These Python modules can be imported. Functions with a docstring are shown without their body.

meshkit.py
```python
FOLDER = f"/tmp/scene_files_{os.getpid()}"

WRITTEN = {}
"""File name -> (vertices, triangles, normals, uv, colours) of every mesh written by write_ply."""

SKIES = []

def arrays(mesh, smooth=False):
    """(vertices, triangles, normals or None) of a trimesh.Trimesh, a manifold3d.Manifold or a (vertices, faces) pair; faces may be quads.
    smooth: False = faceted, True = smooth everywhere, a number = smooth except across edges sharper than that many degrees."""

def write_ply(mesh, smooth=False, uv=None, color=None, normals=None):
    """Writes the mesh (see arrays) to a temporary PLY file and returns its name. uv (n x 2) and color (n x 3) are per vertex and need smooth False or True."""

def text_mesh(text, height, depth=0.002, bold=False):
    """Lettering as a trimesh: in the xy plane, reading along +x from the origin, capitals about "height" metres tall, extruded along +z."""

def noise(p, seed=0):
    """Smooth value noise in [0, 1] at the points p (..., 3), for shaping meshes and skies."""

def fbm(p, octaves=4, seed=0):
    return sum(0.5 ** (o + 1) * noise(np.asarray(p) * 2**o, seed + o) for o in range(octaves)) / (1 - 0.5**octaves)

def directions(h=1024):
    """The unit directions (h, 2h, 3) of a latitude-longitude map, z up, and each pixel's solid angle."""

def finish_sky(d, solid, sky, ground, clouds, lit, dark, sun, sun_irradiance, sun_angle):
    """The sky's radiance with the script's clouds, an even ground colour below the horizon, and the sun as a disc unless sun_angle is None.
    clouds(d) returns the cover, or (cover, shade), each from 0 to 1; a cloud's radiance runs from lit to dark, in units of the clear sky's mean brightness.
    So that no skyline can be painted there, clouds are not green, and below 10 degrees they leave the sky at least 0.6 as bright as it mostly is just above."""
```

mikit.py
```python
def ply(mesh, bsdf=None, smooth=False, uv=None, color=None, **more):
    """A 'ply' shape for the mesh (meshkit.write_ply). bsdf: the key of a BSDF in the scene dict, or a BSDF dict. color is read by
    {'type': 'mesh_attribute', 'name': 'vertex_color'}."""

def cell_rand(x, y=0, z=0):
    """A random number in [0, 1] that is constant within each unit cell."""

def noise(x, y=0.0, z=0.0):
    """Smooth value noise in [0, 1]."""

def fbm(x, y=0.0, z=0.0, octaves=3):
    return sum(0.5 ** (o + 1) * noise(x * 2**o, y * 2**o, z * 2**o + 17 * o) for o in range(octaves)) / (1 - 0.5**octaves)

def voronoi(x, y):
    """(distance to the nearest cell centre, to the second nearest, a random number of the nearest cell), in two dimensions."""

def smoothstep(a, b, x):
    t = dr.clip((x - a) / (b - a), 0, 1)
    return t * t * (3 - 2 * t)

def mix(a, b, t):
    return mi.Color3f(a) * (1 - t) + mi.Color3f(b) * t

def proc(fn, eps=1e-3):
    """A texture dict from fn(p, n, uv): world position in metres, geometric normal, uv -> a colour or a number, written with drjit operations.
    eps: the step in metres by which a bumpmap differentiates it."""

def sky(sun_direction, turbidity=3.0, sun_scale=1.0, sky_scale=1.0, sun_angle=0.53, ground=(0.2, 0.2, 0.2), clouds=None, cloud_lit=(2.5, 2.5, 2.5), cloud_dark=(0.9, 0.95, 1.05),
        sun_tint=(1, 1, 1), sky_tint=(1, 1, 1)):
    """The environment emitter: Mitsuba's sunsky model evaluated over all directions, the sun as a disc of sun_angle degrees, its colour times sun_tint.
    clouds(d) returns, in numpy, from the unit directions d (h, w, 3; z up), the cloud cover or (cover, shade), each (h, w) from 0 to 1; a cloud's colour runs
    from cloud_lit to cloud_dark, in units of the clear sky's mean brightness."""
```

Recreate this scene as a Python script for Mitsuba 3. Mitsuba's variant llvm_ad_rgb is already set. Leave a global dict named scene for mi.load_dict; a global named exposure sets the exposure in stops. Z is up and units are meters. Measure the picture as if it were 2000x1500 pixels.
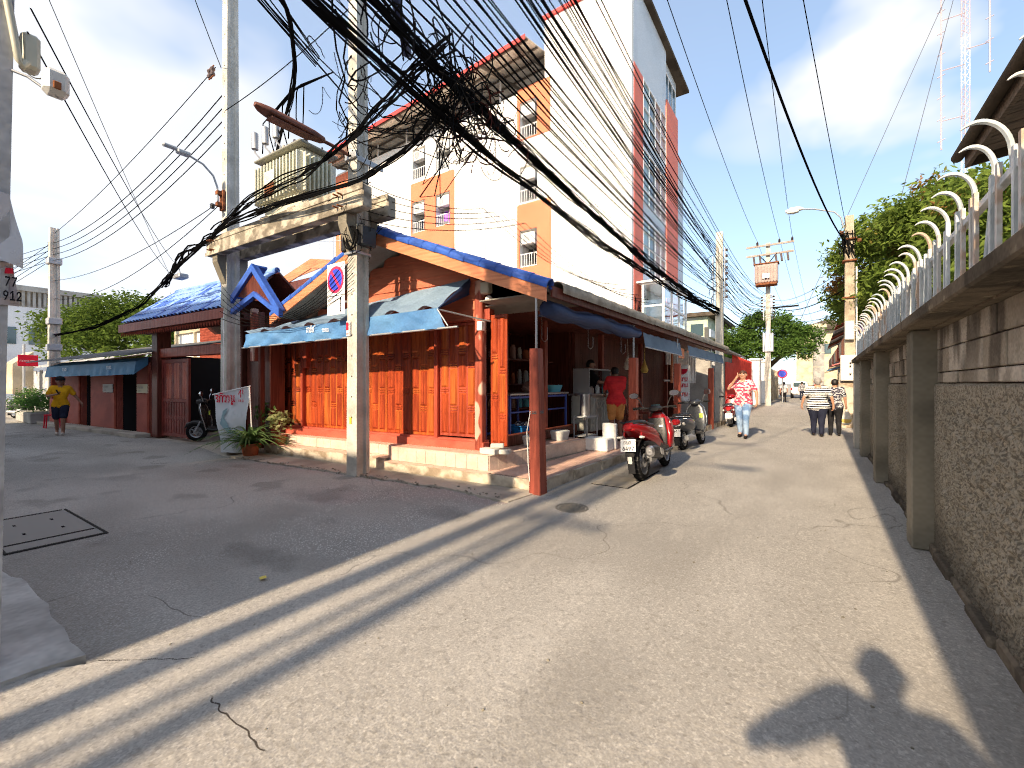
import math, random
import numpy as np, trimesh, drjit as dr, mitsuba as mi, mikit, meshkit
import manifold3d as m3
from shapely.geometry import Polygon, box as sbox
rng = np.random.default_rng(7); random.seed(7)
T = mi.ScalarTransform4f
PI = math.pi
scene, labels, count = {}, {}, {}

# ------------------------------------------------------------------ camera, sky, exposure
HEAD = math.atan(590 / 860.0)                       # the camera looks this far left of the street (+y)
EYE = np.array([0.0, 0.0, 1.42])
FWD = np.array([-math.sin(HEAD), math.cos(HEAD), 0.0])
scene['camera'] = {'type': 'perspective', 'fov': math.degrees(2 * math.atan(1000 / 860.0)), 'fov_axis': 'x', 'near_clip': 0.05, 'far_clip': 2000.0,
                   'to_world': T().look_at(origin=EYE.tolist(), target=(EYE + FWD).tolist(), up=[0, 0, 1])}
exposure = 2.82
SUN_EL = math.radians(28.5)
SUN = np.array([0.01 * math.cos(SUN_EL), -math.cos(SUN_EL), math.sin(SUN_EL)])


def clouds(d):
    x, y, z = d[..., 0], d[..., 1], np.maximum(d[..., 2], 0.02)
    p = np.stack([x / (z + 0.25), y / (z + 0.25), 0 * x], -1)
    n = meshkit.fbm(p * 1.5 + 3.1, 5, 4)
    n2 = meshkit.fbm(p * 4.0 + 9.0, 5, 11)
    az = np.degrees(np.arctan2(x, y))                # 0 along the street, negative to the left
    left = np.clip((-az - 22) / 40, 0, 1)
    band = np.exp(-((az + 20) / 200.0) ** 2)
    c = np.clip((n - 0.60 + 0.36 * left * band) * 3.8 + (n2 - 0.5) * 1.2 * left, 0, 1) * 0.88
    # one soft cumulus above the street
    k = np.array([0.0584, 0.861, 0.505]); k = k / np.linalg.norm(k)
    r = np.sqrt(np.maximum(0, 2 - 2 * (d @ k)))
    c2 = np.clip((0.15 - r + (n2 - 0.5) * 0.30) * 9, 0, 1) * 0.95
    low = np.clip((0.30 - z) / 0.30, 0, 1) * 0.62      # pale air low down
    veil = 0.20 + 0.08 * np.clip((-az - 5) / 30, 0, 1)
    c = np.maximum(np.maximum(c, c2), np.maximum(low, veil))
    return c, np.clip((n2 - 0.45) * 0.9, 0, 0.5) * (1 - 0.5 * low)


scene['sky'] = mikit.sky(SUN.tolist(), turbidity=3, clouds=clouds, sun_scale=0.88, sky_scale=1.35, sky_tint=(0.95, 0.965, 0.985), cloud_lit=(1.5, 1.5, 1.52), cloud_dark=(1.2, 1.23, 1.28), sun_angle=1.0, sun_tint=(0.95, 0.965, 1.02), ground=(0.28, 0.26, 0.23))

# ------------------------------------------------------------------ names, things, parts


def num(key):
    if key not in count:
        count[key] = 0
        return key
    count[key] += 1
    return f'{key}_{count[key]:03d}'


def shape(mesh, mat, smooth=False, tw=None, **kw):
    s = mesh if isinstance(mesh, dict) else mikit.ply(mesh, mat, smooth=smooth, **kw)
    if tw is not None:
        s = {**s, 'to_world': tw}
    return s


def thing(name, label, cat, group=None):
    k = num(name)
    labels[k] = {'label': label, 'category': cat}
    if group:
        labels[k]['group'] = group
    return k


def part(parent, name, mesh, mat=None, smooth=False, label=None, stuff=False, tw=None):
    k = num(parent + '__' + name)
    scene[k] = shape(mesh, mat, smooth, tw)
    if label:
        labels[k] = {'label': label}
    if stuff:
        labels.setdefault(k, {})['kind'] = 'stuff'
    return k


def solo(name, mesh, mat, label, cat, group=None, smooth=False, stuff=False, tw=None):
    k = thing(name, label, cat, group)
    scene[k] = shape(mesh, mat, smooth, tw)
    if stuff:
        labels[k]['kind'] = 'stuff'
    return k


def struct(name, mesh, mat, smooth=False, label=None):
    k = num(name)
    scene[k] = shape(mesh, mat, smooth)
    labels[k] = {'kind': 'structure'}
    if label:
        labels[k]['label'] = label
    return k


# ------------------------------------------------------------------ meshes as (vertices, faces)
def cat(*ms):
    ms = [m for m in ms if m is not None]
    if len(ms) == 1 and isinstance(ms[0], list):
        ms = ms[0]
    v, f, at = [], [], 0
    for m in ms:
        a, b = np.asarray(m[0], float), np.asarray(m[1], int)
        if b.shape[1] == 4:
            b = np.vstack([b[:, [0, 1, 2]], b[:, [0, 2, 3]]])
        v.append(a); f.append(b + at); at += len(a)
    return np.vstack(v), np.vstack(f)


BF = np.array([[0, 2, 3, 1], [4, 5, 7, 6], [0, 1, 5, 4], [2, 6, 7, 3], [0, 4, 6, 2], [1, 3, 7, 5]])


def bx(x0, x1, y0, y1, z0, z1):
    v = np.array([[x, y, z] for x in (x0, x1) for y in (y0, y1) for z in (z0, z1)], float)
    return v, np.vstack([BF[:, [0, 2, 1]], BF[:, [0, 3, 2]]])[:, ::-1]


def cb(x0, x1, y0, y1, z0, z1, c=0.01):
    """a box with chamfered edges"""
    c = min(c, 0.45 * (x1 - x0), 0.45 * (y1 - y0), 0.45 * (z1 - z0))
    lo, hi = np.array([x0, y0, z0]), np.array([x1, y1, z1])
    pts = []
    for s in np.ndindex(2, 2, 2):
        base = np.where(s, hi, lo); inn = np.where(s, -c, c)
        for k in range(3):
            q = base + inn; q[k] = base[k]; pts.append(q)
    return hull(pts)


_HC = {}


def hull(pts):
    h = trimesh.convex.convex_hull(np.array(pts))
    return np.array(h.vertices), np.array(h.faces)


_cb_f = None


def mv(m, p=(0, 0, 0), rz=0.0, s=1.0, rx=0.0, ry=0.0):
    v = np.asarray(m[0], float) * s
    for ax, a in ((0, rx), (1, ry), (2, rz)):
        if a:
            c, sn = math.cos(a), math.sin(a)
            i, j = [(1, 2), (2, 0), (0, 1)][ax]
            w = v.copy(); w[:, i] = c * v[:, i] - sn * v[:, j]; w[:, j] = sn * v[:, i] + c * v[:, j]; v = w
    return v + np.asarray(p, float), m[1]


def frame(m, o, u, v, w):
    """local x,y,z -> o + x u + y v + z w"""
    a = np.asarray(m[0], float)
    M = np.array([u, v, w], float)
    f = np.asarray(m[1])
    if np.linalg.det(M) < 0:
        f = f[:, ::-1]
    return np.asarray(o, float) + a @ M, f


def tube(pts, r, sides=6, cap=True, closed=False):
    p = np.asarray(pts, float); n = len(p)
    t = np.gradient(p, axis=0)
    if closed:
        t = np.roll(p, -1, 0) - np.roll(p, 1, 0)
    t /= np.linalg.norm(t, axis=1, keepdims=True) + 1e-12
    a = np.zeros_like(p); ref = np.array([0, 0, 1.0]) if abs(t[0][2]) < 0.9 else np.array([1.0, 0, 0])
    for i in range(n):
        q = ref - t[i] * (ref @ t[i]); q /= np.linalg.norm(q) + 1e-12
        a[i] = q; ref = q
    b = np.cross(t, a)
    an = np.arange(sides) * 2 * PI / sides
    R = np.broadcast_to(np.asarray(r, float), (n,))
    v = p[:, None] + R[:, None, None] * (np.cos(an)[None, :, None] * a[:, None] + np.sin(an)[None, :, None] * b[:, None])
    m = n if closed else n - 1
    i, j = np.meshgrid(np.arange(m), np.arange(sides), indexing='ij')
    i2, j2 = (i + 1) % n, (j + 1) % sides
    q = np.stack([i * sides + j, i * sides + j2, i2 * sides + j2, i2 * sides + j], -1).reshape(-1, 4)
    f = np.vstack([q[:, [0, 1, 2]], q[:, [0, 2, 3]]])
    v = v.reshape(-1, 3)
    if cap and not closed:
        k = np.arange(1, sides - 1)
        f = np.vstack([f, np.stack([k * 0, k + 1, k], 1), (n - 1) * sides + np.stack([k * 0, k, k + 1], 1)])
    return v, f


def cyl(p, q, r, r2=None, sides=10):
    return tube([p, q], [r, r if r2 is None else r2], sides)


def lathe(prof, n=20, o=(0, 0, 0)):
    """profile [(r,z)] turned about z"""
    return tube([(o[0], o[1], o[2] + z) for r, z in prof], [max(r, 1e-4) for r, z in prof], n) if all(prof[i][1] < prof[i + 1][1] for i in range(len(prof) - 1)) else lathe2(prof, n, o)


def lathe2(prof, n=20, o=(0, 0, 0)):
    an = np.arange(n) * 2 * PI / n
    v = np.array([[o[0] + max(r, 1e-4) * math.cos(a), o[1] + max(r, 1e-4) * math.sin(a), o[2] + z] for r, z in prof for a in an])
    m = len(prof)
    i, j = np.meshgrid(np.arange(m - 1), np.arange(n), indexing='ij')
    j2 = (j + 1) % n
    q = np.stack([i * n + j, i * n + j2, (i + 1) * n + j2, (i + 1) * n + j], -1).reshape(-1, 4)
    return v, np.vstack([q[:, [0, 1, 2]], q[:, [0, 2, 3]]])


def ext(poly, d, z=0.0):
    """polygon (list of xy or shapely) extruded along +z"""
    g = Polygon(poly) if not hasattr(poly, 'geom_type') else poly
    out = []
    for h in getattr(g, 'geoms', [g]):
        t = trimesh.creation.extrude_polygon(h, d, engine='earcut')
        out.append((np.array(t.vertices) + [0, 0, z], np.array(t.faces)))
    return cat(*out)


def ball(p, r, n=1):
    s = trimesh.creation.icosphere(n, 1.0)
    return np.array(s.vertices) * np.asarray(r, float) + np.asarray(p, float), np.array(s.faces)


def quad(a, b, c, d):
    return np.array([a, b, c, d], float), np.array([[0, 1, 2], [0, 2, 3]])


def slab(a, b, c, d, t):
    """a quad given thickness t against its normal"""
    v = np.array([a, b, c, d], float)
    n = np.cross(v[1] - v[0], v[3] - v[0]); n /= np.linalg.norm(n)
    w = v - n * t
    f = [[0, 1, 2, 3], [7, 6, 5, 4]] + [[i, i + 4, (i + 1) % 4 + 4, (i + 1) % 4] for i in range(4)]
    return np.vstack([v, w]), np.vstack([[q[0], q[1], q[2]] for q in f] + [[q[0], q[2], q[3]] for q in f])


def grid(nx, ny, fn):
    u, w = np.meshgrid(np.linspace(0, 1, nx), np.linspace(0, 1, ny), indexing='ij')
    v = np.asarray(fn(u.ravel(), w.ravel()), float)
    if v.shape[0] == 3 and v.shape[1] != 3:
        v = v.T
    i, j = np.meshgrid(np.arange(nx - 1), np.arange(ny - 1), indexing='ij')
    a = i * ny + j
    q = np.stack([a, a + ny, a + ny + 1, a + 1], -1).reshape(-1, 4)
    return v, np.vstack([q[:, [0, 1, 2]], q[:, [0, 2, 3]]])


def sag(p, q, s=0.2, n=14, jit=0.0):
    t = np.linspace(0, 1, n)[:, None]
    p, q = np.asarray(p, float), np.asarray(q, float)
    w = p * (1 - t) + q * t
    w[:, 2] -= (4 * s * t * (1 - t))[:, 0]
    if jit:
        w[1:-1] += rng.normal(0, jit, (n - 2, 3))
    return w


def blobs(joints, bones, ref=0.03, it=8, fem=None):
    """joints: {name:(pos,r)}, bones: [(a,b)] -> one smooth skin"""
    def sph(p, r):
        s = trimesh.creation.icosphere(1, r)
        return np.array(s.vertices) + np.asarray(p, float)
    ms = []
    for a, b in bones:
        pa, ra = joints[a]; pb, rb = joints[b]
        ms.append(m3.Manifold.hull_points(np.vstack([sph(pa, ra), sph(pb, rb)])))
    m = m3.Manifold.batch_boolean(ms, m3.OpType.Add).refine_to_length(ref).to_mesh()
    t = trimesh.Trimesh(m.vert_properties[:, :3], m.tri_verts, process=True)
    trimesh.smoothing.filter_taubin(t, iterations=it)
    return np.array(t.vertices), np.array(t.faces)


# ------------------------------------------------------------------ materials
N3 = lambda p, s: mikit.noise(p.x * s, p.y * s, p.z * s)
F3 = lambda p, s, o=3: mikit.fbm(p.x * s, p.y * s, p.z * s, octaves=o)
ss, mix = mikit.smoothstep, mikit.mix


def rgb(*c):
    return {'type': 'rgb', 'value': list(c)}


def plain(name, c, rough=0.6, metal=0.0, spec=0.4, coat=0.0):
    if rough >= 0.6 and not metal:
        d = {'type': 'diffuse', 'reflectance': rgb(*c)}
    else:
        d = {'type': 'principled', 'base_color': rgb(*c), 'roughness': rough, 'metallic': metal, 'specular': spec, 'clearcoat': coat, 'clearcoat_gloss': 0.9}
    scene[name] = {'type': 'twosided', 'b': d}
    return name


def pmat(name, fn, rough=0.8, bump=None, bs=1.0, spec=0.3, eps=2e-3, coat=0.0, metal=0.0):
    if rough >= 0.75:
        d = {'type': 'diffuse', 'reflectance': mikit.proc(fn)}
    else:
        d = {'type': 'principled', 'base_color': mikit.proc(fn), 'roughness': rough, 'specular': spec, 'metallic': metal}
        if coat:
            d['clearcoat'] = coat; d['clearcoat_gloss'] = 0.9
    if bump is not None:
        d = {'type': 'bumpmap', 't': mikit.proc(bump, eps), 'b': d, 'scale': bs}
    scene[name] = {'type': 'twosided', 'b': d}
    return name


def opq(*v):                                           # numbers kept out of the compiled code, so that alike materials share it
    return [dr.opaque(mi.Float, float(x)) for x in v]


def dirty(name, c, c2, s=3.0, lo=0.35, hi=0.75, rough=0.7, fine=40.0, streak=0.0, bump=0.0, **k):
    """paint or concrete with blotches of c2 and a fine grain"""
    O = opq(*c, *c2, s, lo, hi, fine, streak, 1.0 if streak else 0.0)

    def f(p, n, uv):
        a = ss(O[7], O[8], F3(p, O[6]))
        a = dr.maximum(a, O[11] * ss(0.45, 0.8, mikit.fbm(p.x * O[10], p.y * O[10], p.z * 0.5, octaves=2)))
        return mix(mi.Color3f(O[0], O[1], O[2]), mi.Color3f(O[3], O[4], O[5]), a) * (0.9 + 0.2 * N3(p, O[9]))
    B = opq(bump, fine)
    return pmat(name, f, rough, (lambda p, n, uv: F3(p, B[1], 2) * B[0]) if bump else None, **k)


def m_road(p, n, uv):
    x, y = p.x, p.y
    big = mikit.fbm(x * 0.55, y * 0.22, 1.0)
    med = mikit.fbm(x * 2.3, y * 1.6, 5.0)
    fine = mikit.fbm(x * 85, y * 70, 0.0)
    grit = mikit.noise(x * 140, y * 140)
    c = mix((0.345, 0.327, 0.30), (0.43, 0.41, 0.38), ss(0.3, 0.7, 0.55 * big + 0.45 * med))
    wheel = dr.exp(-dr.square((x + 0.35 + 0.2 * med) / 0.35)) + dr.exp(-dr.square((x + 1.75 + 0.2 * med) / 0.4))
    c = mix(c, (0.31, 0.292, 0.268), 0.35 * wheel * ss(0.25, 0.6, med))
    c = mix(c, (0.60, 0.575, 0.535), ss(0.52, 0.80, fine) * 0.45)
    c = mix(c, (0.22, 0.205, 0.185), ss(0.55, 0.85, mikit.fbm(x * 44 + 9, y * 44, 2.0)) * 0.5)
    st = ss(0.56, 0.80, mikit.fbm(x * 1.1 + 4, y * 0.55 + 2, 8.0))
    c = mix(c, (0.26, 0.245, 0.225), st * 0.5)
    scr = ss(0.70, 0.80, mikit.noise(x * 34 + 5 * mikit.noise(x * 2, y * 2), y * 5, 6.0)) * ss(0.5, 0.65, mikit.noise(x * 1.4, y * 1.1, 2.0))
    c = mix(c, (0.47, 0.44, 0.40), scr * 0.22)
    f1, f2, r = mikit.voronoi(x * 0.36 + 0.5 * mikit.fbm(x * 1.4, y * 1.4), y * 0.2 + 0.4 * mikit.fbm(x * 1.2, y * 1.2, 7))
    c = mix(c, (0.12, 0.11, 0.10), (1 - ss(0.0, 0.008, f2 - f1)) * 0.55 * ss(0.45, 0.6, mikit.fbm(x * 0.5, y * 0.4, 3.0)))
    wob = 0.05 * (mikit.fbm(x * 5, y * 5, 1.0) - 0.5) + 0.02 * (mikit.noise(x * 23, y * 23) - 0.5)
    cr = dr.minimum(dr.abs(y - 0.87 + wob + 0.02 * (x + 2.1)) + dr.select((x > -2.62) & (x < -1.3), 0.0, 1.0), dr.abs(y - 1.02 - 0.72 * (x + 2.55) + wob) + dr.select((x > -3.2) & (x < -2.6), 0.0, 1.0))
    c = mix(c, (0.07, 0.062, 0.055), (1 - ss(0.002, 0.006, cr)) * ss(0.25, 0.45, mikit.noise(x * 7, y * 7, 5.0)))
    return c * (0.86 + 0.28 * grit)


def b_road(p, n, uv):
    return 0.0035 * mikit.fbm(p.x * 30, p.y * 30, 0.0) + 0.0012 * mikit.noise(p.x * 130, p.y * 130) + 0.004 * mikit.fbm(p.x * 3, p.y * 3, 4.0)


def m_asphalt(p, n, uv):
    x, y = p.x, p.y
    big = mikit.fbm(x * 0.5, y * 0.9, 2.0)
    fine = mikit.noise(x * 120, y * 120)
    c = mix((0.30, 0.285, 0.262), (0.395, 0.376, 0.348), ss(0.3, 0.7, big))
    red = ss(0.52, 0.72, mikit.fbm(x * 0.6 + 3, y * 0.9 + 1, 6.0)) * ss(-6.5, -4.5, x)
    c = mix(c, (0.34, 0.275, 0.262), red * 0.6)
    f1, f2, r = mikit.voronoi(x * 46, y * 46)
    worn = ss(-6.6, -4.2, x) * ss(0.38, 0.6, mikit.fbm(x * 1.2, y * 1.2, 4.0)) * ss(0.4, 1.5, y)
    agg = (1 - ss(0.16, 0.36, f1)) * ss(0.45, 0.55, r)
    c = mix(c, (0.66, 0.65, 0.63), agg * worn * 0.9)
    c = mix(c, (0.17, 0.162, 0.15), ss(0.58, 0.80, mikit.fbm(x * 1.7 + 7, y * 2.2, 1.0)) * 0.5)
    g1, g2, gr = mikit.voronoi(x * 0.22 + 0.35 * mikit.fbm(x * 1.3, y * 1.3), y * 0.45 + 0.5 * mikit.fbm(x * 1.5, y * 1.5, 7))
    c = mix(c, (0.04, 0.038, 0.036), (1 - ss(0.0, 0.007, g2 - g1)) * 0.6 * ss(0.4, 0.55, mikit.fbm(x * 0.9, y * 0.9, 3.0)))
    return c * (0.8 + 0.4 * fine)


def b_asphalt(p, n, uv):
    return 0.004 * mikit.noise(p.x * 70, p.y * 70) + 0.004 * mikit.fbm(p.x * 20, p.y * 20)


def m_dash(p, n, uv):
    a = mikit.fbm(p.y * 85, p.z * 85, 0.0)
    c = mix((0.165, 0.146, 0.115), (0.37, 0.332, 0.268), ss(0.30, 0.68, a))
    c = mix(c, (0.50, 0.43, 0.32), ss(0.60, 0.78, mikit.noise(p.y * 110, p.z * 110, 4.0)) * 0.5)
    st = ss(0.5, 0.75, mikit.fbm(p.y * 1.3, p.z * 0.8, 3.0))
    c = mix(c, (0.14, 0.12, 0.09), st * 0.45)
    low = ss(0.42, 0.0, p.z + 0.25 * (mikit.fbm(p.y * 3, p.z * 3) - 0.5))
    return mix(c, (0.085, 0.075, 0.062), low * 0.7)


def m_block(p, n, uv, r=0.5):
    c = mix((0.34, 0.298, 0.24), (0.52, 0.475, 0.405), r)
    a = ss(0.46, 0.66, mikit.fbm(p.y * 4.5, p.z * 1.4, 1.0)) * ss(1.35, 1.8, p.z + 0.3 * mikit.noise(p.y * 3, p.z))
    c = mix(c, (0.105, 0.09, 0.075), a * 0.85)
    c = mix(c, (0.25, 0.22, 0.18), ss(0.5, 0.7, F3(p, 9.0)) * 0.5)
    return c * (0.82 + 0.36 * N3(p, 70.0))


def m_coping(p, n, uv):
    c = mix((0.20, 0.165, 0.125), (0.105, 0.09, 0.072), ss(0.35, 0.65, mikit.fbm(p.y * 2.2, p.z * 2, p.x * 2)))
    c = mix(c, (0.33, 0.28, 0.20), ss(0.66, 0.8, F3(p, 11.0)) * 0.7)
    c = mix(c, (0.045, 0.04, 0.035), ss(0.55, 0.75, mikit.fbm(p.y * 6, p.z * 1.0, p.x)) * 0.6)
    return c * (0.8 + 0.4 * N3(p, 60.0))


def wood(name, c, c2, along='z', rough=0.45, coat=0.25, wear=None):
    k = {'z': (38, 38, 1.7), 'x': (1.7, 38, 38), 'y': (38, 1.7, 38)}[along]
    O = opq(*c, *c2, *k, *(wear or c), 1.0 if wear else 0.0)

    def f(p, n, uv):
        g = mikit.fbm(p.x * O[6], p.y * O[7], p.z * O[8])
        q = mix(mi.Color3f(O[0], O[1], O[2]), mi.Color3f(O[3], O[4], O[5]), ss(0.3, 0.72, g)) * (0.82 + 0.36 * N3(p, 2.1))
        return mix(q, mi.Color3f(O[9], O[10], O[11]), O[12] * ss(0.56, 0.66, mikit.fbm(p.x * 8, p.y * 8, p.z * 3, octaves=2)) * 0.9)
    return pmat(name, f, rough, coat=coat)


pmat('road_concrete', m_road, 0.82, b_road, spec=0.25)
pmat('side_asphalt', m_asphalt, 0.75, b_asphalt, spec=0.3)
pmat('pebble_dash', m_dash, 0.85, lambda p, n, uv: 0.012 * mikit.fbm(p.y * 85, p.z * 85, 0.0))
for k_ in range(3):
    pmat(f'wall_block_{k_}', (lambda O: lambda p, n, uv: m_block(p, n, uv, O[0]))(opq(k_ / 2)), 0.9)
pmat('coping', m_coping, 0.9, lambda p, n, uv: 0.006 * F3(p, 30.0))
dirty('pillar_concrete', (0.30, 0.27, 0.215), (0.17, 0.155, 0.125), 2.5, rough=0.85, streak=3.0, bump=0.004)
dirty('pole_concrete', (0.60, 0.575, 0.52), (0.43, 0.41, 0.365), 3.0, rough=0.85, streak=7.0, bump=0.004)
dirty('beam_concrete', (0.53, 0.475, 0.39), (0.20, 0.175, 0.14), 5.0, lo=0.38, hi=0.66, rough=0.9, streak=5.0, bump=0.006)
dirty('pale_post', (0.55, 0.56, 0.58), (0.36, 0.36, 0.38), 6.0, rough=0.8, streak=4.0, bump=0.003)
dirty('apron_concrete', (0.45, 0.41, 0.35), (0.30, 0.272, 0.235), 2.2, rough=0.85, bump=0.006)
dirty('pave_grey', (0.52, 0.51, 0.49), (0.38, 0.372, 0.355), 3.0, rough=0.85, bump=0.006)
dirty('rough_kerb', (0.58, 0.51, 0.41), (0.32, 0.25, 0.18), 5.0, lo=0.42, hi=0.68, rough=0.9, bump=0.008)
dirty('step_tile', (0.66, 0.52, 0.43), (0.58, 0.44, 0.36), 5.0, rough=0.5)
dirty('walk_tile', (0.58, 0.38, 0.30), (0.47, 0.30, 0.235), 4.0, rough=0.5)
dirty('grout', (0.30, 0.25, 0.21), (0.19, 0.16, 0.13), 5.0, rough=0.9)
dirty('white_paint', (0.84, 0.83, 0.81), (0.78, 0.77, 0.745), 0.6, rough=0.75, streak=0.7)
dirty('orange_paint', (0.72, 0.215, 0.115), (0.66, 0.195, 0.10), 0.8, rough=0.7)
dirty('coral_paint', (0.74, 0.185, 0.115), (0.66, 0.165, 0.10), 0.8, rough=0.6)
dirty('blue_grey_paint', (0.52, 0.57, 0.62), (0.46, 0.51, 0.56), 0.8, rough=0.6)
wood('door_wood', (0.38, 0.062, 0.017), (0.23, 0.031, 0.009), coat=0.5, rough=0.35)
wood('door_wood_light', (0.47, 0.115, 0.024), (0.33, 0.062, 0.013), coat=0.5, rough=0.35)
wood('red_wood', (0.40, 0.075, 0.04), (0.27, 0.045, 0.025), coat=0.2)
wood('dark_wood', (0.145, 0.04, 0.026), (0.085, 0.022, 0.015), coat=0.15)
wood('post_wood', (0.30, 0.07, 0.045), (0.20, 0.045, 0.03), coat=0.15)
wood('worn_post', (0.36, 0.085, 0.05), (0.25, 0.05, 0.03), wear=(0.62, 0.40, 0.31), coat=0.1)
wood('gable_board', (0.50, 0.145, 0.078), (0.45, 0.125, 0.066), along='x', coat=0.1, rough=0.55)
wood('fascia_wood', (0.66, 0.25, 0.125), (0.54, 0.18, 0.085), along='x', coat=0.1, rough=0.5)
dirty('sill_paint', (0.52, 0.115, 0.075), (0.42, 0.085, 0.055), 3.0, rough=0.45)
dirty('blue_tile', (0.045, 0.125, 0.50), (0.035, 0.09, 0.36), 6.0, rough=0.28, coat=0.4)
dirty('blue_tile_pale', (0.25, 0.40, 0.75), (0.14, 0.27, 0.62), 6.0, rough=0.3, coat=0.4)
dirty('grey_tile', (0.40, 0.36, 0.30), (0.25, 0.22, 0.18), 6.0, rough=0.8, bump=0.004)
dirty('awning_blue', (0.065, 0.18, 0.385), (0.10, 0.24, 0.45), 2.0, rough=0.65)
dirty('awning_grey', (0.19, 0.27, 0.365), (0.14, 0.21, 0.30), 2.0, rough=0.65)
dirty('awning_navy', (0.030, 0.050, 0.125), (0.02, 0.035, 0.09), 2.0, rough=0.6)
dirty('awning_teal', (0.075, 0.20, 0.33), (0.055, 0.16, 0.27), 2.0, rough=0.6)
dirty('soffit', (0.30, 0.275, 0.245), (0.22, 0.20, 0.175), 2.0, rough=0.8)
dirty('metal_roof', (0.62, 0.58, 0.51), (0.52, 0.48, 0.41), 1.5, rough=0.55)
dirty('dark_roof', (0.115, 0.095, 0.075), (0.07, 0.057, 0.045), 2.0, rough=0.8)
plain('red_trim', (0.62, 0.05, 0.045), 0.5)
plain('rubber', (0.018, 0.018, 0.019), 0.7)
plain('cable_black', (0.010, 0.010, 0.011), 0.9)
plain('cable_grey', (0.09, 0.09, 0.095), 0.5)
plain('black_plastic', (0.022, 0.022, 0.024), 0.4)
plain('grey_plastic', (0.30, 0.30, 0.31), 0.45)
plain('white_plastic', (0.78, 0.78, 0.76), 0.4)
plain('steel', (0.55, 0.55, 0.56), 0.35, metal=0.9)
plain('galv', (0.42, 0.43, 0.45), 0.5, metal=0.6)
plain('chrome', (0.85, 0.85, 0.86), 0.12, metal=1.0)
plain('scooter_red', (0.30, 0.005, 0.010), 0.28, coat=0.9)
plain('scooter_grey', (0.055, 0.062, 0.075), 0.28, coat=0.9)
plain('lens_red', (0.45, 0.01, 0.015), 0.15, coat=1.0)
plain('lens_orange', (0.75, 0.22, 0.02), 0.2, coat=1.0)
plain('ink_black', (0.02, 0.02, 0.025), 0.6)
plain('ink_red', (0.62, 0.025, 0.05), 0.6)
plain('ink_white', (0.86, 0.86, 0.86), 0.6)
plain('ink_blue', (0.03, 0.06, 0.55), 0.5)
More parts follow.
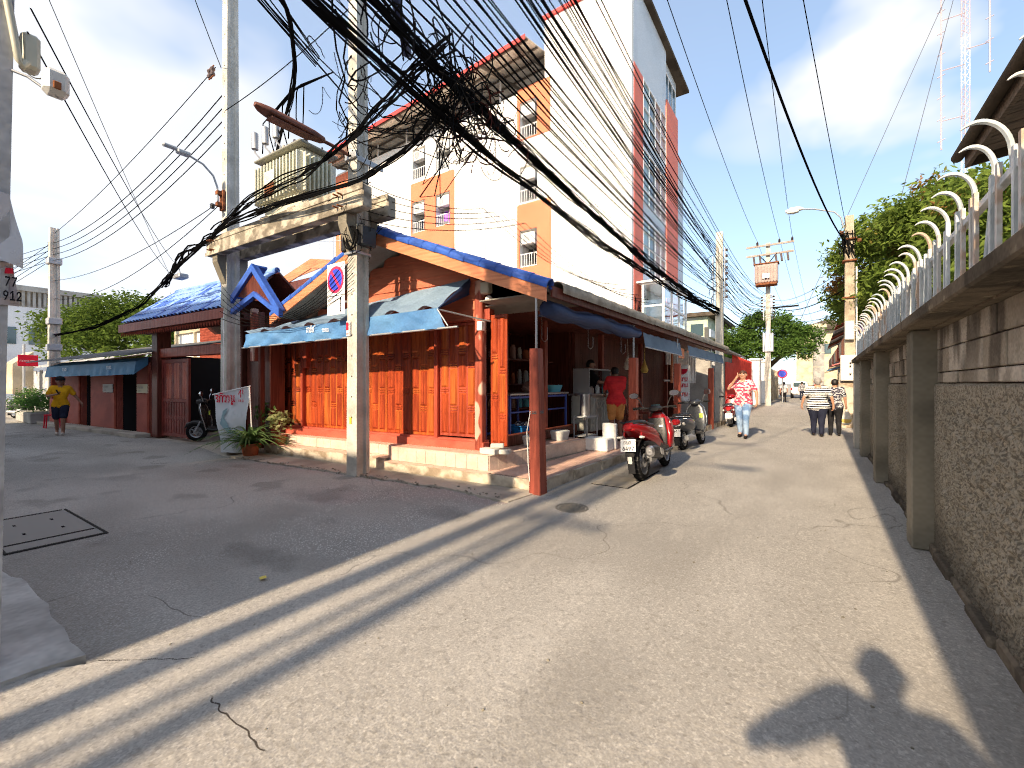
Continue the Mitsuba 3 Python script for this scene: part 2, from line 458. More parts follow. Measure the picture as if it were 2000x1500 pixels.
plain('sign_white', (0.80, 0.80, 0.80), 0.45)
plain('sign_red', (0.66, 0.03, 0.10), 0.45)
plain('sticker_yellow', (0.75, 0.65, 0.05), 0.5)
dirty('rust_lamp', (0.165, 0.066, 0.047), (0.11, 0.043, 0.032), 8.0, rough=0.55)
dirty('rust', (0.28, 0.11, 0.055), (0.13, 0.055, 0.035), 12.0, rough=0.85)
dirty('transformer_paint', (0.64, 0.63, 0.52), (0.55, 0.54, 0.43), 4.0, rough=0.5)
plain('porcelain', (0.55, 0.42, 0.37), 0.3, coat=0.5)
plain('porcelain_dark', (0.10, 0.07, 0.065), 0.3, coat=0.5)
plain('lamp_shell', (0.62, 0.62, 0.60), 0.4)
scene['pane_glass'] = {'type': 'thindielectric'}
plain('window_dark', (0.05, 0.085, 0.10), 0.08, spec=0.9)
plain('window_teal', (0.16, 0.28, 0.31), 0.1, spec=0.9)
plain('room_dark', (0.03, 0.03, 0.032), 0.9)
plain('room_grey', (0.20, 0.20, 0.20), 0.9)
plain('skin', (0.46, 0.25, 0.165), 0.55)
plain('skin_dark', (0.27, 0.13, 0.085), 0.55)
plain('hair', (0.012, 0.010, 0.010), 0.5)
plain('hair_brown', (0.075, 0.030, 0.018), 0.5)
dirty('cloth_yellow', (0.72, 0.37, 0.02), (0.60, 0.29, 0.015), 9.0, rough=0.9)
dirty('cloth_red', (0.70, 0.045, 0.05), (0.58, 0.03, 0.04), 9.0, rough=0.9)
dirty('cloth_tan', (0.62, 0.27, 0.09), (0.5, 0.21, 0.07), 9.0, rough=0.9)
dirty('cloth_navy', (0.028, 0.032, 0.055), (0.02, 0.022, 0.04), 9.0, rough=0.9)
dirty('cloth_black', (0.02, 0.02, 0.023), (0.03, 0.03, 0.034), 9.0, rough=0.9)
dirty('cloth_white', (0.78, 0.78, 0.78), (0.68, 0.68, 0.7), 9.0, rough=0.9)
pmat('cloth_jeans', lambda p, n, uv: mix((0.15, 0.26, 0.47), (0.36, 0.49, 0.68), ss(0.35, 0.65, F3(p, 9.0))), 0.9)
pmat('cloth_floral', lambda p, n, uv: mix((0.80, 0.62, 0.62), (0.66, 0.07, 0.13), ss(0.47, 0.53, F3(p, 24.0))), 0.9)
pmat('cloth_stripe', lambda p, n, uv: mix((0.80, 0.79, 0.77), (0.022, 0.024, 0.035), ss(-0.1, 0.1, dr.sin((p.z + 0.015 * F3(p, 4.0)) * 2 * PI / 0.062) - 0.1)), 0.9)
plain('shoe_dark', (0.03, 0.025, 0.025), 0.6)


def leafmat(name, a, b, c=None, dt=0.7):
    O = opq(*a, *b, *(c or a), 1.0 if c else 0.0)

    def f(p, n, uv):
        k = mix(mi.Color3f(O[0], O[1], O[2]), mi.Color3f(O[3], O[4], O[5]), mikit.noise(p.x * 5, p.y * 5, p.z * 5))
        return mix(k, mi.Color3f(O[6], O[7], O[8]), O[9] * ss(0.62, 0.72, mikit.fbm(p.x * 0.7 + 3, p.y * 0.7, p.z * 0.7, octaves=2)))
    scene[name] = {'type': 'principledthin', 'base_color': mikit.proc(f), 'roughness': 0.55, 'diff_trans': dt, 'spec_tint': 0.0}
    return name


leafmat('leaf_mango', (0.07, 0.115, 0.025), (0.14, 0.20, 0.04))
leafmat('leaf_far', (0.06, 0.12, 0.025), (0.12, 0.20, 0.045))
leafmat('leaf_light', (0.10, 0.165, 0.03), (0.20, 0.26, 0.055), (0.28, 0.15, 0.05))
leafmat('leaf_pot', (0.06, 0.14, 0.035), (0.12, 0.22, 0.06))
leafmat('leaf_strap', (0.07, 0.15, 0.05), (0.18, 0.26, 0.10))
dirty('bark', (0.16, 0.125, 0.09), (0.09, 0.07, 0.05), 7.0, rough=0.9, bump=0.01)
dirty('terracotta', (0.36, 0.12, 0.06), (0.26, 0.085, 0.045), 6.0, rough=0.8)
dirty('brick_red', (0.30, 0.075, 0.05), (0.21, 0.05, 0.035), 8.0, rough=0.85)
dirty('shop_red', (0.34, 0.085, 0.06), (0.26, 0.06, 0.045), 2.0, rough=0.7)
dirty('gate_red', (0.20, 0.035, 0.026), (0.13, 0.024, 0.018), 4.0, rough=0.5)
dirty('fence_white', (0.60, 0.64, 0.66), (0.40, 0.45, 0.48), 6.0, rough=0.5, streak=10.0)
dirty('fence_rusty', (0.48, 0.36, 0.28), (0.55, 0.55, 0.54), 9.0, lo=0.4, hi=0.6, rough=0.7)
dirty('tin', (0.42, 0.42, 0.42), (0.26, 0.25, 0.24), 3.0, rough=0.6)
dirty('stucco_cream', (0.60, 0.52, 0.38), (0.46, 0.39, 0.28), 2.0, rough=0.8)
dirty('stucco_grey', (0.40, 0.385, 0.36), (0.28, 0.265, 0.245), 2.0, rough=0.85, streak=2.0)
dirty('stucco_green', (0.50, 0.58, 0.42), (0.60, 0.63, 0.55), 2.0, rough=0.8)
dirty('gate_bright_red', (0.62, 0.06, 0.04), (0.52, 0.045, 0.03), 3.0, rough=0.5)
# ------------------------------------------------------------------ ground
struct('ground', grid(2, 2, lambda u, w: (u * 800 - 400, w * 800 - 300, u * 0 - 0.03)), 'apron_concrete')


def jag(a, b, n, amp, seed):
    r = np.random.default_rng(seed); n = int(n * 1.6); t = np.linspace(0, 1, n)[:, None]
    q = np.asarray(a, float) * (1 - t) + np.asarray(b, float) * t
    d = np.asarray(b, float) - np.asarray(a, float); d = np.array([-d[1], d[0]]) / np.linalg.norm(d)
    o = np.convolve(r.normal(0, amp * 1.5, n), [.25, .5, .25], 'same') + r.normal(0, amp * .25, n); o[0] = o[-1] = 0
    return (q + o[:, None] * d).tolist()


def sheet(poly, z0, z1):
    return ext(poly, z1 - z0, z0)


road_edge = jag((-3.04, 0.62), (-3.02, 4.3), 60, 0.012, 3)
struct('road', sheet(jag((-3.15, 0.5), (-3.04, 0.62), 4, .01, 1) + road_edge + [(-3.0, 4.96), (-2.6, 17), (-2.4, 60), (1.4, 60), (1.4, 14), (1.15, -14), (-3.0, -14), (-3.15, -4)], -0.05, 0.0), 'road_concrete',
       label='sunlit concrete lane running away between wall and wooden house')
struct('side_road', sheet([(x - .004, y) for x, y in road_edge] + jag((-3.03, 4.3), (-4.2, 4.42), 16, .02, 5) + jag((-4.25, 4.42), (-9.4, 3.93), 40, .03, 6) + [(-12, 4.3), (-24, 3.6), (-60, 1.2), (-60, -3), (-9, -0.2), (-5.6, .6)] + jag((-5.5, .58), (-3.1, .63), 14, 0.02, 8)[::1], -0.05, -0.008), 'side_asphalt',
       label='dark asphalt side lane in shade, its aggregate worn pale near the corner')
struct('apron', sheet([(-3.02, 4.32)] + jag((-4.2, 4.44), (-9.4, 3.95), 50, .03, 6) + [(-9.6, 4.6), (-5.9, 5.2), (-2.95, 5.2)], -0.05, 0.012), 'apron_concrete', label='rough concrete strip in front of the steps')
struct('left_pavement', sheet([(-3.14, .46)] + jag((-5.5, .58), (-3.1, .63), 14, 0.02, 8)[::-1] + [(-6, .45), (-9, -0.35), (-9, -1.6), (-3.2, -1.6)], -0.05, 0.022), 'pave_grey', label='broken grey concrete pavement edge in the left corner')

def cover_rect(o, ang, w, d, rows):
    t = thing('drain_cover', 'dark rectangular steel drain cover with lifting slots, set in the asphalt', 'drain cover')
    F = lambda m: mv(m, (o[0], o[1], 0), ang)
    part(t, 'frame', F(cat(bx(0, w, 0, .018, -.03, .004), bx(0, w, d - .018, d, -.03, .004), bx(0, .018, .036, d - .036, -.03, .004), bx(w - .03, w, .019, d - .019, -.03, .004), bx(w * .80, w * .80 + .016, .036, d - .036, -.03, .004))), 'cover_edge')
    part(t, 'plate', F(bx(.019, w * .795, .019, d - .019, -.03, -.003)), 'asphalt_plate')
    part(t, 'plate', F(bx(w * .815, w - .031, .019, d - .019, -.03, -.003)), 'asphalt_plate')
    for x, y in ((.25, .3), (.25, .7), (.55, .3), (.55, .7)):
        part(t, 'slot', F(bx(w * x, w * x + .07, d * y, d * y + .02, -.02, -.001)), 'rubber')
    return t


plain('cover_edge', (0.06, 0.057, 0.054), 0.6)
plain('asphalt_plate', (0.30, 0.288, 0.268), 0.7)
cover_rect((-7.0, .60), .02, 1.45, .66, 2)
t = thing('manhole_cover', 'small round iron manhole cover in the lane near the red post', 'manhole cover')
mx, my = -2.29, 4.55
part(t, 'rim', lathe2([(.19, -.02), (.19, .006), (.165, .006), (.165, -.01)], 28, (mx, my, 0)), 'cover_rim')
plain('cover_rim', (0.17, 0.16, 0.145), 0.7)
part(t, 'lid', cat(lathe2([(.0, .001), (.155, .001), (.16, -.02)][::-1], 28, (mx, my, 0)), *[bx(mx - .12, mx + .12, my - .1 + i * .05, my - .085 + i * .05, 0, .005) for i in range(5)]), 'cover_rim')
t = thing('gutter_cover', 'square concrete gutter cover with a dark edge by the red scooter wheel', 'drain cover')
part(t, 'slab', bx(-2.62, -2.12, 5.85, 6.5, -.03, .006), 'apron_concrete')
part(t, 'edge', cat(bx(-2.10, -2.07, 5.8, 7.3, -.03, .004), bx(-2.62, -2.1, 5.80, 5.83, -.03, .004)), 'rubber')
solo('fallen_leaf', grid(5, 3, lambda u, w: (-2.95 - .35 + u * .085, 2.06 + (w - .5) * .05 * np.sin(PI * np.clip(u, .05, .95)), .012 + .012 * np.sin(u * 5))), 'leaf_yellow', 'single yellow leaf lying on the asphalt', 'leaf') if False else None
plain('leaf_yellow', (0.72, 0.60, 0.16), 0.7)
solo('fallen_leaf', grid(6, 4, lambda u, w: (-2.93 - .42 + u * .075, 1.62 + (w - .5) * .05 * np.sin(PI * np.clip(u, .05, .95)), .004 + .012 * np.sin(u * 5) ** 2)), 'leaf_yellow', 'single yellow leaf lying on the dark asphalt', 'leaf')
rs = np.random.default_rng(5)
bits = []
for i in range(140):
    x, y = rs.uniform(-2.9, .6), rs.uniform(.8, 12)
    s = rs.uniform(.004, .011)
    bits.append(mv(ball((0, 0, 0), (s, s * rs.uniform(.4, 1), s * .5), 0), (x, y, s * .3), rs.uniform(0, 6)))
for i in range(160):
    u = rs.uniform(0, 1); x = -3.2 - 5.8 * u; y = 4.38 - .45 * u + abs(rs.normal(0, .12)); s = rs.uniform(.006, .022)
    bits.append(mv(ball((0, 0, 0), (s, s * rs.uniform(.5, 1), s * .6), 0), (x, y, .012 + s * .3), rs.uniform(0, 6)))
k = num('grit'); scene[k] = shape(cat(bits), 'pillar_concrete'); labels[k] = {'label': 'loose grit and crumbs of concrete on the ground', 'category': 'grit', 'kind': 'stuff'}

# ------------------------------------------------------------------ boundary wall on the right
WX = 0.85
wx = lambda y: 0.0098 * (y - 5.0)                       # the wall leans away from the lane a little
Wf = lambda m: (np.stack([np.asarray(m[0])[:, 0] + wx(np.asarray(m[0])[:, 1]), np.asarray(m[0])[:, 1], np.asarray(m[0])[:, 2]], 1), m[1])
W = thing('boundary_wall', 'long stained concrete boundary wall with pebble-dash panels and a projecting coping, right side of the lane', 'wall')
piers = [-9.6, -6.7, -3.8, -0.9, 2.02, 5.08, 8.18, 10.95]
YE = 12.35
for y in piers:
    part(W, 'pillar', Wf(cb(.69, .98, y, y + .26, 0, 1.885, .012)), 'pillar_concrete')
part(W, 'end_pillar', Wf(cb(.66, 1.0, YE - .04, YE + .3, 0, 1.885, .012)), 'pole_concrete', label='pale end pillar of the wall')
# coping: two courses, the upper one proud
part(W, 'coping', Wf(cat(cb(.625, 1.10, -9.8, YE + .3, 1.885, 1.975, .012), bx(.80, 1.05, -9.8, YE + .3, 1.872, 1.884))), 'coping')
part(W, 'footing', Wf(cat([cb(.80 + .012 * math.sin(7 * y), .95, y, y + .5, -.02, .06 + .02 * math.sin(3 * y), .015) for y in np.arange(-9.6, YE, .5)])), 'coping')
ends = piers + [YE - .04]
bays = [(a + .262, b - .002) for a, b in zip(ends[:-1], ends[1:])]


def dash(y0, y1, pitch):
    ny, nz = max(2, int((y1 - y0) / pitch)), max(2, int(1.42 / pitch))

    def fn(u, w):
        y, z = y0 + u * (y1 - y0), w * 1.425
        n = meshkit.fbm(np.stack([y * 34, z * 34, 0 * y], 1), 2, 3) - .5
        c = meshkit.noise(np.stack([y * 6, z * 6, 0 * y], 1), 8) - .5
        edge = np.minimum(1, 8 * np.minimum(np.minimum(u, 1 - u), np.minimum(1, 1 - w)))
        return (WX - .014 - .042 * n * edge - .012 * c * edge + .03 * (w > .995), y, z)
    return Wf(grid(ny, nz, fn))


for i, (a, b) in enumerate(bays):
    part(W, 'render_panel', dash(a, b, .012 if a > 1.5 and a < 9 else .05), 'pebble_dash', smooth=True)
    part(W, 'backing', Wf(bx(WX + .02, .97, a, b, 0, 1.87)), 'coping')
    if b < 1.6:
        continue
    for r, (z0, z1) in enumerate(((1.428, 1.515), (1.515, 1.705), (1.705, 1.878))):
        y = a - (.17 if r % 2 else .0)
        while y < b:
            y0, y1 = max(a, y) + .008, min(b, y + .42) - .008
            if y1 - y0 > .05:
                dx = rng.uniform(-.012, .006)
                part(W, 'block', Wf(cb(WX + dx, WX + .06, y0, y1, z0 + .004, z1 - .004, .006)), f'wall_block_{int(rng.integers(0, 3))}')
            y += .42

FN = thing('spiked_fence', 'rusty pale blue picket fence with curved anti-climb spikes on top of the boundary wall', 'fence')
FX = .73
for z in (2.335,):
    part(FN, 'rail', Wf(bx(FX - .005, FX + .03, -3, YE + .2, z, z + .032)), 'fence_white')
part(FN, 'bottom_rail', Wf(bx(FX - .005, FX + .03, -3, YE + .2, 1.99, 2.02)), 'fence_white')
y, i = 1.9, 0
pk = [mikit.ply(bx(0, .018, 0, .032, 0, 1), m) for m in ('fence_white', 'fence_rusty')]


def arc(h, reach):
    a = np.linspace(0, PI * .66, 13)
    p = np.stack([-reach * (1 - np.cos(a)) * .55, 0 * a, .13 + .15 * np.sin(a)], 1)
    p = np.vstack([[[0, 0, 0]], p]); p[0, 2] = -.34
    return tube(p, np.r_[np.full(10, .0125), .011, .009, .006, .003], 6)


arcs = [mikit.ply(arc(0, r), m, smooth=40) for r, m in ((.17, 'fence_white'), (.19, 'fence_white'), (.15, 'fence_rusty'))]
while y < YE + .1:
    if i % 3 == 0:
        part(FN, 'spike', arcs[2 if rng.random() < .3 else (i // 3) % 2], tw=T().translate([FX + .02 + wx(y), y, 2.335]).rotate([0, 0, 1], rng.uniform(-16, 16)).rotate([0, 1, 0], rng.uniform(-7, 5)))
    else:
        m = pk[1] if rng.random() < .3 else pk[0]
        hgt = rng.uniform(.42, .475)
        part(FN, 'picket', m, tw=T().translate([FX + rng.uniform(-.008, .004) - .014 + wx(y), y, 2.0]).rotate([1, 0, 0], rng.uniform(-1.5, 1.5)).scale([1, 1, hgt]))
    y += .105; i += 1

# ------------------------------------------------------------------ wooden house on the corner: local frame a (right), b (in), z
e1 = np.array([math.cos(.0797), math.sin(.0797), 0.]); e2 = np.array([-math.sin(.0797), math.cos(.0797), 0.]); e3 = np.array([0, 0, 1.])
HO = np.array([-4.28, 5.45, 0.])
Hm = lambda m: frame(m, HO, e1, e2, e3)
hp = lambda a, b, z: HO + a * e1 + b * e2 + z * e3

# raised platform, steps and tiled walkway belong to the pavement
struct('walkway', cat(sheet([(-2.97, 5.0), (-2.62, 16.4), (-4.6, 16.4), (-4.6, 5.2), (-6.1, 4.93), (-5.93, 4.80)], -.02, .142)), 'grout')
P = thing('house_platform', 'pink tiled platform and steps that the wooden house stands on', 'steps')
corner, right, left = np.array([-3.90, 5.09, 0]), np.array([-3.60, 7.75, 0]), np.array([-5.88, 4.94, 0])
part(P, 'core', cat(sheet([corner[:2] + [-.012, .012], right[:2] + [-.012, 0], (-4.6, 7.75), (-4.6, 6.0), (-5.86, 5.4), left[:2] + [.01, .012]], 0, .363), sheet([(-5.88, 5.4), (-9.3, 5.3), (-9.3, 4.86), (-5.9, 5.11)], 0, .363), sheet([(-5.9, 5.3), (-9.3, 5.1), (-9.3, 4.60), (-5.9, 4.86)], 0, .175)), 'grout')


def tiles(parent, o, u, v, nu, nv, tu, tv, mat, th=.011, gap=.004, jit=.0015, skip=None):
    """tu x tv tiles on the plane o + i u + j v, proud along u x v"""
    o, u, v = (np.asarray(k, float) for k in (o, u, v))
    n = np.cross(u, v)
    base = cb(gap / 2, tu - gap / 2, gap / 2, tv - gap / 2, 0, th, .002)
    for i in range(nu):
        for j in range(nv):
            if skip and skip(i, j):
                continue
            part(parent, 'tile', frame(base, o + u * tu * i + v * tv * j + n * rng.uniform(-jit, jit), u, v, n), mat)


uf = (corner - left) / np.linalg.norm(corner - left); Lf = np.linalg.norm(corner - left)
us = (right - corner) / np.linalg.norm(right - corner); Ls = np.linalg.norm(right - corner)
tiles(P, left + [0, 0, .145], uf, e3, 10, 1, Lf / 10, .22, 'step_tile')
tiles(P, corner + [0, 0, .145], us, e3, 14, 1, Ls / 14, .22, 'step_tile')
tiles(P, left + [0, 0, .363], uf, np.cross(e3, uf), 10, 2, Lf / 10, .2, 'walk_tile')
tiles(P, corner + [0, 0, .3635] - us * 0 , us, np.cross(e3, us), 14, 2, Ls / 14, .2, 'walk_tile', skip=lambda i, j: i < 2)
part(P, 'nosing', cat(slab(left + [0, 0, .376] - [0, .014, 0], corner + [0, 0, .376] - [0, .014, 0], corner + [0, .03, .376], left + [0, .03, .376], .012), slab(corner + [.014, 0, .3765], right + [.014, 0, .3765], right + [-.03, 0, .3765], corner + [-.03, 0, .3765], .012)), 'step_tile')
# steps left of the pole
sl, sr = np.array([-9.28, 4.86, 0]), np.array([-5.9, 5.11, 0]); ustep = (sr - sl) / np.linalg.norm(sr - sl); Ln = np.linalg.norm(sr - sl)
tiles(P, sl + [0, -.012, .19], ustep, e3, 16, 1, Ln / 16, .175, 'step_tile')
tiles(P, sl + [0, -.0, .363], ustep, np.cross(e3, ustep), 16, 1, Ln / 16, .22, 'walk_tile')
tiles(P, sl + [0, -.26, .176], ustep, np.cross(e3, ustep), 16, 1, Ln / 16, .25, 'walk_tile')
part(P, 'lower_riser', sheet(jag((-9.32, 4.575), (-5.9, 4.83), 40, .008, 31) + [(-5.9, 4.86), (-9.32, 4.62)], 0, .178), 'rough_kerb', label='crumbling painted riser of the lowest step')
for k, x in enumerate((-5.90, -6.25)):
    part(P, 'step_block', cb(x - .22, x + .03, 4.83, 5.12, 0, .19 + .0 * k, .01), 'step_tile') if k else None
part(P, 'front_riser', sheet(jag((-5.97, 4.775), (-2.99, 4.955), 40, .008, 33) + [(-2.99, 4.99), (-5.97, 4.83)], 0, .150), 'rough_kerb', label='rough sunlit kerb under the front tiles')
K = thing('walkway_kerb', 'rough concrete kerb along the lane edge of the tiled walkway', 'kerb')
yy = 4.95
while yy < 16.3:
    x = -2.955 + .03 * (yy - 5)
    part(K, 'kerbstone', sheet([(x - .05, yy), (x + .02 + rng.uniform(-.008, .008), yy + .004), (x + .035 + rng.uniform(-.008, .008), yy + .93), (x - .02, yy + .93)], -.02, .148 + rng.uniform(-.004, .004)), 'rough_kerb')
    yy += .94
tl = thing('walkway_paving', 'terracotta floor tiles of the covered walkway along the lane', 'floor tiles')
for i in range(5):
    for j in range(26):
        x0 = -2.99 + .03 * (j * .22) - (i + 1) * .215; y0 = 5.02 + j * .22
        if x0 > -3.90 + .11 * (y0 - 5.1) - .02 or y0 < 5.08 or y0 > 7.7:
            part(tl, 'tile', cb(x0 + .002, x0 + .213, y0 + .002, y0 + .218, .1425, .1535 + rng.uniform(0, .0015), .002), 'walk_tile')
for i in range(13):
    for j in range(1):
        x0 = -3.9 - i * .2
        if x0 > -5.9:
            part(tl, 'tile', mv(cb(-.098, .098, 0, .13, .1425, .1535, .002), (x0, 4.91 + .073 * (x0 + 3.9), 0), .0797), 'walk_tile')

# ---- the house itself
H = thing('wooden_house', 'low red wooden corner house with panelled doors, board gable and blue verge tiles', 'house')
# dark shell of the room behind
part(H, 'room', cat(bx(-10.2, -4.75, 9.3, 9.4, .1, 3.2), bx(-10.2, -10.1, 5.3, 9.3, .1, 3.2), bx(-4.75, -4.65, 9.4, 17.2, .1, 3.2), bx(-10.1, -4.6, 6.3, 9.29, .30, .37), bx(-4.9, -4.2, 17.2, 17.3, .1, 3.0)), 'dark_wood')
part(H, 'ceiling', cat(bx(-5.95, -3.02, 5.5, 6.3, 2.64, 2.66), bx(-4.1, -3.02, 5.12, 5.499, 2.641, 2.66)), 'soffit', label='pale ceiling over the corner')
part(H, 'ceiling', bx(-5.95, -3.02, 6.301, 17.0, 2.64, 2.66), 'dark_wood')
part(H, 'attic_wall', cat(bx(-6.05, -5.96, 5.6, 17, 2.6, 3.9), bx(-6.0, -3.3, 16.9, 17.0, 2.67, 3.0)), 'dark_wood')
part(H, 'sill', Hm(cat(cb(-6.1, .02, -.045, .14, .366, .50, .008), bx(-6.1, .0, .02, .16, .501, .53))), 'sill_paint')


def leaf_panels(t, a0, a1, z0, z1, b, cols, seed, dk):
    r = np.random.default_rng(seed)
    mats = ['door_wood', 'door_wood_light', 'door_wood']
    base = part(t, 'door', Hm(cb(a0, a1, b, b + .035, z0, z1, .004)), dk)
    w = (a1 - a0 - .03) / cols
    for c in range(cols):
        x0, x1 = a0 + .015 + c * w + .016, a0 + .015 + (c + 1) * w - .016
        zz = [z0 + .04]
        if c % 2:
            zz += [z0 + .42, z0 + .50, z0 + 1.12, z0 + 1.20, z1 - .04]
        else:
            zz += [z0 + .72, z0 + .80, z0 + 1.35, z0 + 1.43, z1 - .04]
        for k in range(len(zz) - 1):
            h = zz[k + 1] - zz[k]
            mat = mats[int(r.integers(0, 3))]
            if h < .1:
                m = cat(bx(x0, x1, b - .012, b - .001, zz[k] + .012, zz[k] + .03), bx(x0, x1, b - .012, b - .001, zz[k] + .05, zz[k + 1] - .012))
            else:
                # raised field with sloped edges
                m = hull([(x, b - .001, z) for x in (x0, x1) for z in (zz[k] + .006, zz[k + 1] - .006)] + [(x, b - .026, z) for x in (x0 + .030, x1 - .030) for z in (zz[k] + .036, zz[k + 1] - .036)])
            part(base, 'panel', Hm(m), mat)
    return base


a = -.42
leafs = [(-4.55 + i * .59, -4.55 + (i + 1) * .59 - .012) for i in range(6)]
for i, (a0, a1) in enumerate(leafs):
    leaf_panels(H, a0, a1, .535, 2.42, .10, 3, 40 + i, ['door_wood', 'door_wood_light'][i % 2])
# the leaf beside the corner stands ajar; the last one hangs past the post
leaf_panels(H, -.92, -.16, .56, 2.42, .06, 4, 71, 'red_wood')
leaf_panels(H, .10, .40, .46, 2.50, .05, 2, 77, 'door_wood')
leaf_panels(H, -6.0, -4.58, .535, 2.42, .14, 8, 81, 'dark_wood')
part(H, 'door_frame', Hm(cat(bx(-1.00, -.93, .0, .16, .53, 2.75), bx(-6.08, .1, .02, .16, 2.43, 2.60), bx(-4.58, -4.52, .0, .16, .53, 2.75))), 'red_wood')
part(H, 'frieze', Hm(cat(bx(-6.1, .0, .12, .2, 2.601, 3.1))), 'dark_wood')
corner_post = part(H, 'corner_post', Hm(cb(-.14, .0, -.05, .09, .377, 3.05, .012)), 'worn_post', label='weathered corner post with flaking paint')
part(H, 'post', Hm(cb(-4.50, -4.38, -.02, .10, 1.75, 2.9, .01)), 'red_wood')
part(H, 'post', Hm(cb(-6.2, -6.08, -.1, .04, .05, 3.0, .01)), 'dark_wood')

# gable of lapped boards
APX, EVR, EVL = np.array([-5.98, 4.72, 3.93]), np.array([-2.86, 4.95, 2.70]), np.array([-8.72, 4.47, 2.80])
la = lambda p: ((p - HO) @ e1, (p - HO) @ e2, p[2])
ga, gz = la(APX)[0], 3.86
gr, grz = la(EVR)[0], 2.62
gl, glz = la(EVL)[0], 2.72
zb = 2.45
while zb < gz - .1:
    z1 = zb + .155
    r0 = np.interp(z1, [grz, gz], [gr, ga]); l0 = np.interp(z1, [glz, gz], [gl, ga])
    l0, r0 = max(l0, -4.75), min(r0, -.02)
    if r0 - l0 > .06:
        part(H, 'gable_board', Hm(hull([(x, y, z) for x in (l0, r0) for y, z in ((.0, zb), (.05, zb), (.022, z1 + .01), (.05, z1 + .01))])), 'gable_board')
    zb = z1
# roof slabs (thin) with soffit
D = np.array([-.0797 * 0, 1, 0.])


def roof_slab(p, q, length, t, m, nm, lab=None):
    return part(H, nm, slab(p, q, q + D * length, p + D * length, t), m, label=lab)


roof_slab(APX, EVR, 12.4, .05, 'grey_tile', 'roof')
roof_slab(EVL, APX, 5.0, .05, 'blue_tile', 'roof')
off = np.array([0, .02, -.055])
roof_slab(APX + off, EVR + off, 12.3, .02, 'soffit', 'soffit')
roof_slab(EVL + off, APX + off, 4.9, .02, 'soffit', 'soffit')


def barge(p, q, nm, mat, h, out, th=.03):
    d = np.array([0, 0, 1.])
    o = np.array([.0, -out, 0])
    return part(H, nm, slab(p + o - d * h, q + o - d * h, q + o - d * .02, p + o - d * .02, -th), mat)


barge(EVL + [-.05, 0, -.02], APX, 'bargeboard', 'fascia_wood', .20, .03)
barge(APX, EVR + [.03, 0, -.012], 'bargeboard', 'fascia_wood', .21, .03)


def tile_row(p, q, n, r, mat, th, nm='verge_tile', over=.04):
    p, q = np.asarray(p, float), np.asarray(q, float)
    d = (q - p) / n
    a = np.linspace(-.15 * PI, 1.15 * PI, 11)
    for i in range(n):
        o = p + d * i
        u = d / np.linalg.norm(d); w = np.cross(u, [0, 0, 1.]); w /= np.linalg.norm(w); z = np.cross(w, u)
        L = np.linalg.norm(d) + over
        rings = []
        for x, rr in ((0, r * .97), (L * .8, r), (L, r * 1.07)):
            for k in (0, 1):
                R = rr - k * .012
                rings.append([(x, R * math.cos(t), R * math.sin(t)) for t in a])
        v = np.array(rings).reshape(-1, 3); m = len(a); f = []
        for s in range(2):
            for j in range(m - 1):
                A = (2 * s) * m + j; B = (2 * s + 2) * m + j
                f += [[A, A + 1, B + 1], [A, B + 1, B]]
                f += [[A + m, B + m + 1, A + m + 1], [A + m, B + m, B + m + 1]]
        for j in range(m - 1):
            A = 4 * m + j; f += [[A, A + 1, A + m + 1], [A, A + m + 1, A + m]]
            f += [[j, m + j + 1, j + 1], [j, m + j, m + j + 1]]
        part(H, nm, frame((v, np.array(f)), o + np.array([0, 0, rng.uniform(-.006, .006)]), u, w, z), mat, smooth=35)


tile_row(APX + [0, -.0, .02], EVR + [.02, 0, .0], 12, .088, 'blue_tile', 0)
tile_row(EVL + [-.04, 0, -.02], APX + [-.02, 0, .02], 9, .075, 'blue_tile', 0)
# tile row along the eave over the walkway
e0, e9 = EVR + np.array([.0, .03, .0]), EVR + np.array([.26, 12.2, -.06])
tile_row(e0 + [0, .25, -.01], e9, 26, .125, 'grey_tile', 0, 'eave_tile', .03)
for k in range(7):                                     # roof tile courses stepping up behind the eave row
    o = (APX - EVR); o /= np.linalg.norm(o)
    s = EVR + o * (.18 + .16 * k) + np.array([0, 0, .02])
    part(H, 'tile_course', slab(s + [0, .1, .028], s + [.2, 12.1, .0 + .0], s + [.2, 12.1, 0] + o * .18, s + [0, .1, .028] + o * .18, .03), 'grey_tile')
part(H, 'gutter_board', slab(EVR + [.02, .08, -.14], EVR + [.28, 12.2, -.2], EVR + [.28, 12.2, -.05], EVR + [.02, .08, -.0], -.03), 'dark_wood')
# posts of the walkway
for i, y in enumerate((7.4, 10.2, 13.2, 16.0)):
    part(H, 'walkway_post', cb(-4.42, -4.30, y, y + .12, .15, 2.95, .01), 'post_wood')
part(H, 'ridge', tube([APX + [0, .05, .04], APX + [.0, 5.0, .04]], .09, 10), 'blue_tile', smooth=True)
part(H, 'gable_fan', Hm(mv(cat(lathe2([(.0, .0), (.13, .0), (.13, .03), (.10, .03), (.10, .015), (.0, .015)][::-1], 24), bx(-.10, .10, -.006, .006, .016, .028), bx(-.006, .006, -.10, -.007, .016, .028), bx(-.006, .006, .007, .10, .016, .028)), (-1.96, -.012, 2.82), rx=PI / 2)), 'fascia_wood', label='round wooden vent on the gable')

# front awning
A = thing('front_awning', 'faded blue canvas awning over the wooden house doors, rope-stitched at its hem', 'awning')
TR, TL, FR, FL = np.array([-.24, -.03, 3.10]), np.array([-5.25, -.06, 2.68]), np.array([-.26, -.80, 2.52]), np.array([-5.05, -.86, 2.40])


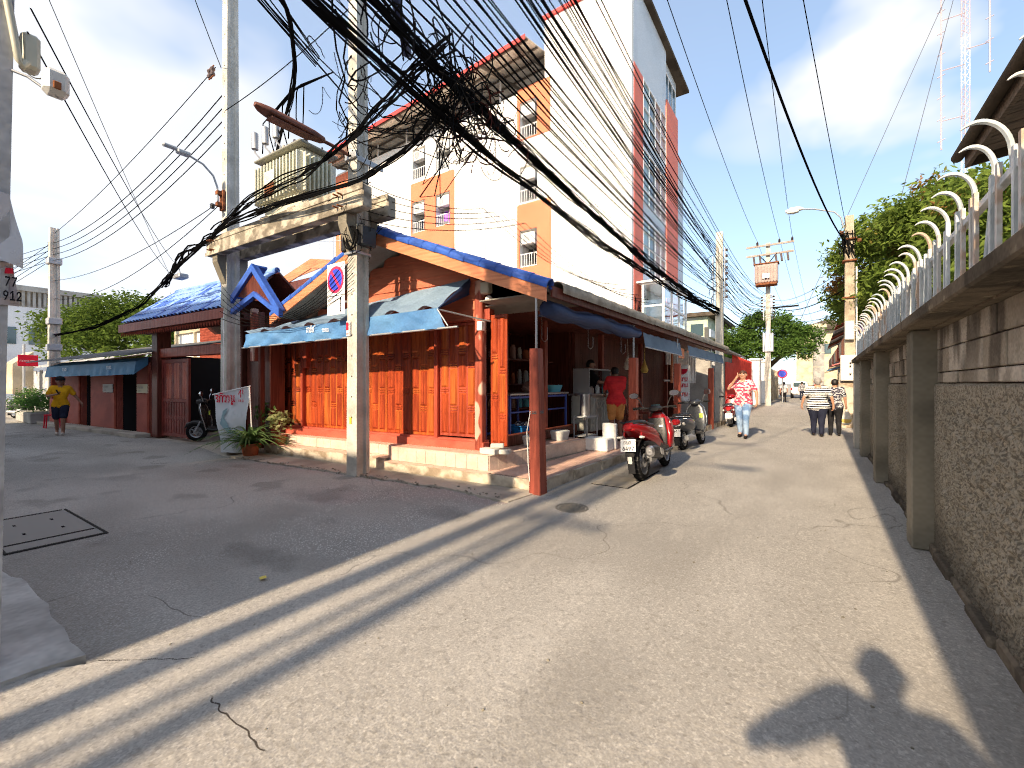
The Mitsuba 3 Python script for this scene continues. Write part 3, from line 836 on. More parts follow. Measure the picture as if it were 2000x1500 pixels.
def cloth(c0, c1, c2, c3, nu, nv, amp, seed, fu=9.0):
    def fn(u, w):
        p = (c0[None] * ((1 - u) * (1 - w))[:, None] + c1[None] * (u * (1 - w))[:, None] + c2[None] * (u * w)[:, None] + c3[None] * ((1 - u) * w)[:, None])
        n = meshkit.fbm(np.stack([u * fu, w * 1.6, 0 * u + seed], 1), 3, seed) - .5
        nn = np.cross(c1 - c0, c3 - c0); nn /= np.linalg.norm(nn)
        return p + nn[None] * (n * amp * np.sin(PI * np.clip(w, .05, .95)))[:, None] + nn[None] * (amp * .35 * np.sin(u * 46 + 5 * w) * w)[:, None]
    return grid(nu, nv, fn)


part(A, 'canopy', Hm(cloth(TL, TR, FR, FL, 90, 16, .17, 5)), 'awning_grey', smooth=True)
dn = np.array([0, -.03, -.29])
part(A, 'valance', Hm(cloth(FL, FR, FR + dn + [.16, 0, -.02], FL + dn + [.03, 0, .02], 160, 8, .09, 9, 16.)), 'awning_blue', smooth=True)
part(A, 'side_flap', Hm(cat(slab(TR, FR, FR + [0, 0.03, -.0], TR + [0, .02, -.05], .004), grid(8, 8, lambda u, w: ((TR[None] * (1 - u)[:, None] + FR[None] * u[:, None]) + np.array([0, .0, -1.])[None] * (w * (.02 + .24 * (1 - u)))[:, None] + np.array([.05, 0, 0])[None] * (np.sin(w * 6) * .3)[:, None])))), 'awning_navy')
part(A, 'rail', tube([hp(*(FL + [-.1, -.02, -.27])), hp(*(FR + [.38, -.03, -.30]))], .016, 8), 'galv', smooth=True)
part(A, 'brace', tube([hp(-.27, -.80, 2.50), hp(.10, .03, 2.40)], .014, 8), 'galv', smooth=True)
part(A, 'brace', tube([hp(-.27, -.80, 2.50), hp(-.05, -.83, 2.24)], .011, 8), 'galv', smooth=True)
# white print on the valance: the shop's Thai name is too small to read; its strokes follow the blur


def strokes(t, name, o, u, v, h, spec, mat, lift, w=.12):
    """letter-like strokes: spec = list of polylines in units of h"""
    n = np.cross(u, v); ms = []
    for pl in spec:
        for i in range(len(pl) - 1):
            p, q = np.array(pl[i], float), np.array(pl[i + 1], float)
            d = q - p; L = np.linalg.norm(d)
            if L < 1e-6:
                continue
            d /= L; e = np.array([-d[1], d[0]]) * w / 2
            p, q = p - d * w * .4, q + d * w * .4
            P4 = [o + u * k[0] * h + v * k[1] * h + n * lift for k in (p - e, q - e, q + e, p + e)]
            ms.append(slab(*P4, .0015))
    return part(t, name, cat(ms), mat)


KO, NO, RO, WO, AA, MO, TO, SO = ([[(0, .75), (.12, .95), (.4, 1), (.55, .8), (.55, 0)], [(0, 0), (0, .6), (.12, .7)]], [[(0, 1), (.15, .9), (.15, 0), (.5, .2), (.55, 1)], [(.5, .2), (.65, .05)]],
    [[(0, .95), (.35, 1), (.45, .85), (.1, .55), (.4, .4), (.42, 0), (.25, .1)]], [[(0, .85), (.25, 1), (.5, .85), (.5, 0), (.3, .05), (.3, .2)]], [[(0, .8), (.15, 1), (.35, .85), (.35, 0)]], [[(0, 1), (.12, .85), (.12, .05), (0, 0)], [(.12, .2), (.5, .1), (.55, 1)]],
    [[(0, 0), (0, .7), (.15, 1), (.27, .8), (.4, 1), (.55, .7), (.55, 0)]], [[(0, .1), (.15, .0), (.15, .6), (.0, .8), (.3, 1), (.55, .8), (.5, 0)], [(.4, .9), (.65, 1.15)]])
MARKS = [[(.1, 1.25), (.3, 1.4), (.5, 1.25)]], [[(.3, 1.2), (.3, 1.45)]], [[(.1, -.15), (.1, -.35), (.3, -.35), (.3, -.15)]]


def word(letters, gap=.78):
    out = []
    for i, L in enumerate(letters):
        for pl in L:
            out.append([(x + i * gap, y) for x, y in pl])
    return out


vo = Hm((np.array([FL * .60 + FR * .40]) + np.array([0, -.035, -.13]), np.zeros((1, 3), int)))[0][0]
strokes(A, 'print', vo, e1, e3, .085, word([TO, AA, MO + MARKS[0], SO, MARKS[1]], .62), 'ink_white', .012)
strokes(A, 'print', vo + e1 * .42 - e3 * .012, e1, e3, .055, word([WO, AA, KO, RO, NO], .62), 'ink_white', .012)
# ------------------------------------------------------------------ white and orange apartment building behind
B = thing('apartment_building', 'tall white apartment building with orange panels, recessed air conditioner niches and a coral street front', 'building')
YW, XF = 17.46, -6.1
niches = [(x0, x1, z) for z in (6.92, 9.95, 12.97) for x0, x1 in ((-11.52, -10.55), (-18.85, -17.82), (-17.0, -15.95))]
face = sbox(-26.0, 0, -10.16, 15.25).union(sbox(-10.16, 0, XF, 18.05))
for x0, x1, z in niches:
    face = face.difference(sbox(x0, z, x1, z + 1.75))
part(B, 'wall', frame(ext(face, .25), (0, YW, 0), (1, 0, 0), (0, 0, 1), (0, 1, 0)), 'white_paint')
part(B, 'wall', bx(-10.16, -9.9, YW + .26, 24, 15.25, 18.05), 'white_paint')
part(B, 'body', cat(bx(-26, -6.5, 18.9, 19.1, 0, 15.2), bx(-26, -25.8, YW + .26, 18.9, 0, 15.25)), 'white_paint')
for x0, x1, z0, z1 in ((-11.65, -9.86, 12.93, 15.37), (-11.65, -9.82, 4.0, 9.90), (-18.93, -15.66, 3.5, 12.76)):
    g = sbox(x0, z0, x1, z1).buffer(-.08).buffer(.08)
    for a, b, z in niches:
        g = g.difference(sbox(a, z, b, z + 1.75))
    part(B, 'orange_panel', frame(ext(g, .05), (0, YW - .052, 0), (1, 0, 0), (0, 0, 1), (0, 1, 0)), 'orange_paint')
part(B, 'orange_panel', bx(-26.05, -23.0, YW - .06, YW - .002, 3, 15.1), 'orange_paint')
plain('white_plaster_in', (0.70, 0.70, 0.69), 0.8)
clothes = ['cloth_black', 'cloth_navy', 'cloth_purple', 'cloth_white']
plain('cloth_purple', (0.42, 0.10, 0.75), 0.8)
for i, (x0, x1, z) in enumerate(niches):
    n = part(B, 'balcony', cat(bx(x0 - .02, x0 - .002, YW + .25, 18.8, z, z + 1.75), bx(x1 + .002, x1 + .02, YW + .25, 18.8, z, z + 1.75), bx(x0, x1, YW + .252, 18.8, z - .05, z - .003), bx(x0, x1, YW + .252, 18.8, z + 1.753, z + 1.8)), 'white_plaster_in')
    part(n, 'door', bx(x0 + .1, x1 - .05, 18.7, 18.75, z, z + 1.7), 'room_dark')
    rail = [bx(x0, x1, YW + .05, YW + .08, z + .62, z + .66), bx(x0, x1, YW + .05, YW + .08, z + .04, z + .07)]
    for k in range(7):
        xx = x0 + .07 + k * (x1 - x0 - .14) / 6
        rail.append(bx(xx - .012, xx + .012, YW + .055, YW + .075, z + .07, z + .62))
    part(n, 'railing', cat(rail), 'sign_white')
    ac = part(B, 'air_conditioner', cb(x0 + .06, x1 - .16, YW + .02, YW + .32, z + 1.10, z + 1.64, .02), 'white_plastic')
    cx, cz = x0 + .36, z + 1.37
    part(ac, 'fan_grille', frame(lathe2([(.0, .0), (.19, .0), (.21, .006), (.21, .02), (.0, .02)][::-1], 24), (cx, YW + .012, cz), (1, 0, 0), (0, 0, 1), (0, 1, 0)), 'galv')
    part(ac, 'bracket', cat(bx(x0 + .05, x0 + .09, YW + .02, YW + .5, z + 1.04, z + 1.09), bx(x1 - .2, x1 - .16, YW + .02, YW + .5, z + 1.04, z + 1.09)), 'galv')
    part(n, 'laundry', cat(*[grid(5, 5, lambda u, w, o=o: (x0 + .2 + o + u * .24, YW + .45 + .03 * np.sin(u * 9 + o * 7), z + .95 - w * (.55 + o * .3))) for o in (0, .32)]), clothes[(0, 1, 3)[i % 3]] if i != 5 else 'cloth_purple')

part(B, 'downpipe', tube([(-13.55, YW - .04, 13.2), (-13.6, YW - .04, 5.5)], .02, 6), 'white_paint')
# roof terrace shed roof
z0, z1 = 15.55, 16.35
rp = lambda x, y: np.array([x, y, z0 + (x + 26) / 15.8 * (z1 - z0) + (y - 15.9) * .22])
rf = part(B, 'terrace_roof', slab(rp(-26.5, 15.9), rp(-10.2, 15.9), rp(-10.2, 24), rp(-26.5, 24), .03), 'metal_roof')
for i in range(54):
    x = -26.3 + i * .3
    part(rf, 'rib', slab(rp(x, 15.92) - [0, 0, .031], rp(x + .05, 15.92) - [0, 0, .031], rp(x + .05, 23.9) - [0, 0, .031], rp(x, 23.9) - [0, 0, .031], .02), 'metal_roof')
for i in range(9):
    y = 16.0 + i * .85
    part(rf, 'purlin', slab(rp(-26.4, y) - [0, 0, .052], rp(-10.2, y) - [0, 0, .052], rp(-10.2, y + .09) - [0, 0, .052], rp(-26.4, y + .09) - [0, 0, .052], .06), 'galv_dark')
for i in range(9):
    x = -26 + i * 1.9
    part(rf, 'rafter', slab(rp(x, 15.95) - [0, 0, .114], rp(x + .1, 15.95) - [0, 0, .114], rp(x + .1, 23.9) - [0, 0, .114], rp(x, 23.9) - [0, 0, .114], .12), 'galv_dark')
plain('galv_dark', (0.16, 0.14, 0.12), 0.6)
part(B, 'roof_trim', slab(rp(-26.5, 15.86) + [0, 0, .06], rp(-10.2, 15.86) + [0, 0, .06], rp(-10.2, 15.86) - [0, 0, .14], rp(-26.5, 15.86) - [0, 0, .14], .03), 'red_trim')
for x in (-12.76, -14.9, -17.2, -19.47, -22):
    part(B, 'roof_post', cyl((x, YW + .12, 15.25), (x, YW + .12, rp(x, YW + .12)[2] - .05), .045), 'sign_white')
part(B, 'tower_trim', bx(-10.25, XF + .1, YW - .10, YW + .2, 18.052, 18.22), 'red_trim')
# street front
FR_ = lambda m: m
yb = lambda y0, y1, za, zb_, d, mat, nm='front_panel', x=XF: part(B, nm, bx(x - .3, x + d, y0, y1, za, zb_), mat)
yb(YW + .255, 22.5, 14.66, 18.05, .0, 'blue_grey_paint')
yb(YW + .02 + .235, 18.85, 0, 14.655, .02, 'coral_paint')
yb(22.43, 24.58, 0, 15.6, .06, 'coral_paint', 'front_pier')
for k in range(7):
    part(B, 'groove', bx(XF + .061, XF + .064, 22.45, 24.56, 3.0 + k * 1.9, 3.03 + k * 1.9), 'red_trim')
for k, zb_ in enumerate((3.3, 6.3, 9.3, 12.3)):
    yb(18.852, 22.428, zb_ - .64, zb_, -.01, 'blue_grey_paint', 'spandrel')
    wd = part(B, 'window', cat(bx(XF - .03, XF + .03, 18.86, 18.93, zb_, zb_ + 2.35), bx(XF - .03, XF + .03, 22.35, 22.42, zb_, zb_ + 2.35), *[bx(XF - .03, XF + .03, 18.86 + j * .89 - .03, 18.86 + j * .89 + .03, zb_, zb_ + 2.35) for j in (1, 2, 3)], *[bx(XF - .028, XF + .028, 18.93, 22.35, zb_ + h, zb_ + h + .05) for h in (0, .55, 1.15, 1.75, 2.3)]), 'sign_white')
    for j in range(4):
        part(wd, 'pane', bx(XF - .05, XF - .034, 18.9 + j * .88, 18.9 + (j + 1) * .88, zb_, zb_ + 2.35), ('window_teal', 'window_dark', 'curtain_pink', 'curtain_pink')[j])
plain('curtain_pink', (0.33, 0.20, 0.165), 0.3)
yb(24.582, 27.25, 0, 14.2, -.5, 'blue_grey_paint', 'set_back')
part(B, 'set_back_trim', bx(XF - .75, XF - .45, 24.6, 27.35, 14.2, 14.75), 'coral_paint')
for zz in (5.0, 8.6):
    part(B, 'side_fin', bx(XF - .5, XF - .35, 26.7, 27.3, zz, zz + 1.6), 'coral_paint')
yb(22.5, 25.2, 15.6, 18.0, -.2, 'blue_grey_paint', 'top_storey')
tw_ = part(B, 'window', cat(*[bx(XF - .205, XF - .17, 22.9 + j * .7, 22.95 + j * .7, 15.7, 17.4) for j in range(4)], bx(XF - .2, XF - .17, 22.9, 25.05, 17.4, 17.46)), 'sign_white')
part(tw_, 'pane', bx(XF - .21, XF - .196, 22.95, 25.0, 15.75, 17.4), 'window_dark')
part(B, 'roof_edge', slab((XF + .25, YW, 18.28), (XF + .25, 26.3, 18.1), (XF - 1.2, 26.3, 18.1), (XF - 1.2, YW, 18.28), .16), 'dark_roof')
# glass porch
G = part(B, 'glass_porch', cat(*[bx(-5.06, -4.98, y, y + .08, 0, 5.6) for y in (18.12, 19.35, 20.6, 21.85)], bx(-5.9, -5.82, 18.12, 18.2, 0, 5.6), *[bx(-5.055, -4.985, 18.2, 21.85, z, z + .07) for z in (2.4, 3.3, 4.6, 5.53)], *[bx(-5.82, -5.06, 18.125, 18.195, z, z + .07) for z in (2.4, 3.3, 4.6, 5.53)], bx(-6.1, -4.9, 18.0, 22, 5.602, 5.68)), 'sign_white')
part(G, 'pane', bx(-5.03, -5.02, 18.2, 21.85, 0.1, 5.6), 'pane_glass')
part(G, 'pane', bx(-5.82, -5.06, 18.15, 18.16, 0.1, 5.6), 'pane_glass')
part(G, 'interior', cat(bx(-6.09, -6.0, 18.9, 21.9, 0, 5.5), bx(-6.0, -5.1, 18.3, 21.8, 2.9, 2.95)), 'window_teal')
part(G, 'curtain', bx(-5.3, -5.25, 20.9, 21.3, .2, 4.5), 'curtain_yellow')
plain('curtain_yellow', (0.75, 0.72, 0.30), 0.7)
part(B, 'cable_drop', cat(*[tube([(XF + .03 + rng.uniform(-.02, .06), 17.7 + rng.uniform(0, .9), 4.3 + rng.uniform(-.6, .9)) for _ in range(5)], .012, 4) for _ in range(7)]), 'cable_black', stuff=True)

# ------------------------------------------------------------------ building with the dark eave behind the wall, top right
R = thing('roofed_shed', 'dark timber-lined roof overhang of a building behind the spiked fence', 'building')
q = lambda s, t: np.array([1.95, 9.55, 4.85]) * 0 + np.array([1.95 + s * 1.0, 9.62 - t, 4.86 + s * .0 + s * .16])
c0 = np.array([1.95, 9.62, 4.86])
ev = lambda s, t: c0 + np.array([s, -.02 * s, .13 * s]) + np.array([0, -t, .0 * t])
part(R, 'roof', slab(ev(0, 0) + [0, 0, .12], ev(0, 22) + [0, 0, .12], ev(6, 22) + [0, 0, .12], ev(6, 0) + [0, 0, .12], -.05), 'dark_roof')
for i in range(70):
    t = .18 + i * .30
    part(R, 'lining_board', slab(ev(.08, t), ev(.08, t + .28), ev(4.5, t + .28), ev(4.5, t), -.03), 'dark_board')
wood('dark_board', (0.16, 0.115, 0.08), (0.09, 0.065, 0.045), along='x', rough=.7)
part(R, 'fascia', slab(ev(0, 0) + [-.02, 0, .17], ev(0, 22) + [-.02, 0, .17], ev(0, 22) + [-.02, 0, -.09], ev(0, 0) + [-.02, 0, -.09], -.05), 'dark_board')
part(R, 'gutter', tube([ev(0, -.02) + [-.1, 0, .10], ev(0, 22) + [-.1, 0, .10]], .075, 10), 'dark_roof', smooth=True)
part(R, 'end_fascia', slab(ev(0, 0) + [0, .02, .15], ev(5, 0) + [0, .02, .15], ev(5, 0) + [0, .02, -.08], ev(0, 0) + [0, .02, -.08], .04), 'dark_roof')
part(R, 'wall', bx(3.7, 3.9, -12, 9.2, 0, 5.3), 'stucco_grey')
part(R, 'bracket', tube([ev(.5, .1), ev(.62, .3) - [0, 0, .45], ev(.75, .5) - [0, 0, .5]], .02, 5), 'black_plastic')
# ------------------------------------------------------------------ concrete poles and the transformer platform
def grooved_pole(t, x, y, h, w=.24, d=.25, top=.72, rz=.05, mat='pole_concrete', holes=True):
    """prestressed pole: I-section, tapering, with bolt holes on the front"""
    a, b = w / 2, d / 2
    sec = np.array([(-a, -b), (a, -b), (a, -b * .45), (a - .035, -b * .3), (a - .035, b * .3), (a, b * .45), (a, b), (-a, b), (-a, b * .45), (-a + .035, b * .3), (-a + .035, -b * .3), (-a, -b * .45)])
    n = len(sec); rings = []
    for z in np.linspace(-.05, h, 14):
        s = 1 - (1 - top) * z / h
        rings.append(np.column_stack([sec * s, np.full(n, z)]))
    v = np.vstack(rings); f = []
    for k in range(13):
        for j in range(n):
            A, Bq = k * n + j, k * n + (j + 1) % n
            f += [[A, Bq, Bq + n], [A, Bq + n, A + n]]
    tri = trimesh.creation.triangulate_polygon(Polygon(sec), engine='earcut')
    f += (np.array(tri[1]) + 13 * n).tolist()
    part(t, 'shaft', mv((v, np.array(f)), (x, y, 0), rz), mat)
    if holes:
        hm = []
        for k in range(int(h / .32)):
            z = .9 + k * .32
            if z < h - .1:
                s = 1 - (1 - top) * z / h
                hm.append(frame(lathe2([(.0, 0), (.014, 0), (.014, .004)][::-1], 8), (0, -b * s - .002, z), (1, 0, 0), (0, 0, 1), (0, 1, 0)))
        part(t, 'bolt_hole', mv(cat(*hm), (x, y, 0), rz), 'rubber', stuff=True)


PA, PB = np.array([-5.945, 4.365, 0]), np.array([-9.95, 4.215, 0])
pa = thing('utility_pole', 'tall concrete utility pole with a no-parking sign, right leg of the transformer frame', 'utility pole')
grooved_pole(pa, PA[0], PA[1], 10.5)
pb = thing('utility_pole', 'tall concrete utility pole with a grey street lamp, left leg of the transformer frame', 'utility pole')
grooved_pole(pb, PB[0], PB[1], 10.5, .25, .28)
ub = (PA - PB) / np.linalg.norm(PA - PB); nb = np.array([ub[1], -ub[0], 0])
BM = thing('transformer_platform', 'stained concrete twin beam carried between the two concrete poles', 'beam')
for k, s in enumerate((.235, -.235)):
    part(BM, 'beam', frame(cb(-.30, 4.52, -.09, .09, 4.02, 4.36, .02), PB + nb * s, ub, -nb, (0, 0, 1)), 'beam_concrete')
    part(BM, 'beam_flange', frame(cat(cb(-.31, 4.53, -.105, -.0905, 4.27, 4.365, .006), cb(-.31, 4.53, -.105, -.0905, 4.015, 4.09, .006)), PB + nb * s, ub, -nb, (0, 0, 1)), 'beam_concrete')
for p in (PA, PB):
    for s in (.20, -.20):
        part(BM, 'corbel', frame(hull([(x, y, z) for x in (-.10, .10) for y, z in ((.0, 3.45), (.0, 4.018), (.17, 4.018), (.17, 3.88))]), p + nb * s * .62, ub, nb * np.sign(s), (0, 0, 1)), 'pillar_concrete')
    part(BM, 'through_bolt', frame(cat(*[cyl((x, -.42, z), (x, .42, z), .014, sides=8) for x in (-.05, .05) for z in (4.1, 4.28)]), p, ub, nb, (0, 0, 1)), 'rust')
part(BM, 'deck_plank', cat(*[frame(cb(x, x + .2, -.33, .33, 4.361, 4.40, .006), PB, ub, nb, (0, 0, 1)) for x in (1.75, 2.6, 3.0)]), 'beam_concrete')

TX = thing('transformer', 'cream ribbed oil transformer on the concrete beams between the poles', 'transformer')
to = PB + ub * 1.62 + nb * .0
TF = lambda m: frame(m, to, ub, -nb, (0, 0, 1))
part(TX, 'tank', TF(cb(.10, 1.26, -.24, .24, 4.62, 5.40, .02)), 'transformer_paint')
part(TX, 'lid', TF(cb(-.02, 1.40, -.36, .36, 5.40, 5.44, .01)), 'lid_grey')
plain('lid_grey', (0.23, 0.23, 0.19), 0.5)
part(TX, 'base', TF(hull([(x, y, z) for x in (.12, 1.24) for y, z in ((-.22, 4.40), (.22, 4.40), (-.26, 4.66), (.26, 4.66))])), 'transformer_paint')
for i in range(14):
    x = .02 + i * .098
    part(TX, 'cooling_fin', TF(cb(x, x + .03, -.37, -.245, 4.62, 5.28, .006)), 'transformer_paint')
    part(TX, 'cooling_fin', TF(cb(x, x + .03, .245, .37, 4.62, 5.28, .006)), 'transformer_paint')
for i in range(7):
    y = -.26 + i * .08
    part(TX, 'cooling_fin', TF(cb(1.265, 1.39, y, y + .025, 4.62, 5.28, .006)), 'transformer_paint')
pl = part(TX, 'name_plate', TF(bx(.35, .68, -.385, -.372, 4.90, 5.12)), 'transformer_paint')
part(pl, 'rust_streak', TF(cat(*[bx(.36 + i * .05, .40 + i * .05, -.3785, -.371, 4.68 + .02 * (i % 3), 4.895) for i in range(6)])), 'rust')
shed = lambda r, z, n, s=1.35: [(r * .6, z)] + sum([[(r * s, z + .02 + i * .05), (r * .7, z + .04 + i * .05)] for i in range(n)], []) + [(r * .5, z + n * .05 + .04)]
for i, x in enumerate((.18, .52, .86)):
    part(TX, 'bushing', TF(lathe2(shed(.045, 5.44, 4), 12, (x, -.12, 0))), 'porcelain', smooth=50)
    part(TX, 'arrester', TF(cat(lathe2([(.0, 5.62), (.055, 5.62), (.055, 5.90), (.03, 5.92), (.0, 5.92)][::-1], 12, (x - .12, -.38, 0)), tube([(x - .12, -.38, 5.62), (x - .12, -.38, 5.56), (x - .04, -.36, 5.48), (x - .02, -.34, 5.43)], .016, 6))), 'galv', smooth=40)
for i, x in enumerate((.45, .70, .95, 1.2)):
    part(TX, 'low_voltage_terminal', TF(lathe2(shed(.03, 5.44, 2), 10, (x, .18, 0))), 'porcelain_dark', smooth=50)
part(TX, 'gauge', TF(lathe2([(.0, 5.44), (.07, 5.44), (.07, 5.54), (.05, 5.60), (.0, 5.60)][::-1], 14, (1.12, -.1, 0))), 'black_plastic', smooth=40)

# ---- lamps on the poles
L1 = thing('street_lamp', 'long rust-brown street lamp head reaching over the side lane from the right concrete pole', 'street lamp')
lh = []
for y, w, h, z in ((2.84, .035, .05, 5.075), (2.90, .075, .085, 5.06), (3.0, .10, .11, 5.05), (3.3, .115, .125, 5.035), (3.65, .105, .12, 5.03), (3.80, .07, .09, 5.03), (3.84, .03, .04, 5.03)):
    lh.append([(-6.02 + w * math.cos(a) + 0.0, y, z + (h * .65 * math.sin(a) if math.sin(a) > 0 else h * .55 * max(math.sin(a), -.45))) for a in np.linspace(0, 2 * PI, 16, endpoint=False)])
v = np.array(lh).reshape(-1, 3); f = []
for k in range(6):
    for j in range(16):
        A, Bq = k * 16 + j, k * 16 + (j + 1) % 16
        f += [[A, Bq, Bq + 16], [A, Bq + 16, A + 16]]
for j in range(1, 15):
    f += [[0, j + 1, j], [96, 96 + j, 96 + j + 1]]
part(L1, 'head', (v, np.array(f)), 'rust_lamp', smooth=50)
part(L1, 'lens', cb(-6.10, -5.94, 3.02, 3.62, 4.972, 4.995, .008), 'rust_lamp')
part(L1, 'arm', tube([(-6.02, 3.82, 5.035), (-6.0, 4.05, 5.02), (-5.98, 4.25, 4.98)], .026, 8), 'rust_lamp', smooth=True)
part(L1, 'clamp', cat(cb(-6.08, -5.80, 4.215, 4.245, 4.92, 5.02, .005), cb(-5.835, -5.815, 4.25, 4.75, 4.88, 4.97, .005)), 'galv')
L2 = thing('street_lamp', 'slim grey street lamp on a curved arm from the left concrete pole', 'street lamp')
part(L2, 'head', cat(cb(-10.0, -9.90, 3.06, 3.30, 5.84, 5.90, .02), cb(-10.02, -9.88, 3.28, 3.50, 5.80, 5.88, .02)), 'lamp_grey')
plain('lamp_grey', (0.36, 0.38, 0.41), 0.45)
part(L2, 'arm', tube([(-9.95, 3.48, 5.83), (-9.95, 3.72, 5.76), (-9.95, 3.9, 5.60), (-9.95, 3.97, 5.40), (-9.95, 3.98, 5.12)], .02, 8), 'lamp_grey', smooth=True)
part(L2, 'bracket', cat(cb(-10.0, -9.90, 3.95, 4.1, 5.02, 5.10, .005), cb(-10.0, -9.90, 3.95, 4.1, 5.25, 5.33, .005), cb(-10.03, -9.87, 4.04, 4.085, 4.96, 5.36, .005)), 'rust')
part(L2, 'photocell', cat(cb(-10.02, -9.95, 3.86, 3.93, 4.95, 5.05, .01), ball((-9.93, 3.88, 5.0), .03)), 'black_plastic')

# ---- signs on the right pole
S1 = thing('no_parking_sign', 'blue and red no-parking sign above a white arrow plate, on the right concrete pole', 'sign')
sx, sz = -6.30, 3.085
part(S1, 'plate', cb(sx - .235, sx + .235, 4.205, 4.213, 2.835, 3.35, .002), 'sign_white')
up = lambda m, y: frame(m, (sx, y, sz), (1, 0, 0), (0, 0, 1), (0, 1, 0))
ring = lambda r0, r1, y: up(ext(Polygon([(r1 * math.cos(a), r1 * math.sin(a)) for a in np.linspace(0, 2 * PI, 48)], [[(r0 * math.cos(a), r0 * math.sin(a)) for a in np.linspace(0, 2 * PI, 48)]]), .002), y)
part(S1, 'disc', up(ext([(.172 * math.cos(a), .172 * math.sin(a)) for a in np.linspace(0, 2 * PI, 48)], .0015), 4.202), 'ink_blue')
part(S1, 'red_ring', cat(ring(.171, .215, 4.201), up(mv(ext([(-.18, -.024), (.18, -.024), (.18, .024), (-.18, .024)], .002), (0, 0, 0), -math.radians(52)), 4.1995)), 'sign_red')
part(S1, 'arrow_plate', cb(sx - .235, sx + .235, 4.205, 4.213, 2.525, 2.825, .002), 'sign_white')
ap = lambda m: frame(m, (sx + .13, 4.2015, 2.675), (1, 0, 0), (0, 0, 1), (0, 1, 0))
part(S1, 'arrow', cat(*[ap(ext(q_, .002)) for q_ in ([(-.008, -.08), (.008, -.08), (.008, .08), (-.008, .08)], [(-.026, .08), (.026, .08), (0, .12)], [(-.026, -.08), (0, -.12), (.026, -.08)])]), 'ink_black')
strokes(S1, 'print', np.array([sx - .20, 4.2045, 2.74]), np.array([1., 0, 0]), e3, .035, word([KO, NO, TO, RO, SO], .72), 'ink_grey', .001)
strokes(S1, 'print', np.array([sx - .20, 4.2045, 2.60]), np.array([1., 0, 0]), e3, .035, word([MO, AA, WO, NO, KO], .72), 'ink_grey', .001)
plain('ink_grey', (0.42, 0.42, 0.40), 0.6)
part(S1, 'bracket', cat(cb(sx + .1, -6.05, 4.214, 4.24, 3.28, 3.31, .003), cb(sx + .1, -6.05, 4.214, 4.24, 2.7, 2.73, .003)), 'galv')
S2 = thing('red_sticker', 'small red and white sticker board on the pole below the no-parking sign', 'sign')
part(S2, 'board', cb(-6.05, -5.95, 4.222, 4.232, 2.17, 2.40, .002), 'sign_white')
part(S2, 'red_field', cat(bx(-6.048, -5.985, 4.219, 4.2215, 2.26, 2.385), bx(-5.96, -5.952, 4.219, 4.2215, 2.175, 2.385)), 'ink_red')
strokes(S2, 'print', np.array([-6.042, 4.2185, 2.19]), np.array([1., 0, 0]), e3, .03, word([KO, WO, AA]), 'ink_red', .001)
solo('pole_sticker', cb(-5.985, -5.935, 4.232, 4.236, .80, .90, .001), 'sticker_yellow', 'small yellow sticker low on the front of the right pole', 'sticker')
J = thing('cable_junction', 'dark cluster of cable clamps and splice boxes strapped round the right pole under the beam', 'cable box')
part(J, 'strap', cat(cb(-6.09, -5.80, 4.21, 4.235, 3.44, 3.48, .004), cb(-5.815, -5.795, 4.24, 4.5, 3.44, 3.48, .004)), 'galv')
part(J, 'splice_box', cb(-5.80, -5.66, 4.22, 4.50, 3.55, 3.86, .02), 'black_plastic')
part(J, 'splice_box', cb(-6.17, -6.08, 4.2, 4.4, 3.5, 3.82, .02), 'black_plastic')
part(J, 'white_box', cb(-6.03, -5.94, 4.15, 4.235, 3.70, 3.80, .015), 'white_plastic')
part(J, 'coil', cat(*[tube([(-5.86 + .13 * math.cos(a) + dx, 4.18 - .01 * k, 3.66 + .17 * math.sin(a)) for a in np.linspace(0, 2 * PI, 20, endpoint=False)], .012, 5, closed=True) for k, dx in enumerate((0, .02, .045, -.02))]), 'cable_black', smooth=True)

# ---- poster on the left pole
PO = thing('poster_banner', 'white plastic banner with red hand lettering hung on the left concrete pole', 'banner')
b0 = np.array([-9.96, 3.96, 0.]); bu = np.array([.897, .441, 0]); bn = np.array([-.441, .897, 0])
part(PO, 'sheet', grid(14, 20, lambda u, w: (b0[None] + bu[None] * ((u - .5) * (1.0 - .42 * (1 - w) ** 1.3) + .42)[:, None] * .80 + np.array([0, 0, 1.])[None] * (.04 + w * 1.17 + .16 * u * w)[:, None] + bn[None] * (.03 * np.sin(u * 7 + w * 3) * (1 - w) + .02 * np.sin(w * 9))[:, None])), 'banner_white', smooth=True)
plain('banner_white', (0.66, 0.69, 0.71), 0.6)
plain('wash_teal', (0.30, 0.44, 0.48), 0.7)
o = b0 + bu * .02 - bn * .035
strokes(PO, 'lettering', o + e3 * 1.06, bu, e3 + bu * .0, .13, word([RO, KO + MARKS[0], WO, AA, NO + MARKS[2]], .66), 'ink_red', .012, .17)
strokes(PO, 'lettering', o + bu * .50 + e3 * 1.19, bu, e3, .12, [[(.1, .2), (.5, .9), (.5, -.3)], [(.9, .9), (.9, .3)], [(.2, -.7), (.2, -1.0)], [(.5, -.7), (.5, -1)], [(.9, -.7), (.9, -1)]], 'ink_red', .012, .14)
part(PO, 'picture', cat(*[frame(ext(q_, .003), o - bn * .012, bu, e3, -bn) for q_ in ([(.10, .62), (.17, .88), (.27, .95), (.24, .84), (.18, .76), (.30, .56), (.36, .40), (.22, .50)],)]), 'wash_teal')
part(PO, 'top_batten', cyl(b0 - bu * .09 + e3 * 1.205, b0 + bu * .76 + e3 * 1.38, .012), 'sign_white')
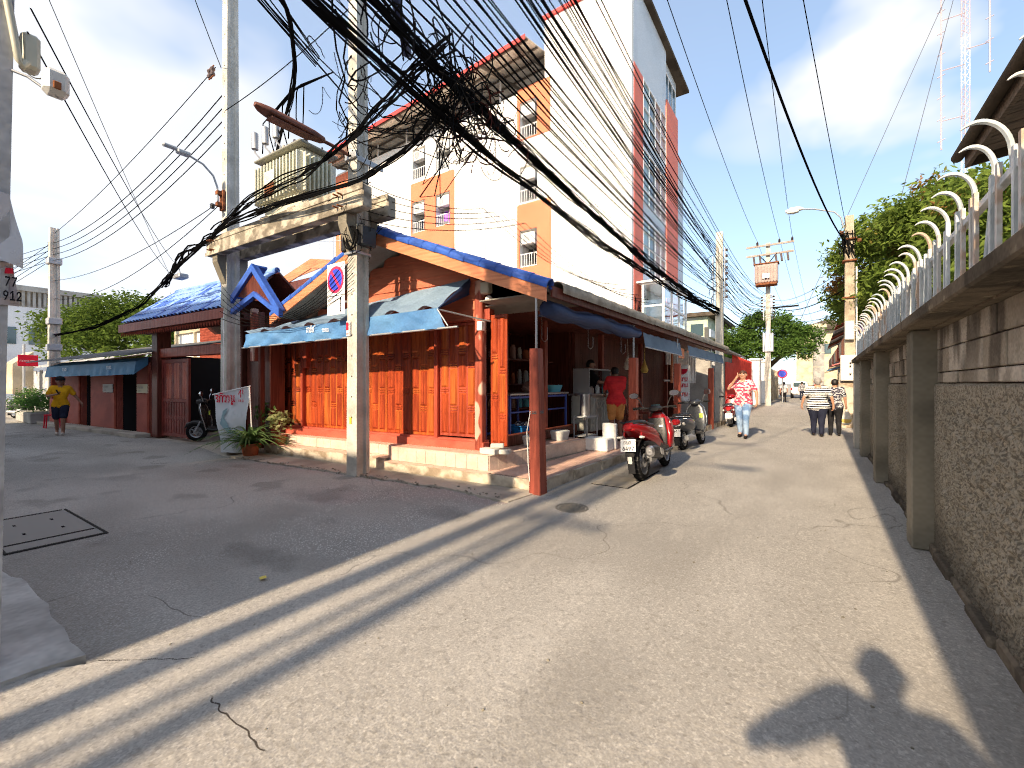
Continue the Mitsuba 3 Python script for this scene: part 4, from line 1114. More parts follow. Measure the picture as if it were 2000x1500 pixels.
part(PO, 'string', cat(cyl((-9.80, 4.02, 1.28), (-9.90, 4.07, 2.9), .008), cyl(b0 + bu * .74 + e3 * 1.36, b0 + bu * .80 + e3 * .3, .012)), 'sign_white')

# ------------------------------------------------------------------ the pale post at the left edge and its fittings
LP = thing('corner_post', 'whitewashed concrete post at the left edge of the lane with meter box and bracket', 'post')
part(LP, 'shaft', hull([(x, y, z) for x in (-3.72, -3.30) for y, z in ((-.02, .05), (.362, .05), (.06, 7.5), (.468, 7.5))]), 'pale_post')
part(LP, 'meter_box', cb(-3.38, -3.29, .43, .50, 3.03, 3.21, .015), 'box_cream')
plain('box_cream', (0.50, 0.49, 0.40), 0.45)
part(LP, 'conduit', tube([(-3.29, .36, 3.45), (-3.285, .385, 3.3), (-3.28, .41, 3.12), (-3.28, .42, 3.04), (-3.28, .435, 3.015), (-3.28, .447, 3.05)], .016, 8), 'box_cream', smooth=True)
part(LP, 'bracket_arm', tube([(-3.30, .40, 2.985), (-3.27, .45, 2.97), (-3.23, .51, 2.92), (-3.20, .545, 2.895)], .007, 8), 'galv', smooth=True)
LT = thing('bracket_lamp', 'small grey box lamp on a thin bracket from the left corner post', 'lamp')
part(LT, 'housing', cb(-3.25, -3.16, .49, .585, 2.895, 3.02, .02), 'lamp_shell')
part(LT, 'socket', cb(-3.159, -3.15, .52, .55, 2.91, 2.95, .004), 'rust')
part(LT, 'lead', tube(sag((-3.29, .43, 3.02), (-3.22, .51, 2.99), .035, 8), .003, 5), 'cable_grey')
CB = thing('hanging_banner', 'grey cloth banner with dark digits 77 and 912 tied to the left corner post', 'banner')
cl = lambda u, w: np.stack([-3.295 + .012 * np.sin(7 * w) + 0 * u, .34 + u * (.10 + .30 * w - .0 * u), 2.16 - w * .95], 1)
part(CB, 'cloth', grid(10, 16, lambda u, w: np.stack([-3.290 + .015 * np.sin(6 * w + 3 * u), .30 + u * (.09 + .045 * np.minimum(w * 1.6, 1)), 2.36 - w * .36 + .05 * (1-u) * (w > .95)], 1)), 'cloth_grey', smooth=True)
plain('cloth_grey', (0.60, 0.61, 0.66), 0.9)
plain('cloth_mauve', (0.44, 0.38, 0.38), 0.9)
part(CB, 'print_panel', grid(8, 10, lambda u, w: np.stack([-3.305 + .012 * np.sin(6 * w + 3 * u), .30 + u * (.105 + .02 * w), 2.02 - w * .21], 1)), 'cloth_mauve', smooth=True)
for txt, z, y in (('77', 1.905, .372), ('912', 1.835, .366)):
    m = meshkit.text_mesh(txt, .045, .003, True)
    part(CB, 'digits', frame((np.array(m.vertices) * [.55, 1, 1], np.array(m.faces)), (-3.282, y, z), (0, 1, 0), (0, 0, 1), (1, 0, 0)), 'ink_black')
part(CB, 'red_mark', frame(ext([(0, 0), (.03, .005), (.028, .03), (.004, .03)], .003), (-3.292, .374, 1.965), (0, 1, 0), (0, 0, 1), (1, 0, 0)), 'ink_red')
# ------------------------------------------------------------------ loft and foliage helpers
def loft(secs, n=16, axis='x', ex=2.4, cap=True):
    """secs: (s, c1, c2, h1, h2) superellipse sections along the axis; axis x: c=(y,z), axis z: c=(x,y)"""
    rings = []
    a = np.linspace(0, 2 * PI, n, endpoint=False)
    ca, sa = np.sign(np.cos(a)) * np.abs(np.cos(a)) ** (2 / ex), np.sign(np.sin(a)) * np.abs(np.sin(a)) ** (2 / ex)
    for s, c1, c2, h1, h2 in secs:
        p, q = c1 + h1 * ca, c2 + h2 * sa
        rings.append(np.stack({'x': (0 * p + s, p, q), 'z': (p, q, 0 * p + s), 'y': (q * 0 + p, 0 * p + s, q)}[axis], 1))
    v = np.vstack(rings); f = []
    for k in range(len(secs) - 1):
        for j in range(n):
            A, Bq = k * n + j, k * n + (j + 1) % n
            f += [[A, Bq, Bq + n], [A, Bq + n, A + n]]
    if cap:
        m = (len(secs) - 1) * n
        for j in range(1, n - 1):
            f += [[0, j + 1, j], [m, m + j, m + j + 1]]
    f = np.array(f)
    if axis == 'y':
        f = f[:, ::-1]
    return v, f


def leaves(pos, size, seed, droop=.3, aspect=.42, up=.5):
    r = np.random.default_rng(seed); n = len(pos)
    d = r.normal(0, 1, (n, 3)); d[:, 2] = d[:, 2] * .5 - droop; d /= np.linalg.norm(d, axis=1, keepdims=True)
    nn = r.normal(0, 1, (n, 3)); nn[:, 2] += up * 2
    s = np.cross(d, nn); s /= np.linalg.norm(s, axis=1, keepdims=True) + 1e-9
    L = (size * r.uniform(.65, 1.25, n))[:, None]
    a, t = pos, pos + d * L
    m = pos + d * L * .45
    b, c = m + s * L * aspect * .5, m - s * L * aspect * .5
    v = np.stack([a, b, t, c], 1).reshape(-1, 3)
    i = np.arange(n)[:, None] * 4
    return v, np.vstack([i + [0, 1, 2], i + [0, 2, 3]])


def crown_points(lobes, nclump, per, spread, seed, shell=.75, lower=-.35):
    r = np.random.default_rng(seed); out = []
    w = np.array([l[1] * l[2] * l[3] if False else np.prod(l[1]) ** (2 / 3) for l in lobes]); w = w / w.sum()
    for k in range(nclump):
        c, rad = lobes[r.choice(len(lobes), p=w)]
        d = r.normal(0, 1, 3); d /= np.linalg.norm(d)
        if d[2] < lower:
            d[2] *= -.6
        rr = r.uniform(shell, 1.04) if r.random() < .85 else r.uniform(.3, .8)
        q = np.asarray(c) + d * np.asarray(rad) * rr
        s = spread * r.uniform(.6, 1.35)
        m = int(per * r.uniform(.5, 1.4))
        out.append(q + r.normal(0, 1, (m, 3)) * [s, s, s * .55])
    return np.vstack(out)


def tree(label, base, h, lobes, leaf, size, nclump, per, spread, seed, trunk_r=.2, cat_='tree', droop=.3, aspect=.42, name='tree', lean=(0, 0), group=None):
    t = thing(name, label, cat_, group)
    r = np.random.default_rng(seed)
    base = np.asarray(base, float); top = base + [lean[0], lean[1], h]
    pts = [base * (1 - u) + top * u + np.r_[r.normal(0, .05, 2) * u, 0] for u in np.linspace(0, 1, 6)]
    part(t, 'trunk', tube(pts, np.linspace(trunk_r * 1.3, trunk_r * .7, 6), 9), 'bark', smooth=True)
    for c, rad in lobes:
        c = np.asarray(c, float)
        mid = (top + c) / 2 + r.normal(0, .15, 3)
        part(t, 'limb', tube([top - [0, 0, .15 * h * r.random()], mid, c, c + (c - mid) * .35], [trunk_r * .55, trunk_r * .4, trunk_r * .22, .02], 6), 'bark', smooth=True)
    part(t, 'crown', leaves(crown_points([(np.asarray(c), np.asarray(rad)) for c, rad in lobes], nclump, per, spread, seed), size, seed + 1, droop, aspect), leaf)
    return t


# ------------------------------------------------------------------ gateway, left of the wooden house
GT = thing('gateway', 'dark red wooden gateway under a blue tiled roof, one leaf open', 'gateway')
g1 = np.array([-14.35, 4.30, 0]); g2 = np.array([-10.55, 4.60, 0])
gu = (g2 - g1) / np.linalg.norm(g2 - g1); gn = np.array([-gu[1], gu[0], 0])
GF = lambda m: frame(m, g1, gu, gn, (0, 0, 1))
LG = np.linalg.norm(g2 - g1)
part(GT, 'post', GF(cb(-.32, .0, 0, .32, 0, 3.0, .015)), 'dark_wood')
part(GT, 'post', GF(cb(LG - .1, LG + .18, 0, .3, 0, 3.0, .015)), 'dark_wood')
part(GT, 'lintel', GF(cb(.001, LG - .101, .05, .22, 2.12, 2.36, .012)), 'red_wood')
part(GT, 'lintel', GF(cb(-.4, LG + .3, -.02, .3, 2.82, 2.94, .012)), 'dark_wood')
for k, (x, ang, ww) in enumerate(((.02, -.02, 1.5), (LG - .12, PI - .52, 1.3))):
    M_ = lambda m: GF(mv(m, (x, .12, 0), ang))
    lf = part(GT, 'gate_leaf', M_(cat(cb(0, ww, -.025, .025, .06, .14, .006), cb(0, ww, -.025, .025, .95, 1.04, .006), cb(0, ww, -.025, .025, 1.96, 2.06, .006), cb(0, .09, -.03, .03, .04, 2.07, .006), cb(ww - .09, ww, -.03, .03, .04, 2.07, .006))), 'gate_red')
    nb_ = 9
    for i in range(nb_):
        w_ = (ww - .18) / nb_
        x0 = .09 + i * w_
        part(lf, 'board', M_(cb(x0 + .003, x0 + w_ - .003, -.012, .012, 1.041, 1.959, .004)), 'red_wood' if i % 3 else 'gate_red')
        part(lf, 'baluster', M_(cat(cb(x0 + .02, x0 + w_ - .02, -.012, .012, .141, .949, .006), cb(x0 + .008, x0 + w_ - .008, -.018, .018, .50, .60, .006))), 'gate_red')
part(GT, 'inner_wall', GF(cb(.0, 1.9, 2.6, 2.66, 0, 2.1, .01)), 'dark_wood')
for i in range(9):
    part(GT, 'inner_board', GF(cb(.0 + i * .4, .39 + i * .4, 2.4, 2.44, 0, 2.05 + .02 * (i % 2), .008)), ('dark_wood', 'red_wood')[i % 2])
# tiled roof: half-round tile courses on a slope
gA, gB = g1 + gu * -.75 - gn * .50 + e3 * 3.00, g1 + gu * (LG + .55) - gn * .50 + e3 * 3.02
up_ = gn * 1.15 + e3 * .98
part(GT, 'roof_base', slab(gA - e3 * .03, gB - e3 * .03, gB + up_ - e3 * .03 - gu * .2, gA + up_ - e3 * .03 + gu * .35, .04), 'dark_wood')
part(GT, 'roof_base', slab(gB + up_ - e3 * .03 - gu * .2, gB + gn * 2.3 - e3 * .03, gA + gn * 2.3 - e3 * .03, gA + up_ - e3 * .03 + gu * .35, .04)[0:2] if False else slab(gA + up_ - e3 * .03, gB + up_ - e3 * .03, gB + gn * 2.3 - e3 * .03, gA + gn * 2.3 - e3 * .03, .04), 'dark_wood')
nt, Lr = 28, np.linalg.norm(gB - gA)
ang = np.linspace(0, PI, 7)
for i in range(nt):
    for j in range(5):
        o = gA + gu * (Lr * (i + .5) / nt) + up_ * (j / 5.0) + gu * (.35 * j / 5.0 * (1 - 2.0 * i / nt) * .5)
        uu = up_ / np.linalg.norm(up_); wv = np.cross(gu, uu)
        Lt = np.linalg.norm(up_) / 5 + .03
        vs = np.array([gu * .078 * math.cos(a) + wv * (.045 * math.sin(a)) + uu * l + wv * (.012 * (1 - l / Lt)) for l in (0, Lt) for a in ang]) + o
        f = [[k, k + 1, k + 8] for k in range(6)] + [[k, k + 8, k + 7] for k in range(6)]
        part(GT, 'roof_tile', (vs, np.array(f)), 'blue_tile_pale' if rng.random() < .8 else 'blue_tile', smooth=True)
part(GT, 'ridge_tiles', tube([gA + up_ + e3 * .03 + gu * .3, gB + up_ + e3 * .03 - gu * .1], .07, 8), 'blue_tile_pale', smooth=True)
part(GT, 'eave_fascia', slab(gA - e3 * .24 - gn * .03, gB - e3 * .24 - gn * .03, gB - e3 * .04 - gn * .03, gA - e3 * .04 - gn * .03, -.03), 'post_wood')
fr = []
for i in range(44):
    x = i * Lr / 44
    fr.append(ext([(x + .01, 0), (x + Lr / 44 - .01, 0), (x + Lr / 88, -.10)], .015))
part(GT, 'carved_trim', frame(cat(*fr), gA - e3 * .25 + gn * .0, gu, e3, -gn), 'brick_red', stuff=True)
part(GT, 'soffit', slab(gA - e3 * .2 + gn * .03, gB - e3 * .2 + gn * .03, gB - e3 * .2 + gn * .6, gA - e3 * .2 + gn * .6, .03), 'dark_wood')
# little gable between gateway and house
GG = thing('small_gable', 'small blue-edged brown gable between the gateway roof and the house roof', 'gable')
ga_, gl_, gr_ = np.array([-9.0, 4.18, 3.72]), np.array([-9.78, 4.14, 3.18]), np.array([-8.22, 4.30, 2.80])
hd = np.array([0, 0, 1.])
for nm, p, q_, h in (('bargeboard', gl_, ga_, .12), ('bargeboard', ga_, gr_, .12)):
    part(GG, nm, slab(p - hd * h, q_ - hd * h, q_ + hd * .04, p + hd * .04, .06), 'blue_tile')
gm_ = np.array([-8.97, 4.2, 3.20])
part(GG, 'lower_wave', cat(slab(gl_ - hd * .34, gm_ - hd * .08, gm_ + hd * .02, gl_ - hd * .24, .09), slab(gm_ - hd * .08, gr_ - hd * .13, gr_ - hd * .02, gm_ + hd * .02, .09)), 'blue_tile')
part(GG, 'infill', slab(gl_ + [.1, .05, .02], gm_ + [0, .05, -.0], gr_ + [-.1, .05, .1], ga_ + [0, .05, -.12], .02), 'dark_wood')
part(GG, 'roof', cat(slab(gl_ + hd * .02, ga_ + hd * .03, ga_ + [0, .3, .03], gl_ + [0, .3, .02], .04), slab(ga_ + hd * .03, gr_ + hd * .02, gr_ + [0, .12, .02], ga_ + [0, .12, .03], .04)), 'blue_tile')
part(GG, 'wall', cat(bx(-10.35, -9.35, 4.72, 4.8, .1, 2.7), bx(-9.4, -9.3, 4.7, 5.0, .1, 2.7)), 'dark_wood')
part(GG, 'post', cb(-9.78, -9.66, 4.52, 4.64, 1.9, 3.0, .01), 'worn_post')
part(GG, 'post', cb(-9.45, -9.36, 4.52, 4.62, .1, 2.9, .01), 'dark_wood')
# roof and brick house in the yard
RH = thing('yard_house', 'red brick house behind the gateway with a pale blue roof and curtained window', 'house')
part(RH, 'wall', cat(bx(-21.7, -16.5, 8.0, 8.2, 0, 4.6), bx(-16.7, -16.5, 8.2, 12, 0, 4.6)), 'brick_red')
for r_ in range(18):
    zz = 2.6 + r_ * .11
    part(RH, 'brick_course', bx(-21.68, -16.6, 7.985, 7.999, zz, zz + .085), 'brick_red')
wn = part(RH, 'window', cat(bx(-24.5, -21.72, 8.0, 8.1, 3.70, 3.86), bx(-24.5, -24.4, 8.0, 8.1, 2.6, 3.7), bx(-22.4, -22.3, 8.0, 8.1, 2.6, 3.7), bx(-24.5, -21.72, 8.0, 8.1, 2.5, 2.6)), 'stucco_cream')
part(wn, 'curtain', grid(40, 2, lambda u, w: (-24.4 + u * 2.65, 8.12 + .03 * np.sin(u * 60), 2.6 + w * 1.1)), 'cloth_white')
part(wn, 'curtain', bx(-23.3, -22.95, 8.16, 8.2, 2.6, 3.7), 'room_dark')
part(RH, 'roof', slab((-18.6, 8.2, 4.3), (-16.6, 8.2, 3.2), (-15.6, 11.2, 5.35), (-18.0, 11.2, 6.0), .06), 'blue_tile_pale')
for k in range(9):
    a_, b_ = np.array([-18.6, 8.2, 4.33]), np.array([-16.6, 8.2, 3.23]); c_, d_ = np.array([-15.6, 11.2, 5.38]), np.array([-18.0, 11.2, 6.03])
    u0 = (k + .5) / 9
    part(RH, 'roof_rib', cyl(a_ * (1 - u0) + b_ * u0, d_ * (1 - u0) + c_ * u0, .03, sides=5), 'blue_tile_pale')
part(RH, 'fascia', cat(slab((-19.6, 8.9, 5.05), (-15.4, 10.2, 6.15), (-15.4, 10.2, 6.28), (-19.6, 8.9, 5.17), .05), slab((-16.9, 9, 5.55), (-15.0, 9, 5.95), (-15.0, 9, 5.6), (-16.9, 9, 5.2), -.05), slab((-15.0, 9, 5.95), (-12.9, 9, 5.55), (-12.9, 9, 5.3), (-15.0, 9, 5.6), -.05)), 'fascia_wood')
part(RH, 'upper_wall', bx(-16.9, -12.9, 9.05, 9.2, 2, 5.3), 'dark_wood')
an = thing('tv_antenna', 'thin rooftop television antenna seen under the transformer beams', 'antenna')
part(an, 'mast', cyl((-14.55, 9.6, 5.6), (-14.55, 9.6, 7.6), .015), 'galv')
part(an, 'boom', cyl((-15.6, 9.2, 6.75), (-13.3, 10.0, 6.55), .012), 'galv')
for k in range(6):
    x = -15.5 + k * .42
    part(an, 'element', cyl((x, 9.25 + k * .14, 6.45 - .035 * k), (x, 9.25 + k * .14, 7.0 - .035 * k), .008), 'galv')

# ------------------------------------------------------------------ row of small shops
SH = thing('shop_row', 'low row of dark red shops with open doorways under a grey corrugated roof', 'building')
s1, s0 = np.array([-14.75, 4.28, 0]), np.array([-22.6, 3.66, 0]); su = (s1 - s0) / np.linalg.norm(s1 - s0); sn = np.array([-su[1], su[0], 0]); LS = np.linalg.norm(s1 - s0)
SF = lambda m: frame(m, s0, su, sn, (0, 0, 1))
x = LS
piers_ = [(0, .3), (1.4, 2.9), (3.7, 5.7), (7.0, 7.85)]
for k, (a_, b_) in enumerate(piers_):
    part(SH, 'wall_pier', SF(cb(a_, b_, 0, .15, 0, 2.0, .01)), 'shop_red')
    part(SH, 'pilaster', SF(cb(b_ - .12, b_, -.03, -.001, 0, 2.0, .005)), 'brick_red')
part(SH, 'header', SF(bx(0, LS, .01, .14, 1.78, 2.16)), 'dark_wood')
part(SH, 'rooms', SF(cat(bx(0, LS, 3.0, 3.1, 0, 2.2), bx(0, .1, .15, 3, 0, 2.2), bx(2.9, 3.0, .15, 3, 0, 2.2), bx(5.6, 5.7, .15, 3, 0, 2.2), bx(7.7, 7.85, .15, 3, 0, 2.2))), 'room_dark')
part(SH, 'plinth', SF(cb(0, LS, -.35, .0, -.02, .10, .015)), 'apron_concrete')
ro = []
for i in range(60):
    x0 = -.3 + i * (LS + .5) / 60
    part(SH, 'roof_corrugation', SF(hull([(x0 + dx, y, z + dz) for dx, dz in ((0, 0), (.07, .035), (.138, 0)) for y, z in ((-.55, 2.16), (3.0, 2.95))])), 'tin_dark')
dirty('tin_dark', (0.15, 0.15, 0.15), (0.09, 0.09, 0.09), 3.0, rough=.7)
part(SH, 'counter', SF(cb(.3, 1.6, -.1, .3, .1, .9, .01)), 'shop_red')
for k, (a_, b_, lab) in enumerate(((1.4, 5.2, 'blue canvas awning of the farther shop, left of the other one'), (5.3, 7.86, 'blue canvas awning of the nearer shop, next to the gateway'))):
    aw = thing('shop_awning', lab, 'awning', None)
    P_ = [SF((np.array([p_]), np.zeros((1, 3), int)))[0][0] for p_ in ((a_, -.05, 2.14), (b_, -.05, 2.14), (b_, -.32, 2.02), (a_, -.42, 1.99), (b_, -.36, 1.68), (a_, -.48, 1.64))]
    part(aw, 'canopy', slab(P_[3], P_[2], P_[1], P_[0], .01), 'awning_teal')
    part(aw, 'valance', grid(50, 4, lambda u, w: P_[3][None] * ((1 - u) * (1 - w))[:, None] + P_[2][None] * (u * (1 - w))[:, None] + P_[4][None] * (u * w)[:, None] + P_[5][None] * ((1 - u) * w)[:, None] + sn[None] * (.015 * np.sin(u * 40) * w)[:, None]), 'awning_teal', smooth=True)
    part(aw, 'end_flap', cat(slab(P_[0], P_[3], P_[5], P_[0] - e3 * .2, .008), slab(P_[1], P_[2], P_[4], P_[1] - e3 * .2, .008)), 'awning_teal')
    o_ = P_[3] * .62 + P_[2] * .38 - sn * .02 - e3 * .17
    strokes(aw, 'print', o_, su, e3, .085, word([TO, AA, MO, SO, NO], .8), 'ink_white', .02)
    strokes(aw, 'print', o_ - e3 * .11 + su * .05, su, e3, .05, word([WO, AA, KO, RO, NO], .8), 'awning_blue', .02)
for k, (a_, lab) in enumerate(((4.75, 'grey notice plate on the red pier between the two shop doors'), (7.1, 'cream notice plate on the red pier beside the gateway'))):
    ns = thing('notice_plate', lab, 'sign')
    part(ns, 'board', SF(cb(a_, a_ + .72, -.03, -.012, 1.17, 1.42, .003)), ('plate_grey', 'plate_cream')[k])
    strokes(ns, 'print', SF((np.array([(a_ + .08, -.032, 1.30)]), np.zeros((1, 3), int)))[0][0], su, e3, .05, word([KO, WO, NO, AA, RO, TO, SO], .95), 'ink_grey', .002)
    strokes(ns, 'print', SF((np.array([(a_ + .08, -.032, 1.21)]), np.zeros((1, 3), int)))[0][0], su, e3, .04, word([MO, AA, NO, RO, KO, WO], .95), 'ink_grey', .002)
plain('plate_grey', (0.55, 0.55, 0.52), .6)
plain('plate_cream', (0.62, 0.56, 0.40), .6)
st = thing('plastic_stool', 'small red stool in front of the farther shop', 'stool')
sp = SF((np.array([(2.2, -.5, 0)]), np.zeros((1, 3), int)))[0][0]
part(st, 'seat', mv(cb(-.17, .17, -.17, .17, .40, .43, .02), sp), 'ink_red')
for dx, dy in ((-.14, -.14), (.14, -.14), (-.14, .14), (.14, .14)):
    part(st, 'leg', cyl(sp + [dx * 1.15, dy * 1.15, 0], sp + [dx, dy, .40], .018), 'ink_red')

# ---- far left: pole, sign, sign box, planter, low wall, white house, trees
PC = thing('utility_pole', 'grey concrete pole at the far left with four insulators, in front of the mango trees', 'utility pole')
lx, ly = -24.1, 4.0
grooved_pole(PC, lx, ly, 7.4, .30, .32, .8, holes=False)
part(PC, 'insulator_rack', cat(cb(lx - .38, lx - .34, ly - .03, ly + .03, 6.1, 6.95, .005), *[cb(lx - .36, lx - .1, ly - .02, ly + .02, z, z + .03, .004) for z in (6.15, 6.45, 6.75)]), 'galv')
for z in (6.2, 6.42, 6.64, 6.86):
    part(PC, 'insulator', lathe2([(.0, z - .05), (.05, z - .05), (.06, z - .03), (.035, z), (.06, z + .03), (.05, z + .05), (0, z + .05)][::-1], 10, (lx - .36, ly - .06, 0)), 'porcelain_dark')
for z in (6.0, 3.7, 2.7):
    part(PC, 'clamp', cb(lx - .2, lx + .2, ly - .2, ly + .2, z, z + .25, .02), 'galv')
SG = thing('street_name_sign', 'red rectangular street sign with white line of text on a grey post', 'sign')
part(SG, 'post', cyl((-29.2, 3.9, 0), (-29.2, 3.9, 3.2), .045), 'galv')
part(SG, 'board', cb(-29.14, -29.10, 3.70, 4.32, 2.22, 2.72, .01), 'ink_red')
strokes(SG, 'print', np.array([-29.095, 3.76, 2.42]), np.array([0, 1., 0]), e3, .07, word([KO, NO, AA, TO, RO, WO, SO, MO], .85), 'ink_white', .004)
BXs = thing('hooded_sign_box', 'cream boxed sign with a sloping hood at the far left', 'sign')
part(BXs, 'box', hull([(x, y, z) for x, y in ((-36.3, 4.1), (-35.3, 4.3), (-35.5, 5.1), (-36.5, 4.9)) for z in (.9, 2.5)] + [(-35.5, 5.1, 3.2), (-36.4, 4.9, 3.2)]), 'stucco_cream')
part(BXs, 'foot', cb(-36.1, -35.6, 4.4, 4.8, 0, .9, .02), 'galv')
PLT = thing('planter', 'long planter box with a bushy flowering shrub by the far left pole', 'planter')
part(PLT, 'box', cb(-25.6, -22.9, 3.2, 3.9, 0, .38, .02), 'stucco_grey')
part(PLT, 'shrub', leaves(crown_points([(np.array([-24.8, 3.45, .72]), np.array([.8, .45, .5])), (np.array([-23.6, 3.55, .62]), np.array([.7, .4, .4]))], 120, 26, .16, 71), .10, 72), 'leaf_pot')
part(PLT, 'flowers', leaves(crown_points([(np.array([-24.3, 3.4, .85]), np.array([1.2, .5, .4]))], 30, 4, .1, 73), .06, 74, aspect=.8), 'flower_pale')
plain('flower_pale', (0.62, 0.50, 0.42), .8)
LW = thing('low_wall', 'grey corrugated tin fence behind the far left sign', 'fence')
for i in range(24):
    part(LW, 'sheet', bx(-40 + i * .72, -40 + i * .72 + .70, 5.6 - .03 * i, 5.64 - .03 * i, 0, 2.0 + .1 * (i % 3)), 'tin')
part(LW, 'roof_edge', slab((-40, 5.3, 2.4), (-23, 4.6, 2.25), (-23, 7.4, 2.9), (-40, 8, 3.1), .05), 'tin')
WH = thing('white_house', 'pale multi-storey house at the far left edge beyond the trees', 'building')
part(WH, 'wall', cat(bx(-75, -62.2, 6, 14, 0, 8.8)), 'stucco_white')
dirty('stucco_white', (0.72, 0.72, 0.73), (0.58, 0.58, 0.60), .5, rough=.8)
part(WH, 'top_louvre', bx(-75, -62.0, 5.9, 14, 10.3, 10.8), 'stucco_grey')
for i in range(22):
    part(WH, 'louvre', bx(-62.4, -62.15, 6 + i * .36, 6.2 + i * .36, 8.81, 10.29), 'stucco_grey')
    part(WH, 'louvre', bx(-75 + i * .58, -74.75 + i * .58, 5.98, 6.1, 8.81, 10.29), 'stucco_grey')
for i in range(4):
    part(WH, 'window', bx(-62.19, -62.12, 6.8 + i * 1.8, 7.8 + i * 1.8, 5.2, 6.8), 'window_dark')
tree('broad mango tree with dense dark foliage behind the far left pole', (-37.6, 9.2, 0), 3.0, [((-39.4, 8.0, 4.6), (2.6, 2.4, 1.9)), ((-36.6, 9.3, 5.4), (2.6, 2.4, 1.9)), ((-34.6, 10.0, 4.6), (2.2, 2.2, 1.8)), ((-37.2, 7.6, 3.6), (2.6, 1.8, 1.4)), ((-33.4, 10.4, 5.2), (1.7, 1.6, 1.5))], 'leaf_mango', .27, 620, 34, .34, 101, .28)
tree('mango tree partly hidden by the gateway, right of the broad one', (-27.5, 11.0, 0), 2.6, [((-28.6, 9.4, 3.4), (1.9, 1.6, 1.5)), ((-26.6, 10.6, 4.2), (1.8, 1.6, 1.5)), ((-24.8, 11.0, 3.2), (1.8, 1.6, 1.3))], 'leaf_mango', .25, 330, 32, .30, 111, .22)
pt = thing('papaya_tree', 'small papaya with pale leaves rising behind the shop roof', 'tree')
part(pt, 'trunk', cyl((-24.6, 6.4, 0), (-24.6, 6.4, 2.5), .09, .06), 'bark')
pv = []
for k in range(13):
    a_ = k * 2.4; L_ = .55 + .2 * (k % 3)
    c_ = np.array([-24.6 + L_ * math.cos(a_), 6.4 + L_ * math.sin(a_), 2.62 + .12 * (k % 4)])
    pv.append(leaves(c_ + np.random.default_rng(k).normal(0, .08, (9, 3)), .36, 300 + k, droop=.4, up=1.2))
    pv.append(tube([(-24.6, 6.4, 2.45), c_], .012, 4))
part(pt, 'crown', cat(*pv), 'leaf_light')

# ---- pots by the steps
def blade_plant(t, o, n, L, w, seed, mat):
    r = np.random.default_rng(seed); ms = []
    for k in range(n):
        a_ = r.uniform(0, 2 * PI); el = r.uniform(.5, 1.45); l = L * r.uniform(.6, 1.1)
        s_ = np.linspace(0, 1, 8)
        rad = l * (math.cos(el) * s_ + .25 * s_ ** 2); zz = l * (math.sin(el) * s_ - .62 * s_ ** 2.2)
        px_, py_ = rad * math.cos(a_), rad * math.sin(a_)
        ww = w * np.sin(PI * (s_ * .9 + .1)) ** .6 * r.uniform(.7, 1.2)
        sx_, sy_ = -math.sin(a_) * ww, math.cos(a_) * ww
        v = np.vstack([np.stack([px_ - sx_, py_ - sy_, zz + .3 * ww], 1), np.stack([px_, py_, zz], 1), np.stack([px_ + sx_, py_ + sy_, zz + .3 * ww], 1)]) + o
        f = []
        for i in range(7):
            f += [[i, i + 1, i + 9], [i, i + 9, i + 8], [i + 8, i + 9, i + 17], [i + 8, i + 17, i + 16]]
        ms.append((v, np.array(f)))
    return part(t, 'leaves', cat(*ms), mat)


pot = lambda o, r, h: lathe2([(.0, .0), (r * .72, .0), (r, h), (r * 1.1, h), (r * 1.1, h + .03), (r * .92, h + .03), (r * .9, h - .03), (.0, h - .03)][::-1], 20, o)
p1 = thing('potted_plant', 'large strap-leaved plant in a terracotta pot in front of the banner', 'potted plant')
part(p1, 'pot', pot((-9.20, 4.26, .0), .17, .22), 'terracotta', smooth=40)
blade_plant(p1, np.array([-9.22, 4.24, .22]), 110, .98, .022, 3, 'leaf_strap')
blade_plant(p1, np.array([-9.20, 4.26, .18]), 60, .55, .020, 5, 'leaf_pot')
p2_ = thing('potted_plant', 'leafy plant in a dark pot behind the strap-leaved one', 'potted plant')
part(p2_, 'pot', pot((-9.45, 4.72, .17), .13, .18), 'pot_dark', smooth=40)
plain('pot_dark', (0.10, 0.035, 0.025), .5)
part(p2_, 'stems', cat(*[tube([(-9.45, 4.72, .3), (-9.45 + dx, 4.72 + dy, .55), (-9.45 + 1.6 * dx, 4.72 + 1.4 * dy, .9)], .008, 5) for dx, dy in ((.05, .02), (-.06, .03), (-.1, -.05))]), 'bark')
part(p2_, 'leaves', leaves(crown_points([(np.array([-9.5, 4.7, .72]), np.array([.22, .18, .35]))], 40, 7, .06, 81), .11, 82), 'leaf_pot')
p3_ = thing('potted_plant', 'pale-leaved plant in an orange terracotta pot on the lower step', 'potted plant')
part(p3_, 'pot', pot((-9.02, 4.74, .178), .13, .17), 'terracotta', smooth=40)
part(p3_, 'stems', cat(*[tube([(-9.02, 4.74, .3), (-9.0 + dx, 4.74, .62), (-8.98 + 1.6 * dx, 4.75, .86)], .007, 5) for dx in (-.07, .02, .08)]), 'bark')
part(p3_, 'leaves', leaves(crown_points([(np.array([-9.0, 4.74, .62]), np.array([.24, .18, .24]))], 34, 6, .06, 91), .10, 92, aspect=.6), 'leaf_light2')
leafmat('leaf_light2', (0.16, 0.22, 0.07), (0.36, 0.36, 0.18))
sl_ = thing('sandals', 'pair of dark sandals on the top step left of the pole', 'sandals')
